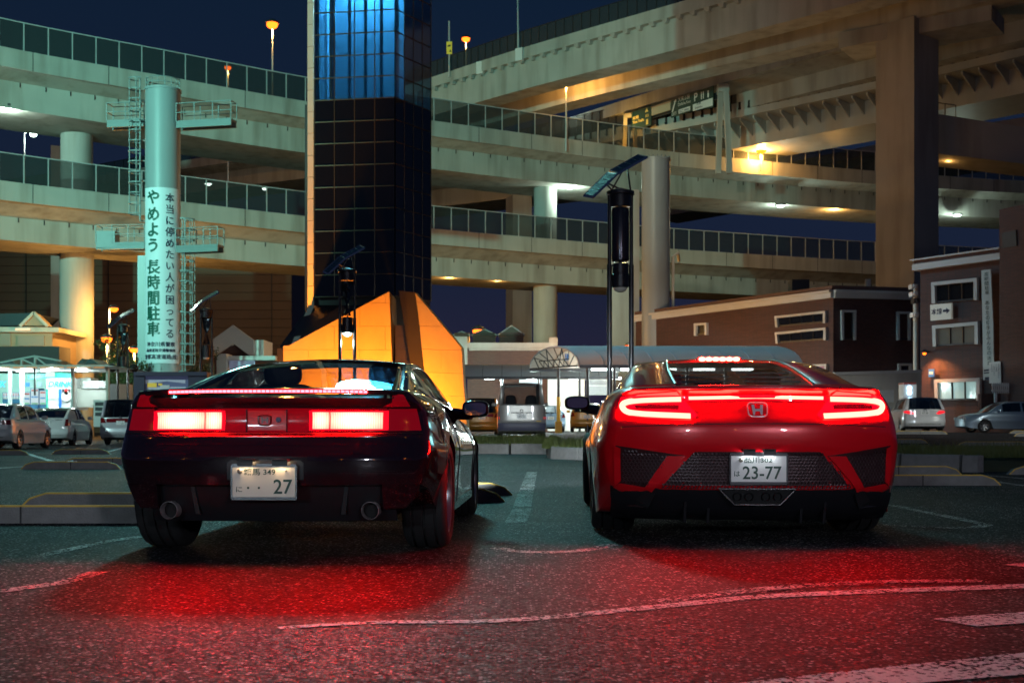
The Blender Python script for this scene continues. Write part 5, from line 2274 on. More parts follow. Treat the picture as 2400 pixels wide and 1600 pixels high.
for a, b in (((0, 300), (300, 240)), ((300, 240), (490, 205)), ((490, 205), (870, 275)), ((300, 245), (480, 325)), ((490, 210), (640, 325))):
    tr.bar(P(*zoom6(*a), 57.2), P(*zoom6(*b), 57.2), .07)
tr.build('roof_truss', STEELP, SH)
for (a, b, c_) in ((1080, 1160, 1205), (1190, 1270, 1390), (20, 120, 230), (600, 700, 880)):
    mb = MB()
    mb.slab(z6((a, 322), (b, 240), (c_, 322)), 59.5, 2)
    mb.build('roof_light', DARKM, SH)
mb = MB()
for x in range(-200, 1400, 190):
    mb.slab(z6((x, 372), (x + 150, 371), (x + 150, 362), (x, 362)), 56.9, .05)
mb.build('canopy_edge_lights', glow('orange_edge', (1, .42, .06), .8), SH)

# --- map board, planter and leaflet rack, tree
t = thing('map_board', 'wide dark blue site map board beside the banner mast', 'notice board', (PX(399, 50), 50, 0))
mb = MB()
mb.slab([(313, 871), (485, 871), (485, 880), (313, 880)], 49.7, .6)
mb.slab([(313, 880), (338, 880), (338, 1035), (313, 1035)], 49.8, .4)
mb.slab([(441, 880), (485, 880), (485, 1035), (441, 1035)], 49.8, .4)
mb.build('frame', mat('board_navy', (.035, .035, .07), .4, coat=.3), t)
mb = MB()
mb.slab([(338, 880), (441, 880), (441, 1010), (338, 1010)], 50, .1)
pn = mb.build('panel', mat('board_blue', (.10, .13, .24), .4, emit=(.2, .25, .5), es=.10), t)
mb = MB()
mb.slab([(339, 890), (434, 890), (434, 898), (390, 893), (339, 899)], 49.98, .02)
mb.slab([(345, 906), (435, 906), (435, 990), (345, 990)], 49.98, .02)
o = mb.build('map_ground', mat('map_pale', (.45, .5, .6), .5, emit=(.6, .65, .8), es=.12), t)
o.parent = pn
mb = MB()
for q in ((345, 897, 367, 907), (345, 921, 357, 931), (371, 898, 380, 903), (348, 938, 370, 946)):
    mb.slab([(q[0], q[1]), (q[2], q[1]), (q[2], q[3]), (q[0], q[3])], 49.95, .02)
o = mb.build('map_yellow', mat('map_yellow_ink', (.75, .55, .06), .5, emit=(1, .7, .1), es=.2), t)
o.parent = pn
mb = MB()
for q in ((375, 902, 397, 910), (368, 912, 388, 918), (410, 906, 412, 920), (400, 925, 430, 929)):
    mb.slab([(q[0], q[1]), (q[2], q[1]), (q[2], q[3]), (q[0], q[3])], 49.96, .01)
o = mb.build('map_shape', WHITEP, t)
o.parent = pn
t = thing('brochure_rack', 'pale brochure rack behind the silver minivan', 'rack', (PX(233, 58), 58, 0))
mb = MB()
mb.slab([(219, 937), (246, 937), (246, 1000), (219, 1000)], 58, .3)
mb.build('rack_body', WHITEP, t)
for i in range(3):
    mb = MB()
    mb.slab([(223, 942 + i * 12), (243, 942 + i * 12), (243, 950 + i * 12), (223, 950 + i * 12)], 57.95, .06)
    mb.build('brochure_shelf', DARKG, t)
t = thing('utility_box', 'grey utility cabinet standing beside the globe lamp post', 'cabinet', (PX(261, 61), 61, 0))
mb = MB()
mb.slab(z6((1520, 600), (1645, 600), (1645, 900), (1520, 900)), 61, 1)
mb.build('cabinet_body', mat('cabinet_grey', (.16, .17, .17), .5), t)
mb = MB()
mb.slab(z6((1655, 602), (1790, 602), (1790, 900), (1655, 900)), 60.8, 1)
mb.build('cabinet_door', mat('cabinet_tan', (.40, .30, .22), .5), t)

LEAF = mat('leaf_green', (.06, .075, .02), .55, var=.5, vs=2)
BARK = mat('bark', (.07, .05, .035), .9, var=.3, vs=6)


def tree(label, px, Y, h, r, n=2600, stem=0.09):
    X = PX(px, Y)
    t = thing('tree', label, 'tree', (X, Y, 0), 0, 'small trees by the shops')
    mb = MB()
    mb.tube([(X, Y, 0), (X + .05, Y, h * .4), (X - .03, Y, h * .75)], [stem, stem * .8, stem * .4], 8)
    tips = []
    for k in range(9):
        a = random.uniform(0, 2 * PI)
        z = random.uniform(.35, .7) * h
        q = Vector((X + math.cos(a) * r * .7, Y + math.sin(a) * r * .7, z + r * random.uniform(.3, .9)))
        mb.tube([(X, Y, z), q], [stem * .4, stem * .12], 6)
        tips.append(q)
    mb.build('trunk', BARK, t, smooth=True)
    lf = MB()
    cl = [Vector((X + random.gauss(0, r * .5), Y + random.gauss(0, r * .5), h * .45 + random.random() * h * .55)) for _ in range(22)] + tips
    for k in range(n):
        c = random.choice(cl)
        p = c + Vector((random.gauss(0, r * .2), random.gauss(0, r * .2), random.gauss(0, r * .2)))
        a = Vector((random.gauss(0, 1), random.gauss(0, 1), random.gauss(0, 1))).normalized() * .10
        b = Vector((random.gauss(0, 1), random.gauss(0, 1), random.gauss(0, 1))).normalized() * .05
        i = len(lf.v)
        lf.v += [p - a, p + b, p + a, p - b]
        lf.f.append((i, i + 1, i + 2, i + 3))
    lf.build('crown', LEAF, t, recalc=False)


tree('leafy tree glowing orange behind the globe lamp post', 283, 70, 4.6, 1.1)
tree('slender tree lit orange between banner mast and lamp post', 460, 76, 5.4, 0.9)
tree('small bush like tree beside the round pier', 262, 80, 6.6, 0.8, 1600)


# ================================================================== CARS
def lin(tab, v):
    if v <= tab[0][0]:
        return tab[0][1]
    for (a, x), (b, y) in zip(tab, tab[1:]):
        if v <= b:
            return x + (y - x) * (v - a) / (b - a)
    return tab[-1][1]


COLS = [-1, -.96, -.9, -.8, -.68, -.55, -.42, -.28, -.14, 0, .14, .28, .42, .55, .68, .8, .9, .96, 1]


class Body:
    """lower body shell of a car: local x right, y forward from the tail, z up"""

    def __init__(self, L, T, wheels, R, rake, bow, front_bow=0.3, rear_r=0.05, top=None, ns=20, zw=None, fade=0.9):
        self.L, self.T, self.wheels, self.R = L, T, wheels, R
        self.rake, self.bow, self.fbow, self.rr, self.top = rake, bow, front_bow, rear_r, top
        self.zw = zw if zw is not None else R - 0.05
        self.fade = fade
        ys = set()
        k = 0.0
        for i in range(9):
            ys.add(round(rear_r * (1 - math.cos(PI / 2 * i / 8)), 5))
            ys.add(round(L - rear_r * (1 - math.cos(PI / 2 * i / 8)), 5))
        y = rear_r
        while y < L - rear_r:
            ys.add(round(y, 5))
            y += 0.11
        for yw in wheels:
            for i in range(25):
                ys.add(round(yw - R * math.cos(PI * i / 24), 5))
        ys = sorted(ys)
        out = [ys[0]]
        for q in ys[1:]:
            if q - out[-1] > 0.0006:
                out.append(q)
        self.ys = out
        self.ns = ns
        self.mesh()

    def g(self, k, y):
        return tri_table(self.T[k], y)

    def zlow(self, y):
        zb = self.g('zb', y)
        for yw in self.wheels:
            if abs(y - yw) < self.R:
                zb = max(zb, self.zw + math.sqrt(self.R ** 2 - (y - yw) ** 2))
        return zb

    def side(self, y):
        g = self.g
        zb, zm, zs, zt = g('zb', y), g('zm', y), g('zs', y), g('zt', y)
        wl, wm, ws, wt = g('wl', y), g('wm', y), g('ws', y), g('wt', y)
        e = 0.0
        yy = min(y, self.L - y)
        if yy < self.rr:
            e = self.rr * (1 - math.sqrt(max(0, 1 - ((self.rr - yy) / self.rr) ** 2)))
        c = [Vector((wl - e, zb, 0)), Vector((wm - .012 - e, lerp(zb, zm, .55), 0)), Vector((wm - e, zm - .03, 0)), Vector((wm - .010 - e, zm + .03, 0)),
             Vector((lerp(wm, ws, .45) - e, lerp(zm, zs, .55), 0)), Vector((ws - e, zs - e * .3, 0)), Vector((lerp(ws, wt, .62) - e, lerp(zs, zt, .8) - e * .7, 0)), Vector((wt - e, zt - e * .9, 0))]
        d = catmull(c, 8)
        zl = self.zlow(y)
        # clip below the arch
        k = 0
        while k < len(d) - 2 and d[k + 1].y < zl:
            k += 1
        if d[k].y < zl:
            t = (zl - d[k].y) / max(1e-6, d[k + 1].y - d[k].y)
            d = [d[k].lerp(d[k + 1], min(1, max(0, t)))] + d[k + 1:]
        # resample to ns
        L = [0]
        for a, b in zip(d, d[1:]):
            L.append(L[-1] + (b - a).length)
        out = []
        j = 0
        for i in range(self.ns + 1):
            s = L[-1] * i / self.ns
            while j < len(L) - 2 and L[j + 1] < s:
                j += 1
            t = (s - L[j]) / max(1e-9, L[j + 1] - L[j])
            p = d[j].lerp(d[j + 1], min(1, max(0, t)))
            out.append((p.x, p.y))
        return out, e

    def topz(self, x, y, wt, zt, zc):
        if self.top:
            return self.top(x, y, wt, zt, zc)
        u = abs(x) / wt
        return zt + (zc - zt) * (1 - u ** 2.2)

    def warp(self, p):
        x, y, z = p
        L = self.L
        f = max(0, 1 - y / self.fade)
        yy = y + self.bow[0] * (min(1.1, abs(x) / self.bow[1]) ** self.bow[2]) * f + lin(self.rake, z) * max(0, 1 - y / 0.45)
        f2 = max(0, 1 - (L - y) / 0.9)
        yy -= self.fbow * (min(1.1, abs(x) / 0.85) ** 2.4) * f2
        return Vector((x, yy, z))

    def mesh(self):
        mb = MB()
        rings = []
        nc = len(COLS)
        for y in self.ys:
            sd, e = self.side(y)
            wt, zt = sd[-1]
            zc = self.g('zc', y) - e * .9
            zf = max(self.g('zb', y), 0.10)
            xin = max(0.3, self.g('wl', y) - 0.30)
            ring = [(0.0, zf), (xin, zf), (xin, sd[0][1])] + sd
            deck = [(wt * c, self.topz(wt * c, y, wt, zt, zc)) for c in reversed(COLS)][1:-1]
            full = [(x, z) for x, z in ring] + deck + [(-x, z) for x, z in reversed(ring[1:])]
            k = len(mb.v)
            for x, z in full:
                mb.v.append(self.warp((x, y, z)))
            rings.append((k, len(full)))
        for (a, n), (b, m) in zip(rings, rings[1:]):
            for j in range(n):
                jj = (j + 1) % n
                mb.f.append((a + j, a + jj, b + jj, b + j))
        for y in (self.ys[0], self.ys[-1]):
            sd, e = self.side(y)
            zc = self.g('zc', y) - e * .9
            wt, zt = sd[-1]
            rows = [[(x * c, z) for c in COLS] for x, z in sd]
            rows.append([(wt * c, self.topz(wt * c, y, wt, zt, zc)) for c in COLS])
            k = len(mb.v)
            for r in rows:
                for x, z in r:
                    mb.v.append(self.warp((x, y, z)))
            for i in range(len(rows) - 1):
                for j in range(nc - 1):
                    a = k + i * nc + j
                    mb.f.append((a, a + 1, a + nc + 1, a + nc))
        me = bpy.data.meshes.new('body')
        me.from_pydata([tuple(v) for v in mb.v], [], mb.f)
        bm = bmesh.new()
        bm.from_mesh(me)
        bmesh.ops.remove_doubles(bm, verts=bm.verts, dist=0.0008)
        bmesh.ops.dissolve_degenerate(bm, edges=bm.edges, dist=0.0004)
        bmesh.ops.recalc_face_normals(bm, faces=bm.faces)
        self.bvh = BVHTree.FromBMesh(bm)
        bm.to_mesh(me)
        bm.free()
        self.me = me

    def build(self, t, m, well, angle=32):
        me = self.me
        me.materials.append(m)
        me.materials.append(well)
        for p in me.polygons:
            c = p.center
            wl = self.g('wl', c.y) - 0.26
            if c.z < 0.75 and abs(c.x) < wl and 0.25 < c.y < self.L - 0.25 and (abs(p.normal.x) > 0.6 or c.z < self.g('zb', c.y) + 0.02 or p.normal.z < -0.3):
                p.material_index = 1
        me.shade_smooth()
        me.set_sharp_from_angle(angle=math.radians(angle))
        o = bpy.data.objects.new('body', me)
        COL.objects.link(o)
        o.parent = t
        return o

    def hit(self, x, z, off=0.0):
        r = self.bvh.ray_cast(Vector((x, -3, z)), Vector((0, 1, 0)))
        if r[0] is None or r[0].y > 1.6:
            q = self.bvh.find_nearest(Vector((x, 0.15, z)))
            p, n = q[0], q[1]
        else:
            p, n = r[0], r[1]
        if n.y > 0:
            n = -n
        return p + n * off

    def hit_side(self, s, y, z, off=0.0):
        r = self.bvh.ray_cast(Vector((3 * s, y, z)), Vector((-s, 0, 0)))
        if r[0] is None:
            q = self.bvh.find_nearest(Vector((s, y, z)))
            return q[0]
        n = r[1]
        if n.x * s < 0:
            n = -n
        return r[0] + n * off


def patch(B, poly, off, th, res=0.03, fn=None):
    """polygon (x,z) laid on the tail of body B, standing off by off and th thick; returns an MB"""
    hit = fn or (lambda x, z: B.hit(x, z, off))
    xs = [p[0] for p in poly]
    zs = [p[1] for p in poly]
    bm = bmesh.new()
    nx = max(1, int((max(xs) - min(xs)) / res + .5))
    nz = max(1, int((max(zs) - min(zs)) / res + .5))
    for i in range(nx):
        a, b = lerp(min(xs), max(xs), i / nx), lerp(min(xs), max(xs), (i + 1) / nx)
        col = clip(clip(poly, 0, a, False), 0, b, True)
        if len(col) < 3:
            continue
        for j in range(nz):
            c, d = lerp(min(zs), max(zs), j / nz), lerp(min(zs), max(zs), (j + 1) / nz)
            q = clip(clip(col, 1, c, False), 1, d, True)
            qq = []
            for p in q:
                if all(abs(p[0] - r[0]) + abs(p[1] - r[1]) > 1e-5 for r in qq):
                    qq.append(p)
            if len(qq) < 3:
                continue
            vs = [bm.verts.new((x, 0, z)) for x, z in qq]
            try:
                bm.faces.new(vs)
            except ValueError:
                pass
    bmesh.ops.remove_doubles(bm, verts=bm.verts, dist=1e-4)
    bmesh.ops.recalc_face_normals(bm, faces=bm.faces)
    cache = [hit(v.co.x, v.co.z) for v in bm.verts]
    for v, c in zip(bm.verts, cache):
        v.co = c
    if th:
        be = [e for e in bm.edges if len(e.link_faces) == 1]
        r = bmesh.ops.extrude_edge_only(bm, edges=be)
        for v in [g for g in r['geom'] if isinstance(g, bmesh.types.BMVert)]:
            v.co.y += th
    mb = MB()
    bm.verts.index_update()
    mb.v = [v.co.copy() for v in bm.verts]
    mb.f = [tuple(v.index for v in f.verts) for f in bm.faces]
    bm.free()
    return mb


def mirror(poly):
    return [(-x, z) for x, z in reversed(poly)]


def stroke(pts, w):
    """closed outline of a polyline thickened to width w"""
    L, R = [], []
    n = len(pts)
    for i, p in enumerate(pts):
        a = Vector(pts[max(i - 1, 0)])
        b = Vector(pts[min(i + 1, n - 1)])
        d = (b - a).normalized()
        m = Vector((-d.y, d.x))
        L.append((p[0] + m.x * w / 2, p[1] + m.y * w / 2))
        R.append((p[0] - m.x * w / 2, p[1] - m.y * w / 2))
    return L, R


def ribbon(B, pts, w, off, th, per=6, fn=None):
    """curved bar laid on the tail: quads along a smooth polyline of (x,z)"""
    c = catmull([Vector((x, z, 0)) for x, z in pts], per) if len(pts) > 2 else [Vector((*pts[0], 0)).lerp(Vector((*pts[1], 0)), i / 24) for i in range(25)]
    c = [(p.x, p.y) for p in c]
    L, R = stroke(c, w)
    hit = fn or (lambda x, z, o: B.hit(x, z, o))
    mb = MB()
    for a, b in zip(L, R):
        mb.v += [hit(a[0], a[1], off), hit(b[0], b[1], off), hit(a[0], a[1], off) + Vector((0, th, 0)), hit(b[0], b[1], off) + Vector((0, th, 0))]
    n = len(L)
    for i in range(n - 1):
        k = 4 * i
        mb.f += [(k, k + 1, k + 5, k + 4), (k, k + 4, k + 6, k + 2), (k + 1, k + 3, k + 7, k + 5)]
    mb.f += [(0, 2, 3, 1), (4 * n - 4, 4 * n - 3, 4 * n - 1, 4 * n - 2)]
    return mb


def cabin(t, K, paint, glass, trim):
    """greenhouse: K has bx,bz,rx,rz,cz tables, ya,yb ends, yr,yf roof ends, wins, gu"""
    ya, yb, yr, yf = K['ya'], K['yb'], K['yr'], K['yf']
    ys = {ya, yb, yr, yf}
    for a, b in K['wins']:
        ys |= {a, b}
    n = K.get('n', 34)
    for i in range(n + 1):
        ys.add(lerp(ya, yb, i / n))
    ys = sorted(ys)
    o = [ys[0]]
    for q in ys[1:]:
        if q - o[-1] > 1e-3:
            o.append(q)
    ys = o
    V = [0, .09, .3, .5, .7, .9, 1]
    gu = K.get('gu', .9)
    U = sorted({-1, -gu, -gu * .8, -gu * .6, -gu * .4, -gu * .2, 0, gu * .2, gu * .4, gu * .6, gu * .8, gu, 1})
    g = lambda k, y: tri_table(K[k], y) if isinstance(K[k], list) else K[k]
    parts = {'cabin_shell': MB(), 'rear_window': MB(), 'windscreen': MB(), 'side_window': MB(), 'side_window2': MB()}

    def P3(s, y, v):
        bx, bz, rx, rz = g('bx', y), g('bz', y), g('rx', y), g('rz', y)
        return Vector((s * (lerp(bx, rx, v) + .018 * math.sin(PI * v)), y, lerp(bz, rz, v)))

    def PT(y, u):
        rx, rz, cz = g('rx', y), g('rz', y), g('cz', y)
        return Vector((rx * u, y + K.get('rbow', 0.0) * u * u * (1 if y < yr else 0), rz + (cz - rz) * (1 - u * u)))

    def q(mb, pts):
        k = len(mb.v)
        mb.v += pts
        mb.f.append((k, k + 1, k + 2, k + 3))
    for a, b in zip(ys, ys[1:]):
        ym = (a + b) / 2
        win = any(w0 <= ym <= w1 for w0, w1 in K['wins'])
        for s in (-1, 1):
            for v0, v1 in zip(V, V[1:]):
                vm = (v0 + v1) / 2
                isg = win and .09 < vm < .9
                q(parts['side_window' if s < 0 else 'side_window2'] if isg else parts['cabin_shell'], [P3(s, a, v0), P3(s, b, v0), P3(s, b, v1), P3(s, a, v1)])
        for u0, u1 in zip(U, U[1:]):
            um = abs((u0 + u1) / 2)
            if um < gu and ya + K.get('rm', .02) < ym < yr:
                k = 'rear_window'
            elif um < max(gu, .9) and yf < ym < yb - .03:
                k = 'windscreen'
            else:
                k = 'cabin_shell'
            q(parts[k], [PT(a, u0), PT(b, u0), PT(b, u1), PT(a, u1)])
    res = {}
    for k, mb in parts.items():
        if not mb.v:
            continue
        nm = 'side_window' if k.startswith('side') else k
        me = bpy.data.meshes.new(nm)
        me.from_pydata([tuple(v) for v in mb.v], [], mb.f)
        bm = bmesh.new()
        bm.from_mesh(me)
        bmesh.ops.remove_doubles(bm, verts=bm.verts, dist=1e-4)
        bmesh.ops.dissolve_degenerate(bm, edges=bm.edges, dist=1e-4)
        bmesh.ops.recalc_face_normals(bm, faces=bm.faces)
        bm.to_mesh(me)
        bm.free()
        me.materials.append(paint if k == 'cabin_shell' else glass)
        me.shade_smooth()
        me.set_sharp_from_angle(angle=math.radians(45))
        ob = bpy.data.objects.new(nm, me)
        COL.objects.link(ob)
        ob.parent = t
        if k == 'cabin_shell':
            md = ob.modifiers.new('thickness', 'SOLIDIFY')
            md.thickness = 0.02
            md.offset = -1
        res[k] = ob
    return res, P3, PT


def make_wheel(t, x, y, r, w, rimr, side, rim_mat=ALLOY, spokes=5, fat=0.07, detail=True):
    e = bpy.data.objects.new('wheel', None)
    e.empty_display_size = 0.1
    COL.objects.link(e)
    e.parent = t
    e.location = (x, y, r)
    TM[e.name] = Matrix()
    h = w / 2
    tm = MB()
    prof = [(rimr - .01, -h + .03), (rimr + .005, -h + .008), (r - .05, -h), (r - .018, -h + .012), (r - .003, -h + .035)]
    for f in (-.5, 0, .5) if detail else ():
        prof += [(r, f * w * .5 - .008 - .0), (r - .012, f * w * .5 - .006), (r - .012, f * w * .5 + .006), (r, f * w * .5 + .008)]
    prof += [(r - .003, h - .035), (r - .018, h - .012), (r - .05, h), (rimr + .005, h - .008), (rimr - .01, h - .03)]
    tm.lathe(prof, 48 if detail else 28, axis='X', cap=False)
    tm.build('tyre', RUBBER, e, smooth=True, world=False)
    rm = MB()
    rm.lathe([(rimr, -h + .03), (rimr - .015, -h + .06), (rimr - .03, h - .05), (rimr - .012, h - .015), (rimr, h - .012)], 40 if detail else 24, axis='X', cap=False)
    ox = h - .035
    for i in range(spokes):
        a = 2 * PI * i / spokes + .3
        d = Vector((0, math.cos(a), math.sin(a)))
        s = Vector((0, -math.sin(a), math.cos(a)))
        p0, p1 = d * rimr * .2, d * (rimr - .012)
        wd0, wd1 = fat * .55, fat * .5
        x0, x1 = ox - .02, ox
        rm.prism([p0 + s * wd0 + Vector((x0, 0, 0)), p0 - s * wd0 + Vector((x0, 0, 0)), p1 - s * wd1 + Vector((x1, 0, 0)), p1 + s * wd1 + Vector((x1, 0, 0))], (-.035, 0, 0))
    rm.lathe([(rimr * .26, ox - .06), (rimr * .26, ox - .012), (rimr * .12, ox - .004)], 20, axis='X')
    ro = rm.build('rim', rim_mat, e, smooth=True, world=False)
    dm = MB()
    dm.lathe([(rimr * .76, -.02), (rimr * .76, .01)], 28, axis='X')
    dm.build('brake_disc', DARKG, e, smooth=True, world=False)
    if side < 0:
        e.rotation_euler = (0, 0, PI)
    return e


def sellip(mb, c, s, n=(3.0, 3.0), nu=24, nv=14):
    k = len(mb.v)
    c = Vector(c)
    pw = lambda v, e: math.copysign(abs(v) ** (2 / e), v)
    for i in range(nv + 1):
        a = -PI / 2 + PI * i / nv
        for j in range(nu):
            b = 2 * PI * j / nu
            mb.v.append(c + Vector((s[0] * pw(math.cos(a), n[0]) * pw(math.cos(b), n[1]), s[1] * pw(math.cos(a), n[0]) * pw(math.sin(b), n[1]), s[2] * pw(math.sin(a), n[0]))))
    for i in range(nv):
        for j in range(nu):
            a, b = k + i * nu + j, k + i * nu + (j + 1) % nu
            mb.f.append((a, b, b + nu, a + nu))
    return mb


def plate(t, c, w, h, lines, emis=0.0, frame=CHROME, tilt=0.0, deep=0.0, m=None):
    """number plate with raised characters; c centre (local), lines: list of (text, x, z, height, width)"""
    c = Vector(c)
    pm = MB()
    pm.box((0, 0, 0), (w, .012, h))
    M = Matrix.Translation(c) @ Matrix.Rotation(tilt, 4, 'X')
    pm.xf(M)
    po = pm.build('number_plate', m or PLATEW, t, world=False)
    if frame:
        fm = MB()
        for a, b in (((-1, -1), (1, -1)), ((1, -1), (1, 1)), ((1, 1), (-1, 1)), ((-1, 1), (-1, -1))):
            fm.bar((a[0] * (w / 2 + .003), -.004, a[1] * (h / 2 + .003)), (b[0] * (w / 2 + .003), -.004, b[1] * (h / 2 + .003)), .009, .016)
        fm.xf(M)
        fo = fm.build('plate_frame', frame, t, world=False)
        fo.parent = po
    for body, x, z, hh, ww in lines:
        vs, fs = text_polys(body, 1.0, 0.012)
        mnx, mxx = min(v[0] for v in vs), max(v[0] for v in vs)
        mny, mxy = min(v[1] for v in vs), max(v[1] for v in vs)
        mb = MB()
        for a, b in vs:
            mb.v.append(M @ Vector((x + (a - mnx) / (mxx - mnx) * ww, -.0085, z + (b - mny) / (mxy - mny) * hh)))
        mb.f = list(fs)
        o = mb.build('plate_character', PLATEG, t, world=False, recalc=False)
        o.parent = po
    return po


def h_badge(t, hit, cx, cz, w, h, m, off=.012):
    """rounded trapezoid ring with an H inside, laid on the tail"""
    mb = MB()
    pts = []
    for i in range(32):
        a = 2 * PI * i / 32
        x = math.copysign(abs(math.cos(a)) ** .5, math.cos(a)) * w / 2
        z = math.copysign(abs(math.sin(a)) ** .5, math.sin(a)) * h / 2
        x *= 1 + .06 * z / (h / 2)
        pts.append(hit(cx + x, cz + z, off))
    mb.tube(pts + [pts[0]], .0045, 6, cap=False)
    r = mb.build('badge_ring', m, t, smooth=True, world=False)
    mb = MB()
    a = w * .30
    b = w * .155
    hh = h * .36
    H = [(-a, hh), (-b, hh), (-b * .85, h * .06), (b * .85, h * .06), (b, hh), (a, hh), (a * .82, -hh), (b * 1.0, -hh), (b * .75, -h * .10), (-b * .75, -h * .10), (-b * 1.0, -hh), (-a * .82, -hh)]
    fr = [hit(cx + x, cz + z, off) for x, z in H]
    k = len(mb.v)
    mb.v += fr + [p + Vector((0, .008, 0)) for p in fr]
    for f in ((0, 1, 2, 9 + 0, 10, 11), (2, 3, 8, 9), (3, 4, 5, 6, 7, 8)):
        mb.f.append(f)
    n = len(H)
    for i in range(n):
        j = (i + 1) % n
        mb.f.append((i, j, j + n, i + n))
    o = mb.build('badge_letter', m, t, world=False)
    o.parent = r
    return r




def tail_bulb_mat():
    """lit lens: hottest at the two bulbs, falling off to deep red at the rim, with fine vertical ribs"""
    m, n, l, b = nmat('tail_lamp_lit')
    n.remove(b)
    t = n.new('ShaderNodeTexCoord')
    sp = n.new('ShaderNodeSeparateXYZ')
    l.new(t.outputs['Object'], sp.inputs[0])

    def M(op, a, c=None, k=None):
        x = n.new('ShaderNodeMath')
        x.operation = op
        for i, q in enumerate((a, c, k)):
            if q is None:
                continue
            if isinstance(q, (int, float)):
                x.inputs[i].default_value = q
            else:
                l.new(q, x.inputs[i])
        return x.outputs[0]
    ax = M('ABSOLUTE', sp.outputs[0])
    dz = M('DIVIDE', M('SUBTRACT', sp.outputs[2], .737), .062)

    def spot(cx, w):
        dx = M('DIVIDE', M('SUBTRACT', ax, cx), w)
        d = M('ADD', M('MULTIPLY', dx, dx), M('MULTIPLY', dz, dz))
        return M('POWER', 2.718, M('MULTIPLY', d, -1.1))
    f = M('MAXIMUM', spot(.462, .15), M('MULTIPLY', spot(.283, .055), .8))
    rib = M('ADD', .86, M('MULTIPLY', M('SINE', M('MULTIPLY', ax, 520)), .14))
    st = M('MULTIPLY', M('ADD', .10, M('MULTIPLY', f, 1.25)), rib)
    em = n.new('ShaderNodeEmission')
    em.inputs[0].default_value = (1.0, 0.0036, 0.0025, 1)
    l.new(M('MULTIPLY', st, 430), em.inputs[1])
    l.new(em.outputs[0], n['Material Output'].inputs[0])
    MATS['tail_lamp_lit'] = m
    return m


TAILW = tail_bulb_mat()
TAILS = glow('tail_strip_lit', (1.0, 0.0036, 0.0023), 330)
LEDR = glow('led_bar_red', (1.0, 0.0045, 0.0060), 170)
LENSR = mat('red_lens_bloom', (0.30, 0.004, 0.010), 0.10, coat=0.8, emit=(1, 0.002, 0.02), es=0.95)  # lit lens; bloom round the lamps is put into its emission
LENSD = mat('dark_red_lens', (0.07, 0.003, 0.008), 0.12, coat=0.7, emit=(1, 0.0, 0.015), es=0.15)  # faint red bloom of the lit lamps put into this emission
BLACKCAR = mat('black_car_paint', (0.012, 0.0035, 0.007), 0.10, spec=0.6, coat=1.0, croh=0.02)
REDCAR = mat('red_car_paint', (0.80, 0.005, 0.014), 0.28, metal=0.12, spec=0.5, coat=1.0, croh=0.015)
WELL = mat('wheel_well', (0.008, 0.008, 0.009), 0.9)
VALANCE = mat('valance_black', (0.010, 0.010, 0.013), 0.38, coat=0.2)
INTER = mat('car_interior', (0.012, 0.012, 0.013), 0.7)
PLUG = mat('plate_bolt', (0.5, 0.45, 0.38), .35, metal=.8)


def tb(ys, vals):
    return list(zip(ys, vals))


def seats(t, x0, y, z0, z1, w=.26):
    for s in (-1, 1):
        mb = MB()
        sellip(mb, (s * x0, y, (z0 + z1) / 2), (w, .07, (z1 - z0) / 2), (3.5, 3.5))
        sellip(mb, (s * x0, y - .02, z1 + .06), (.13, .06, .08), (3, 3))
        mb.build('seat', INTER, t, smooth=True, world=False)


def door_mirror(t, s, c, size, paint, stalk_to, glass_tint=CHROME):
    e = MB()
    sellip(e, c, size, (3.2, 2.6))
    m = e.build('door_mirror', paint, t, smooth=True, world=False)
    g = MB()
    n = 28
    c = Vector(c)
    pw = lambda v, k: math.copysign(abs(v) ** k, v)
    ring = [c + Vector((size[0] * .80 * pw(math.cos(2 * PI * i / n), .62), -size[1] * 1.0, size[2] * .74 * pw(math.sin(2 * PI * i / n), .62))) for i in range(n)]
    g.prism(ring, (0, .01, 0))
    o = g.build('mirror_glass', glass_tint, t, world=False)
    o.parent = m
    st = MB()
    st.tube([c + Vector((-s * size[0] * .3, .02, -size[2] * .7)), stalk_to], [.035, .045], 8)
    o = st.build('mirror_stalk', paint, t, smooth=True, world=False)
    o.parent = m


# ------------------------------------------------------------------ black sports car
ys = [0, .12, .45, .83, 1.4, 2.1, 2.9, 3.36, 3.8, 4.15, 4.33]
T1 = dict(zb=tb(ys, [.40, .38, .24, .19, .17, .17, .17, .18, .19, .22, .28]),
          wl=tb(ys, [.79, .81, .84, .87, .86, .86, .86, .87, .85, .79, .66]),
          wm=tb(ys, [.835, .855, .89, .905, .89, .875, .875, .885, .87, .80, .68]),
          zm=tb(ys, [.60, .60, .60, .60, .58, .56, .55, .55, .53, .49, .46]),
          ws=tb(ys, [.80, .81, .835, .845, .82, .79, .78, .79, .75, .67, .57]),
          zs=tb(ys, [.79, .80, .81, .81, .78, .75, .74, .72, .66, .58, .52]),
          wt=tb(ys, [.70, .705, .71, .715, .73, .73, .71, .66, .58, .5, .44]),
          zt=tb(ys, [.895, .90, .905, .905, .86, .83, .81, .77, .70, .61, .54]),
          zc=tb(ys, [.80, .805, .84, .895, .87, .85, .85, .81, .74, .64, .55]))


def top1(x, y, wt, zt, zc):
    if y > 1.0:
        return zt + (zc - zt) * (1 - (abs(x) / wt) ** 2.2)
    a = abs(x)
    f = S01((a - .60) / (.675 - .60))
    f2 = S01((a - .675) / (wt - .675)) if a > .675 else 0
    return lerp(zc, zt + .004, f)


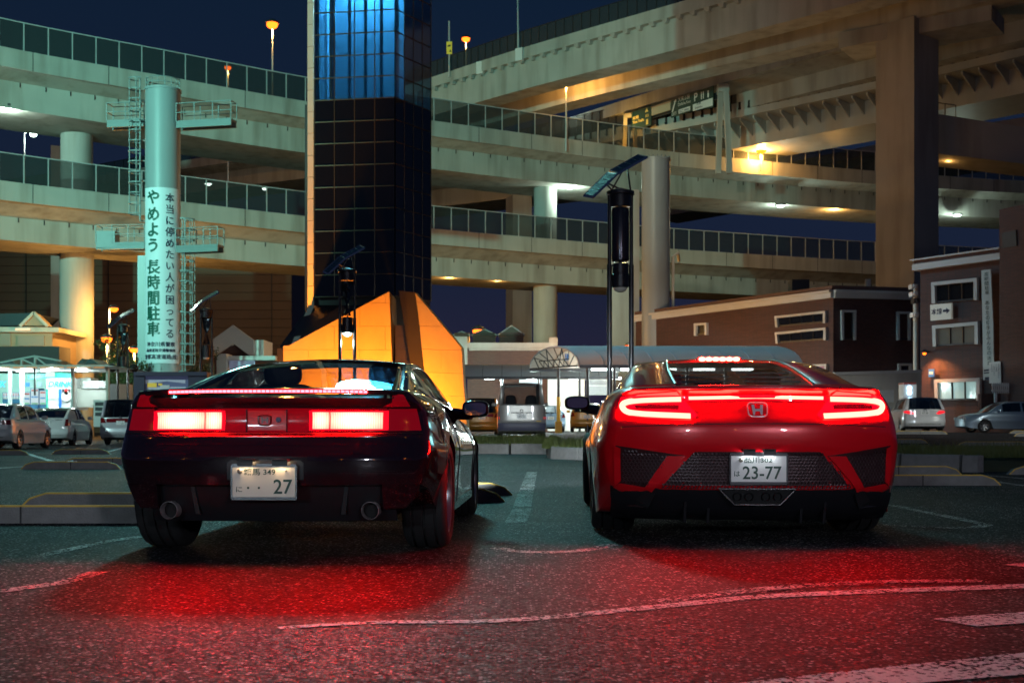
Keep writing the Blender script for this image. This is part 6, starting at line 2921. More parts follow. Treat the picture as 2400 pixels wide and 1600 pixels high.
R1 = [(.20, .12), (.36, .06), (.40, .012), (.46, 0), (.555, .0), (.565, .012), (.572, .016), (.608, .018), (.615, .030), (.66, .034), (.668, .050), (.674, .060), (.79, .075), (.80, .07), (.82, .05), (.90, .03)]
C1 = thing('sports_car', 'low black sports car with wide lit tail lamp bar and rear wing', 'car', (-1.285, 6.22, 0), math.radians(-2.2))
B1 = Body(4.33, T1, (.85, 3.38), .345, R1, (.20, .84, 3.2), .35, .045, top1, zw=.31)
body1 = B1.build(C1, BLACKCAR, WELL)
for s in (-1, 1):
    make_wheel(C1, s * .765, .85, .312, .26, .225, s, ALLOY, 5, .075)
    make_wheel(C1, s * .765, 3.38, .300, .215, .215, s, ALLOY, 5, .075)
K1 = dict(ya=.55, yb=3.22, yr=1.78, yf=2.45, wins=[(1.62, 2.95)], gu=.88,
          bx=tb([.55, 1.0, 1.5, 2.2, 2.8, 3.22], [.66, .715, .745, .75, .735, .70]),
          bz=tb([.55, 1.0, 1.5, 2.2, 2.8, 3.22], [.885, .885, .865, .835, .82, .81]),
          rx=tb([.55, 1.0, 1.4, 1.78, 2.1, 2.45, 2.8, 3.22], [.655, .62, .575, .54, .535, .55, .60, .695]),
          rz=tb([.55, 1.0, 1.4, 1.78, 2.1, 2.45, 2.8, 3.22], [.888, .985, 1.065, 1.118, 1.135, 1.115, 1.0, .815]),
          cz=tb([.55, 1.0, 1.4, 1.78, 2.1, 2.45, 2.8, 3.22], [.90, 1.005, 1.092, 1.15, 1.17, 1.15, 1.035, .85]))
cab1, _, PT1 = cabin(C1, K1, BLACKCAR, CARGLASS, DARKM)
seats(C1, .36, 2.0, .80, 1.0, .22)
mb = MB()
sellip(mb, (0.02, 2.78, 1.0), (.13, .03, .035), (3, 3))
mb.build('interior_mirror', INTER, C1, smooth=True, world=False)
# rear wing bridging the haunches
mb = MB()
n = 30
for i in range(n + 1):
    x = lerp(-.715, .715, i / n)
    u = abs(x) / .715
    yb = .03 + .13 * u ** 3
    zt_ = .907 - .012 * u ** 4
    sec = [(yb, zt_ - .030), (yb - .004, zt_ - .008), (yb + .02, zt_), (yb + .12, zt_ + .004), (yb + .24, zt_ - .012), (yb + .14, zt_ - .026)]
    mb.v += [Vector((x, a, b)) for a, b in sec]
for i in range(n):
    for j in range(6):
        jj = (j + 1) % 6
        mb.f.append((6 * i + j, 6 * i + jj, 6 * i + 6 + jj, 6 * i + 6 + j))
mb.f += [tuple(range(6)), tuple(6 * n + j for j in range(6))]
wing = mb.build('rear_wing', BLACKCAR, C1, smooth=True, world=False, angle=math.radians(50))
NL = 46
led = MB()
for i in range(NL):
    x = lerp(-.515, .515, i / (NL - 1))
    u = abs(x) / .715
    yb = .03 + .13 * u ** 3
    led.box((x, yb - .004, .888 - .012 * u ** 4), (.0175, .010, .013))
o = led.build('wing_led_strip', LEDR, C1, world=False)
o.parent = wing
for s in (-1, 1):
    mb = MB()
    mb.box((s * .60, .26, .865), (.02, .10, .075))
    o = mb.build('wing_foot', BLACKCAR, C1, world=False)
    o.parent = wing


def rp(B, t, name, poly, m, off=.004, th=.012, res=.03, smooth=True):
    return patch(B, poly, off, th, res).build(name, m, t, smooth=smooth, world=False, recalc=False)


# lamp bar
LP = [(-.79, .684), (-.20, .672), (.20, .672), (.79, .684), (.765, .80), (.64, .80), (-.64, .80), (-.765, .80)]
barp = rp(B1, C1, 'tail_lamp_bar', LP, LENSD, .004, .01, .04)
for s in (-1, 1):
    hz = [(.222 * s, .682), (.625 * s, .684), (.625 * s, .790), (.222 * s, .791)]
    o = rp(B1, C1, 'lamp_lens', hz if s > 0 else hz[::-1], LENSR, .009, .01, .03)
    o.parent = barp
    for a, b in ((.240, .325), (.332, .595)):
        q = [(a * s, .690), (b * s, .690), (b * s, .783), (a * s, .783)]
        o = rp(B1, C1, 'lit_lamp', q if s > 0 else q[::-1], TAILW, .014, .008, .03)
        o.parent = barp
    q = [(.60 * s, .81), (.735 * s, .812), (.70 * s, .878), (.655 * s, .885), (.645 * s, .83)]
    rp(B1, C1, 'side_reflector', q if s > 0 else q[::-1], LENSD, .004, .01, .02)
    mb = MB()
    mb.box((s * .106, B1.hit(s * .106, .735).y - .008, .735), (.006, .02, .118))
    o = mb.build('lamp_divider', BLACKCAR, C1, world=False)
    o.parent = barp
cp = rp(B1, C1, 'centre_panel', [(-.10, .684), (.10, .684), (.10, .790), (-.10, .790)], mat('centre_panel_red', (.16, .004, .006), .4, coat=.15, emit=(1, .0, .01), es=.10), .008, .01, .05)
bd = h_badge(C1, B1.hit, -.012, .738, .066, .058, mat('badge_dark', (.02, .004, .005), .3), .012)
mb = MB()
p = B1.hit(.062, .738, .014)
mb.lathe([(.014, -.006), (.016, 0), (.010, -.001), (.006, .006)], 16, p, axis='Y')
mb.build('boot_lock', CHROME, C1, smooth=True, world=False)
# crease trims that catch the light
for z, w in ((.668, .006), (.6105, .004), (.562, .004)):
    mb = ribbon(B1, [(lerp(-.80, .80, i / 10), z) for i in range(11)], w, .002, .004)
    mb.build('bumper_seam', BLACKCAR if z != .668 else BLACKP, C1, world=False)
# plate recess
q = [(-.195, .328), (.205, .328), (.205, .515), (.185, .530), (-.175, .530), (-.195, .515)]
rec = rp(B1, C1, 'plate_recess', q, BLACKP, .006, .01, .05)
pc = B1.hit(.005, .424, .03)
pl = plate(C1, pc, .33, .165, [('練馬 349', -.105, .035, .036, .165), ('に', -.145, -.052, .028, .032), ('・', -.088, -.036, .012, .012), ('・', -.032, -.036, .012, .012), ('27', .050, -.062, .076, .098)], m=mat('plate_warm', (.78, .70, .60), .4))
mb = MB()
sellip(mb, pc + Vector((-.125, -.012, .055)), (.014, .008, .014), (2, 2), 12, 8)
sellip(mb, pc + Vector((.115, -.010, .058)), (.006, .006, .006), (2, 2), 10, 6)
mb.build('plate_bolt', PLUG, C1, smooth=True, world=False)
for s in (-1, 1):
    mb = MB()
    mb.box(pc + Vector((s * .09, -.014, .099)), (.06, .03, .006))
    hd = MB()
    hd.box(pc + Vector((s * .09, -.016, .112)), (.08, .06, .014))
    hd.box(pc + Vector((s * .09, -.041, .102)), (.08, .010, .034))
    hd.build('plate_lamp_hood', BLACKP, C1, world=False)
    mb.build('plate_lamp', glow('plate_lamp_warm', (1, .70, .38), 45), C1, world=False)
# bumper underside, corner flaps, valance, exhausts
mb = MB()
n = 24
for i in range(n + 1):
    x = lerp(-.66, .66, i / n)
    yb = .12 + .16 * (abs(x) / .84) ** 3
    mb.v += [Vector((x, yb - .03, .42)), Vector((x, yb, .30)), Vector((x, yb + .05, .20)), Vector((x, yb + .4, .18))]
for i in range(n):
    for j in range(3):
        mb.f.append((4 * i + j, 4 * i + j + 1, 4 * i + 5 + j, 4 * i + 4 + j))
mb.build('rear_valance', VALANCE, C1, smooth=True, world=False)
for s in (-1, 1):
    mb = MB()
    pts = [(.60, .415), (.70, .415), (.76, .412), (.792, .405), (.785, .385), (.755, .318), (.715, .272), (.60, .268)]
    fr = [Vector((s * a_, .205 * (a_ / .84) ** 3.2 + .022 + (.415 - z_) * .25, z_)) for a_, z_ in pts]
    mb.prism(fr, (0, .22, 0))
    mb.build('corner_flap', BLACKCAR, C1, world=False)
    mb = MB()
    mb.prism([(s * .42, .11, .385), (s * .40, .11, .385), (s * .375, .13, .24), (s * .40, .13, .24)], (0, .12, 0))
    mb.build('valance_fin', VALANCE, C1, world=False)
    mb = MB()
    c = Vector((s * .535, .10, .262))
    mb.lathe([(.047, .14), (.047, .0), (.0445, -.003), (.0445, .13)], 28, c, axis='Y', cap=False)
    mb.build('exhaust_tip', mat('exhaust_ring', (.66, .60, .60), .25, metal=.5), C1, smooth=True, world=False)
    mb = MB()
    mb.lathe([(.041, .0), (.041, .02)], 20, c + Vector((0, .06, 0)), axis='Y')
    mb.build('exhaust_bore', WELL, C1, world=False)
door_mirror(C1, 1, (.915, 2.66, .835), (.10, .055, .062), BLACKCAR, (.74, 2.75, .80))
door_mirror(C1, -1, (-.915, 2.66, .835), (.10, .055, .062), BLACKCAR, (-.74, 2.75, .80))
for s in (-1, 1):
    mb = MB()
    for z0, z1, y0, y1 in ((.22, .80, 1.62, 1.62), (.22, .80, 2.98, 2.98)):
        pts = [B1.hit_side(s, y0, lerp(z0, z1, i / 10), .001) for i in range(11)]
        mb.tube(pts, .004, 5)
    pts = [B1.hit_side(s, lerp(1.62, 2.98, i / 14), .24, .001) for i in range(15)]
    mb.tube(pts, .004, 5)
    mb.build('door_seam', BLACKP, C1, world=False)
    mb = MB()
    mb.prism([B1.hit_side(s, 1.30, .70, .002), B1.hit_side(s, 1.58, .70, .002), B1.hit_side(s, 1.58, .40, .002), B1.hit_side(s, 1.42, .36, .002)], (-s * .004, 0, 0))
    mb.build('side_intake', WELL, C1, world=False)
    mb = MB()
    p = B1.hit_side(s, 4.05, .50, .003)
    sellip(mb, p, (.012, .05, .018), (2.5, 2.5), 12, 8)
    mb.build('side_marker', glow('amber_marker', (1, .22, .02), 3), C1, smooth=True, world=False)
    for k in (0,):
        p = Vector((s * .60, 4.48, .56))
        light('SPOT', 'headlight', C1, TM[C1.name] @ p, (.85, .97, 1), 2400, .05, 30, TM[C1.name] @ Vector((s * .6 + 1.2, 26, .1)), .7)

# ------------------------------------------------------------------ red sports car
ys = [0, .10, .35, .7, 1.08, 1.6, 2.2, 2.9, 3.3, 3.71, 4.1, 4.4, 4.5]
T2 = dict(zb=tb(ys, [.30, .26, .18, .14, .13, .12, .12, .12, .13, .14, .15, .2, .26]),
          wl=tb(ys, [.82, .87, .915, .94, .94, .86, .84, .86, .90, .92, .88, .76, .66]),
          wm=tb(ys, [.885, .925, .955, .975, .975, .93, .89, .90, .93, .945, .90, .78, .68]),
          zm=tb(ys, [.60, .60, .62, .64, .66, .62, .58, .56, .56, .56, .52, .46, .42]),
          ws=tb(ys, [.835, .85, .865, .875, .865, .84, .80, .80, .82, .82, .74, .62, .52]),
          zs=tb(ys, [.85, .865, .88, .895, .89, .84, .78, .75, .74, .72, .64, .54, .47]),
          wt=tb(ys, [.72, .73, .745, .755, .745, .74, .72, .70, .68, .66, .58, .5, .42]),
          zt=tb(ys, [.935, .945, .955, .962, .955, .89, .83, .80, .79, .76, .68, .57, .49]),
          zc=tb(ys, [.950, .957, .962, .965, .962, .91, .85, .83, .81, .79, .71, .59, .5]))
R2 = [(.12, .34), (.24, .20), (.30, .10), (.335, .055), (.36, .045), (.55, .03), (.565, .012), (.62, .0), (.70, .0), (.742, .012), (.755, .030), (.80, .050), (.885, .085), (.903, .070), (.925, .012), (.94, .0), (.96, .0)]
C2 = thing('sports_car', 'bright red wedge shaped sports car with a full width light strip and outlined tail lamps', 'car', (1.465, 7.12, 0), math.radians(-2.0))
B2 = Body(4.5, T2, (1.09, 3.72), .372, R2, (.27, .90, 2.7), .45, .045, None, zw=.335)
body2 = B2.build(C2, REDCAR, WELL)
for s in (-1, 1):
    make_wheel(C2, s * .815, 1.09, .342, .29, .262, s, DALLOY, 10, .045)
    make_wheel(C2, s * .825, 3.72, .328, .245, .25, s, DALLOY, 10, .045)
K2 = dict(ya=.50, yb=3.36, yr=1.72, yf=2.35, wins=[(2.2, 3.0)], gu=.635, rm=.03,
          bx=tb([.50, 1.0, 1.5, 2.2, 2.8, 3.36], [.755, .785, .80, .775, .74, .70]),
          bz=tb([.50, 1.0, 1.5, 2.2, 2.8, 3.36], [.945, .945, .90, .83, .81, .79]),
          rx=tb([.50, 1.0, 1.4, 1.72, 2.1, 2.35, 2.8, 3.36], [.69, .68, .645, .60, .575, .575, .61, .69]),
          rz=tb([.50, 1.0, 1.4, 1.72, 2.1, 2.35, 2.8, 3.36], [.955, 1.06, 1.135, 1.175, 1.185, 1.165, 1.02, .80]),
          cz=tb([.50, 1.0, 1.4, 1.72, 2.1, 2.35, 2.8, 3.36], [.972, 1.075, 1.152, 1.20, 1.222, 1.205, 1.06, .84]))
cab2, _, PT2 = cabin(C2, K2, REDCAR, CARGLASS, DARKM)
mb = MB()
for y0 in (.62, .80, .98, 1.16):
    for s in (-1, 1):
        a, b = PT2(y0, .05 * s), PT2(y0, .60 * s)
        mb.bar(a - Vector((0, 0, .03)), b - Vector((0, 0, .03)), .02, .012)
mb.build('engine_cover_slat', DARKM, C2, world=False)
mb = MB()
for s in (-1, 1):
    p = [PT2(lerp(.53, 1.72, i / 12), .635 * s) + Vector((0, 0, .004)) for i in range(13)]
    mb.tube(p, .009, 6)
mb.build('rear_window_trim', DARKM, C2, smooth=True, world=False)
# high stop lamp at the roof edge: six lit cells
hs = MB()
p0 = PT2(1.74, 0)
hs.box(p0 + Vector((0, .0, .0)), (.34, .05, .018))
hso = hs.build('high_stop_lamp', DARKM, C2, world=False)
for i in range(6):
    mb = MB()
    q = PT2(1.72, 0) + Vector((lerp(-.125, .125, i / 5), -.018, .0))
    sellip(mb, q, (.025, .012, .016), (2.6, 2.6), 12, 8)
    o = mb.build('stop_lamp_cell', glow('stop_cell_lit', (1, .008, .005), 300), C2, smooth=True, world=False)
    o.parent = hso
seats(C2, .37, 2.05, .80, 1.0, .22)
mb = MB()
sellip(mb, (.05, 2.72, 1.05), (.12, .03, .035), (3, 3))
mb.build('interior_mirror', INTER, C2, smooth=True, world=False)
# lamps
LHS = [(.815, .825), (.80, .885), (.70, .905), (.475, .918), (.44, .875), (.355, .772), (.375, .752), (.60, .748), (.755, .765), (.80, .79)]
for s in (-1, 1):
    poly = LHS if s < 0 else LHS
    pts = [(x * s, z) for x, z in LHS]
    if s > 0:
        pts = pts[::-1]
    lamp = rp(B2, C2, 'tail_lamp', pts, LENSR, .005, .012, .03)
    U = [(.445, .868), (.56, .866), (.68, .862), (.755, .853), (.785, .836), (.783, .812), (.755, .790), (.68, .778), (.56, .770), (.395, .762)]
    mb = ribbon(B2, [(x * s, z) for x, z in U], .034, .012, .01, 5)
    o = mb.build('lamp_outline', TAILS, C2, smooth=True, world=False)
    o.parent = lamp
    mb = ribbon(B2, [(x * s, z) for x, z in [(.46, .818), (.56, .822), (.66, .822), (.715, .818)]], .030, .009, .006, 5)
    o = mb.build('lamp_inner', LENSD, C2, smooth=True, world=False)
    o.parent = lamp
mb = ribbon(B2, [(lerp(-.40, .40, i / 12), .880 - .006 * abs(i - 6) / 6) for i in range(13)], .024, .012, .012)
mb.build('light_strip', TAILS, C2, world=False)
mb = ribbon(B2, [(lerp(-.42, .42, i / 12), .880 - .006 * abs(i - 6) / 6) for i in range(13)], .040, .006, .012)
mb.build('strip_housing', LENSR, C2, world=False)
h_badge(C2, B2.hit, .0, .800, .115, .088, mat('badge_bright', (.85, .85, .87), .2, metal=.35, coat=.5), .012)
for s in (-1, 1):
    mb = ribbon(B2, [(s * .475, .918), (s * .49, .93), (s * .50, .945)], .005, .002, .004)
    mb.build('panel_gap', BLACKP, C2, world=False)
for z_, w_ in ((.722, .80),):
    mb = ribbon(B2, [(lerp(-w_, w_, i / 14), z_ - .02 * (abs(i - 7) / 7) ** 2) for i in range(15)], .0045, .0015, .004)
    mb.build('bumper_seam', BLACKP, C2, world=False)
# lower fascia
HEXM = mat('hex_mesh_black', (.065, .035, .04), .28, metal=.4, coat=.4)
VENTB = mat('vent_backing', (.03, .006, .008), .6)
mid = [(-.37, .556), (.37, .556), (.555, .352), (-.555, .352)]
mo = rp(B2, C2, 'centre_grille', [(-.555, .352), (.555, .352), (.37, .556), (-.37, .556)], VENTB, .004, .01, .05)


def inside(poly, x, z):
    c = False
    n = len(poly)
    for i in range(n):
        (a, b), (d, e_) = poly[i], poly[(i + 1) % n]
        if (b > z) != (e_ > z) and x < (d - a) * (z - b) / (e_ - b) + a:
            c = not c
    return c


def hexgrid(B, poly, cell, off, m, t, par, bar=.0035):
    mb = MB()
    xs = [p[0] for p in poly]
    zs = [p[1] for p in poly]
    w = cell * math.sqrt(3)
    z = min(zs)
    r = 0
    while z < max(zs) + cell:
        x = min(xs) + (w / 2 if r % 2 else 0)
        while x < max(xs) + w:
            if inside(poly, x, z):
                c = [(x + cell * math.sin(a), z + cell * math.cos(a)) for a in [PI / 3 * k for k in range(6)]]
                h = [B.hit(a, b, off) for a, b in c]
                for k in range(3):
                    mb.bar(h[k], h[k + 1], bar, .008)
            x += w
        z += cell * 1.5
        r += 1
    o = mb.build('hex_mesh', m, t, world=False, kind='stuff', recalc=False)
    o.parent = par


hexgrid(B2, mid, .0125, .016, HEXM, C2, mo)
for s in (-1, 1):
    V = [(.835, .590), (.42, .530), (.63, .320), (.815, .345)]
    pts = [(x * s, z) for x, z in V]
    pts = pts if s < 0 else pts[::-1]
    vo = rp(B2, C2, 'side_vent', pts, VENTB, .004, .01, .04)
    VI = [(.79, .565), (.53, .525), (.645, .345), (.79, .36)]
    hexgrid(B2, [(x * s, z) for x, z in VI], .0125, .012, HEXM, C2, vo)
    # red frames around the vent
    for nm, q in (('vent_strip', [(.838, .59), (.800, .575), (.795, .37), (.83, .345)]), ('vent_blade', [(.42, .530), (.53, .528), (.655, .338), (.62, .312)]), ('vent_sill', [(.62, .335), (.80, .362), (.838, .335), (.80, .315), (.63, .296)])):
        pp = [(x * s, z) for x, z in q]
        pp = pp if s > 0 else pp[::-1]
        rp(B2, C2, nm, pp, REDCAR, .016, .02, .03)
# plate
pc = B2.hit(0, .456, .03)
pl = plate(C2, pc, .33, .165, [('品川302', -.085, .034, .036, .165), ('は', -.145, -.045, .032, .034), ('23-77', -.095, -.062, .078, .23)], frame=DARKG)
mb = MB()
sellip(mb, pc + Vector((-.105, -.012, .052)), (.014, .008, .014), (2, 2), 12, 8)
mb.build('plate_bolt', PLUG, C2, smooth=True, world=False)
for s in (-1, 1):
    mb = MB()
    mb.box(pc + Vector((s * .06, -.014, .097)), (.05, .03, .006))
    hd = MB()
    hd.box(pc + Vector((s * .06, -.016, .110)), (.07, .06, .014))
    hd.box(pc + Vector((s * .06, -.041, .100)), (.07, .010, .034))
    hd.build('plate_lamp_hood', BLACKP, C2, world=False)
    mb.build('plate_lamp', glow('plate_lamp_white', (.86, .95, 1), 55), C2, world=False)
# diffuser and exhaust
mb = MB()
n = 24
for i in range(n + 1):
    x = lerp(-.86, .86, i / n)
    yb = .085 + .27 * (abs(x) / .9) ** 2.7
    zt_ = .352 if abs(x) < .58 else lerp(.352, .30, min(1, (abs(x) - .58) / .1))
    mb.v += [Vector((x, yb - .03, zt_)), Vector((x, yb - .015, zt_ - .03)), Vector((x, yb + .03, .215)), Vector((x, yb + .16, .13)), Vector((x, yb + .5, .12))]
for i in range(n):
    for j in range(4):
        mb.f.append((5 * i + j, 5 * i + j + 1, 5 * i + 6 + j, 5 * i + 5 + j))
df = mb.build('rear_diffuser', VALANCE, C2, smooth=True, world=False)
for x in (-.42, -.28, .28, .42):
    mb = MB()
    mb.prism([(x - .008, .12, .25), (x - .008, .16, .12), (x - .008, .5, .11), (x - .008, .5, .2)], (.016, 0, 0))
    o = mb.build('diffuser_fin', VALANCE, C2, world=False)
    o.parent = df
mb = MB()
tr_ = [(-.225, .332), (.225, .332), (.215, .318), (.135, .238), (-.135, .238), (-.215, .318)]
ring = [Vector((x, .048, z)) for x, z in tr_]
mb.tube(ring + [ring[0]], .007, 6, cap=False)
mb.build('exhaust_surround', CHROME, C2, smooth=True, world=False)
mb = MB()
mb.prism([Vector((x * .96, .058, z)) for x, z in tr_], (0, .06, 0))
mb.build('exhaust_panel', WELL, C2, world=False)
for s in (-1, 1):
    for x in (.05, .12):
        mb = MB()
        mb.lathe([(.026, .0), (.026, .03), (.022, .03), (.022, .0)], 18, (s * x, .045, .285), axis='Y', cap=False)
        mb.build('exhaust_tip', DARKG, C2, smooth=True, world=False)
    mb = MB()
    mb.prism([(s * .60, .14, .295), (s * .80, .25, .325), (s * .865, .33, .34), (s * .86, .36, .26), (s * .78, .30, .215), (s * .64, .20, .205)], (0, .2, 0))
    mb.build('corner_flap', mat('carbon_black', (.015, .015, .017), .3, coat=.6, var=.5, vs=90), C2, world=False)
    door_mirror(C2, s, (s * 1.02, 2.92, .905), (.105, .06, .058), DARKM, (s * .78, 2.98, .83))
    mb = MB()
    q = [(1.58, .76), (1.78, .80), (1.72, .52), (1.52, .34)]
    mb.prism([B2.hit_side(s, a, b, .003) for a, b in q], (-s * .004, 0, 0))
    mb.build('side_intake', WELL, C2, world=False)
    mb = MB()
    pts = [B2.hit_side(s, 1.80, lerp(.2, .78, i / 10), .001) for i in range(11)]
    mb.tube(pts, .004, 5)
    pts = [B2.hit_side(s, 3.08, lerp(.2, .76, i / 10), .001) for i in range(11)]
    mb.tube(pts, .004, 5)
    mb.build('door_seam', BLACKP, C2, world=False)
    light('SPOT', 'headlight', C2, TM[C2.name] @ Vector((s * .70, 4.66, .60)), (.85, .97, 1), 2400, .05, 30, TM[C2.name] @ Vector((s * .6 - .6, 26, .1)), .7)


# ------------------------------------------------------------------ parked cars
LAMPOFF = mat('tail_lamp_unlit', (.16, .006, .008), .12, coat=.8)
LAMPON = mat('tail_lamp_dim', (.3, .006, .008), .12, coat=.8, emit=(1, .02, .03), es=1.2)
CLEARL = mat('clear_lamp', (.5, .5, .52), .1, coat=.8)
CARDARK = mat('car_dark_trim', (.015, .015, .017), .4)
TINT = thin_glass('tinted_car_glass', (.16, .17, .18), .07, .02, .55)


def paint(name, c, metal=.3):
    return mat(name, c, .3, metal=metal, coat=1.0, croh=.03)


def parked(label, X, Y, rot, kind, col, group='parked cars', plate_text='・887', lamps=LAMPOFF, dark_trim=False, emblem=True):
    S = dict(
        hatch=dict(L=4.3, W=1.70, H=1.50, belt=.98, tail=1.02, ya=.06, yr=.55, hood=.98, lamp=[(.60, .80), (.80, .80), (.80, 1.0), (.66, 1.0)]),
        lift=dict(L=4.46, W=1.745, H=1.49, belt=.96, tail=1.06, ya=.10, yr=1.35, hood=.90, lamp=[(.66, .74), (.83, .76), (.81, 1.06), (.70, 1.06)]),
        minivan=dict(L=4.75, W=1.76, H=1.86, belt=1.06, tail=1.10, ya=.05, yr=.30, hood=1.02, lamp=[(.56, .88), (.83, .88), (.82, 1.08), (.64, 1.08)]),
        van=dict(L=4.69, W=1.695, H=1.97, belt=1.16, tail=1.20, ya=.04, yr=.16, hood=1.12, lamp=[(.745, .68), (.825, .68), (.81, 1.14), (.765, 1.14)]),
        wagon=dict(L=4.42, W=1.70, H=1.50, belt=.95, tail=.98, ya=.06, yr=.48, hood=.93, lamp=[(.42, .80), (.52, .77), (.80, .84), (.80, .92), (.56, .92)]),
        sedan=dict(L=4.5, W=1.72, H=1.45, belt=.92, tail=.98, ya=.55, yr=1.25, hood=.90, lamp=[(.50, .78), (.80, .78), (.79, .93), (.54, .93)]))[kind]
    L, W, H = S['L'], S['W'], S['H']
    hw = W / 2
    z0 = gz(X, Y)
    t = thing('parked_car' if kind not in ('van', 'minivan') else ('parked_van' if kind == 'van' else 'parked_minivan'), label, 'van' if kind == 'van' else 'car', (X, Y, z0), rot, group)
    ys = [0, .1, .4, L * .2, L * .5, L * .72, L * .86, L * .96, L]
    tail, belt, hood = S['tail'], S['belt'], S['hood']
    sc = lambda f: [hw * q for q in f]
    vanlike = kind in ('van', 'minivan')
    T = dict(zb=tb(ys, [.30, .27, .22, .19, .18, .18, .19, .22, .3]),
             wl=tb(ys, sc([.90, .95, .97, .98, .98, .98, .95, .88, .76])),
             wm=tb(ys, sc([.95, .985, 1, 1, 1, 1, .98, .90, .78])),
             zm=tb(ys, [.58, .58, .58, .58, .58, .58, .56, .52, .5]),
             ws=tb(ys, sc([.925, .955, .965, .97, .97, .965, .93, .82, .68])),
             zs=tb(ys, [tail - .10, tail - .10, tail - .10, belt - .08, belt - .08, belt - .08, hood - .16, hood - .24, hood - .34]),
             wt=tb(ys, sc([.90, .92, .93, .935, .935, .92, .82, .68, .56])),
             zt=tb(ys, [tail, tail, tail - .005, belt, belt, belt - .0, hood - .08, hood - .17, hood - .28]),
             zc=tb(ys, [tail + .01, tail + .01, tail + .01, belt + .01, belt + .01, belt + .0, hood - .02, hood - .12, hood - .24]))
    rake = [(.2, .10), (.34, .05), (.40, .0), (.56, 0), (.58, .03), (.64, .04), (1.2, .05)]
    Bd = Body(L, T, (L * .205, L * .205 + L * .585), .345, rake, (.10 if vanlike else .16, hw, 4), .3, .05, None, ns=12, zw=.29)
    Bd.build(t, col, WELL, 40)
    for s in (-1, 1):
        for yw in (L * .205, L * .205 + L * .585):
            make_wheel(t, s * (hw - .11), yw, .31, .19, .205, s, DALLOY if kind == 'lift' else ALLOY, 7, .05, False)
    ya, yr = S['ya'], S['yr']
    yf = L * .56 if not vanlike else L * .72
    yb = L * .76 if not vanlike else L * .88
    K = dict(ya=ya, yb=yb, yr=yr, yf=yf, n=18, gu=.86, rm=.02,
             wins=[(yr + .18, L * .40), (L * .42, yf + .18)] if kind != 'sedan' else [(yr - .1, L * .40), (L * .42, yf + .18)],
             bx=tb([ya, L * .3, L * .6, yb], [hw * .90, hw * .925, hw * .92, hw * .84]),
             bz=tb([ya, L * .3, yf, yb], [tail - .01, belt, belt - .0, hood - .05]),
             rx=tb([ya, yr, L * .45, yf, yb], [hw * .88, hw * (.80 if vanlike else .74), hw * (.82 if vanlike else .74), hw * (.80 if vanlike else .74), hw * .82]),
             rz=tb([ya, yr, (yr + yf) / 2, yf, yb], [tail, H - .07, H - .04, H - .08, hood - .04]),
             cz=tb([ya, yr, (yr + yf) / 2, yf, yb], [tail + .02, H - .03, H, H - .03, hood]))
    cab, _, PT = cabin(t, K, col, CARGLASS if kind == 'van' else TINT, CARDARK)
    for s in (-1, 1):
        q = [(x * s * hw / .85, z) for x, z in S['lamp']]
        if s < 0:
            q = q[::-1]
        lo = rp(Bd, t, 'tail_lamp', q, lamps, .008, .012, .06)
        mb = MB()
        c = Vector((s * (hw + .10), yf + .35, belt + .10))
        sellip(mb, c, (.10, .05, .07), (3, 3), 12, 8)
        mb.build('door_mirror', col, t, smooth=True, world=False)
    # tailgate details
    zp = {'hatch': .78, 'lift': .86, 'minivan': .88, 'van': .80, 'wagon': .84, 'sedan': .80}[kind]
    pc = Bd.hit(0, zp, .012)
    plate(t, pc, .33, .165, [('横浜 300', -.09, .04, .03, .18), (plate_text, -.11, -.055, .07, .23)], frame=None)
    if kind in ('lift', 'van'):
        q = [(-.36, zp + .10), (.36, zp + .10), (.36, zp + .14), (-.36, zp + .14)]
        rp(Bd, t, 'plate_garnish', q, CARDARK if kind == 'van' else col, .02, .02, .1)
    if kind == 'minivan':
        q = [(-.56, .90), (.56, .90), (.56, 1.06), (-.56, 1.06)]
        rp(Bd, t, 'lamp_bridge', q, LAMPOFF, .006, .01, .1)
    if kind == 'lift':
        q = [(-.60, .98), (.60, .98), (.66, 1.055), (-.66, 1.055)]
        rp(Bd, t, 'rear_glass_panel', q, CARDARK, .006, .01, .1)
    if emblem:
        mb = MB()
        p = Bd.hit(0, min(zp + .19, tail - .04), .012)
        mb.lathe([(.055, 0), (.045, -.006), (.035, 0)], 16, p, axis='Y', cap=False)
        mb.build('emblem', CHROME, t, smooth=True, world=False)
    bum = [(-hw * .80, .27), (hw * .80, .27), (hw * .72, .40), (-hw * .72, .40)]
    rp(Bd, t, 'bumper_insert', bum, CARDARK, .006, .01, .12)
    if kind == 'van':
        q = [(-hw * .93, .33), (hw * .93, .33), (hw * .93, .56), (-hw * .93, .56)]
        rp(Bd, t, 'rear_bumper', q, mat('van_bumper', (.06, .06, .10), .5), .03, .05, .12)
        q = [(.50, .62), (.66, .62), (.66, .645), (.50, .645)]
        rp(Bd, t, 'badge_strip', q, YELLOW, .008, .01, .1)
        for s in (-1, 1):
            q = [(.745 * s, .70), (.825 * s, .70), (.82 * s, .78), (.75 * s, .78)]
            q = q if s > 0 else q[::-1]
            rp(Bd, t, 'reflector', q, LAMPON, .014, .01, .1)
    mb = MB()
    for s in (-1, 1):
        sellip(mb, (s * .36, L * .42, belt + .12), (.22, .06, .22), (3, 3), 12, 8)
        mb2 = MB()
    mb = MB()
    sellip(mb, (-.36, L * .45, belt + .16), (.20, .07, .26), (3, 3), 12, 8)
    mb.build('seat', INTER, t, smooth=True, world=False)
    mb = MB()
    sellip(mb, (.36, L * .45, belt + .16), (.20, .07, .26), (3, 3), 12, 8)
    mb.build('seat', INTER, t, smooth=True, world=False)
    fl = rp
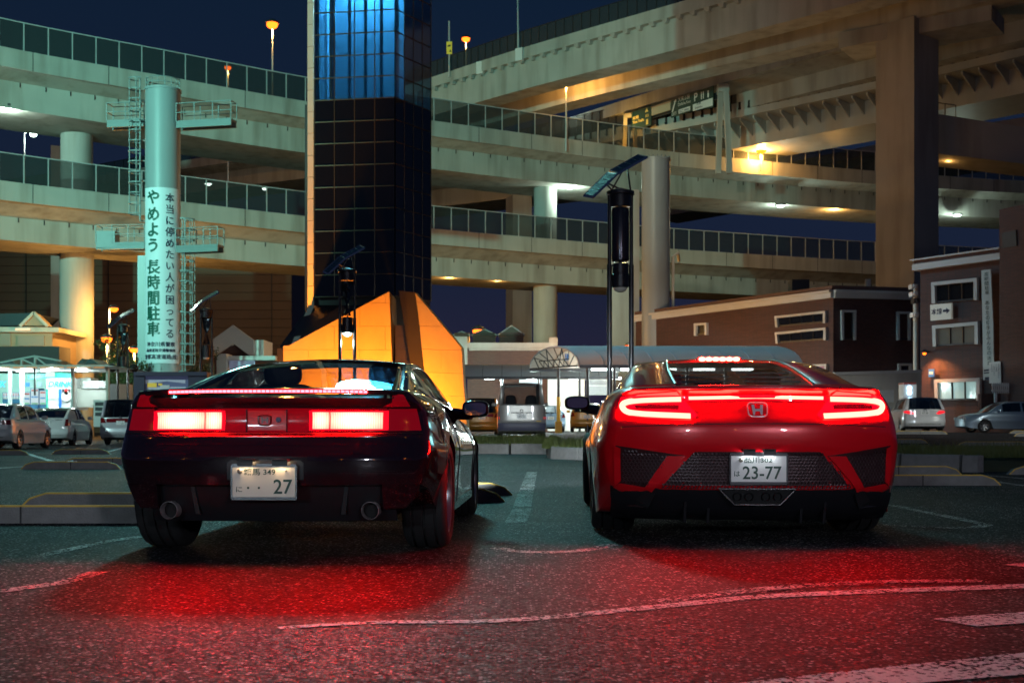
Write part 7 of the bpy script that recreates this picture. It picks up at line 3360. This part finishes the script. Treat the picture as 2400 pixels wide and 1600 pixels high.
    for s in (-1, 1):
        r_ = Bd.bvh.ray_cast(Vector((s * hw * .62, L + 2, hood - .26)), Vector((0, -1, 0)))
        if r_[0] is not None:
            mb = MB()
            sellip(mb, r_[0], (.16, .05, .07), (3, 3), 12, 8)
            mb.build('headlamp', CLEARL, t, smooth=True, world=False)
    return t


WPEARL = paint('pearl_white_paint', (.66, .67, .66), .05)
parked('white liftback with black glass tail panel parked before the drinks shop', -17.75, 45.6, math.radians(6), 'lift', WPEARL, plate_text='・887')
parked('brown gold hatchback parked beside the white liftback', -20.75, 50.6, math.radians(6), 'hatch', paint('brown_gold_paint', (.16, .105, .075)), plate_text='・317')
parked('dark teal hatchback parked side on close against the drinks shop', -25.6, 57.0, math.radians(-80), 'hatch', paint('teal_blue_paint', (.02, .09, .13)), plate_text='12-05')
parked('white hatchback half hidden beside the brown hatchback', -23.2, 52.5, math.radians(6), 'hatch', paint('white_paint_car', (.55, .55, .54), .0), plate_text='51-20')
parked('white sedan of which only the tail corner shows beside the wheel stops', -16.45, 37.2, math.radians(3), 'sedan', MATS['white_paint_car'], plate_text='33-41')
parked('silver white minivan with dark tailgate glass behind the black sports car', -15.75, 48.2, math.radians(3), 'minivan', paint('silver_white_paint', (.52, .53, .56), .4), plate_text='・・24')
parked('grey beige van with wide tailgate window parked between the sports cars', .33, 40.6, math.radians(.5), 'van', paint('grey_beige_paint', (.26, .25, .23), .3), plate_text='80-27')
SODIUMLIT = paint('sodium_lit_paint', (.50, .25, .035), .1)  # orange lamp light put into the body colour of these two cars
parked('amber lit minivan partly hidden by the grey beige van', -1.45, 58, math.radians(2), 'minivan', SODIUMLIT, plate_text='45-10')
parked('amber lit hatchback behind the red sports car mirror', 3.75, 60, math.radians(-3), 'hatch', SODIUMLIT, plate_text='62-15')
parked('pale blue hatchback passing between grey van and amber lit hatchback', 2.15, 66, math.radians(4), 'hatch', paint('pale_blue_paint', (.25, .38, .52), .2), plate_text='20-04')
parked('white station wagon with red tail lamps beside the ticket machine', 16.65, 48.3, math.radians(-8), 'wagon', WPEARL, plate_text='57-30', lamps=LAMPON)
parked('silver blue sedan on the road before the dark brick building', 24.9, 55.0, math.radians(90), 'sedan', paint('silver_blue_paint', (.32, .42, .50), .4), plate_text='・・71', emblem=False)


# ------------------------------------------------------------------ floodlights on the tower top that light the place
def flood(label, p, target, col, e, spot, blend=.6, r=.4):
    p = Vector(p)
    t = thing('floodlight', label, 'floodlight', p, 0, 'floodlights on the tower')
    d = (Vector(target) - p).normalized()
    q = d.to_track_quat('Y', 'Z').to_matrix()
    mb = MB()
    mb.box(p - d * .25, (.7, .35, .55), M=q)
    mb.build('housing', DARKG, t)
    mb = MB()
    mb.box(p - d * .06, (.62, .03, .47), M=q)
    mb.build('lens', MERCURY, t)
    light('SPOT', 'lamp_light', t, p + d * .05, col, e, r, spot, target, blend)


flood('floodlight on the tower aimed at the ring viaducts beyond the cream mast', (-4.6, 56.8, 24.6), (5, 106, 21), (.92, 1.0, .74), 17000, 66, 1.0)
flood('floodlight on the tower aimed down at the car park aisles', (-6.6, 56.4, 24.8), (-11, 22, 0), (.30, 1.0, .92), 32000, 50, .9, 2.6)
# upward sodium floods at the foot of the stone fins
for k, (x, y, tx, e) in enumerate(((-8.8, 51.6, -8.2, 3400), (-6.6, 51.6, -6.4, 2400), (-3.6, 52.4, -3.4, 3400), (-12.2, 54.4, -9.75, 14000))):
    t = thing('uplight', ['orange uplight at the broad end of the stone fin', 'orange uplight at the tall end of the stone fin', 'orange uplight before the turned stone fin', 'orange uplight beside the dark skirt of the tower'][k], 'floodlight', (x, y, 0), 0, 'uplights at the tower foot')
    mb = MB()
    mb.box((x, y, .2), (.5, .35, .4))
    mb.build('housing', DARKG, t)
    mb = MB()
    mb.box((x, y + .02, .41), (.42, .28, .02))
    mb.build('lens', SODIUM, t)
    light('SPOT', 'lamp_light', t, (x, y, .5), (1, .30, .010), e, .2, 150 if k < 3 else 50, (tx, 54, 4.2) if k < 3 else (tx, 57.8, 12), .8)
# inside the tower head
mb = MB()
mb.box((-7.2, 60.4, 27.6), (2.6, .3, .1))
mb.build('ceiling_light', glow('tower_head_glow', (.45, .95, 1.0), 30), TW)
light('POINT', 'lamp_light', TW, (-7.3, 60.8, 25.0), (.24, .70, 1.0), 15000, .3)



# lamp posts of the car park behind the photographer
def park_lamp(label, x, y, h, col, e):
    t = thing('park_lamp', label, 'street lamp', (x, y, 0), 0, 'car park lamp posts')
    mb = MB()
    mb.tube([(x, y, 0), (x, y, h)], [.11, .07], 10)
    mb.build('pole', DARKM, t, smooth=True)
    mb = MB()
    mb.box((x, y + .5, h + .05), (.5, 1.3, .14))
    mb.build('lamp_head', DARKM, t)
    mb = MB()
    mb.box((x, y + .6, h - .03), (.42, .9, .02))
    mb.build('lens', MERCURY, t)
    ld = light('SPOT', 'lamp_light', t, (x, y + .6, h - .1), col, e, .45, 110, (x * .2, y + 27, 0.8), .8)


park_lamp('car park lamp post behind the black sports car row', -9.0, -20.0, 4.6, (.70, .88, 1.0), 4800)
park_lamp('car park lamp post behind the red sports car row', 8.0, -19.0, 4.6, (.85, .86, 1.0), 4800)


# tall lighting mast of the car park, standing beside the frame
t = thing('lighting_mast', 'tall car park lighting mast aimed at the ring viaducts', 'street lamp', (-40, 14, 0))
mb = MB()
mb.tube([(-40, 14, 0), (-40, 14, 20)], [.25, .14], 12)
mb.build('pole', GALV, t, smooth=True)
mb = MB()
mb.box((-40, 14.1, 20.2), (1.6, .5, .7))
mb.build('lamp_head', DARKG, t)
mb = MB()
mb.box((-40, 14.37, 20.2), (1.4, .02, .55))
mb.build('lens', MERCURY, t)
light('SPOT', 'lamp_light', t, (-40, 14.5, 20.2), (.33, 1.0, .82), 185000, .5, 56, (-22, 88, 21), 1.0)
light('SPOT', 'lamp_light', t, (-39.4, 14.5, 20.2), (.62, 1.0, .96), 42000, .8, 26, (-18.5, 47, .8), .9)

# unseen mast added beside the frame to brighten the white wagon
t = thing('lighting_mast', 'unseen added mast brightening the white station wagon', 'street lamp', (30, 8, 0))
mb = MB()
mb.tube([(30, 8, 0), (30, 8, 17)], [.22, .13], 12)
mb.build('pole', GALV, t, smooth=True)
mb = MB()
mb.box((30, 8.1, 17.2), (1.2, .5, .6))
mb.build('lamp_head', DARKG, t)
mb = MB()
mb.box((30, 8.37, 17.2), (1.1, .02, .5))
mb.build('lens', MERCURY, t)
light('SPOT', 'lamp_light', t, (30, 8.5, 17.2), (.95, 1.0, .92), 26000, .6, 20, (16.8, 48, .6), .9)
# unseen orange street lamps added behind the camera to reflect in car paint
BULBR = glow('sodium_bulb_near', (1.0, 0.30, 0.04), 90)
for k, (x, y, h) in enumerate([(-26, -22, 8.0), (-13, -34, 8.0), (3, -38, 7.6), (17, -33, 8.0), (27, -20, 7.5), (40, -12, 8.2), (-36, -8, 8.2)]):
    t = thing('street_lamp', 'unseen orange street lamp added behind the car park, %s' % ['near west one', 'far west one', 'middle one', 'far east one', 'near east one', 'outer east one', 'outer west one'][k], 'street lamp', (x, y, 0), 0, 'unseen street lamps behind the car park')
    mb = MB()
    mb.tube([(x, y, 0), (x, y, h)], [.10, .06], 8)
    mb.build('pole', GALV, t, smooth=True)
    mb = MB()
    mb.sphere((x, y, h + .1), .26, 12, 8, .7)
    mb.build('bulb', BULBR, t, smooth=True)
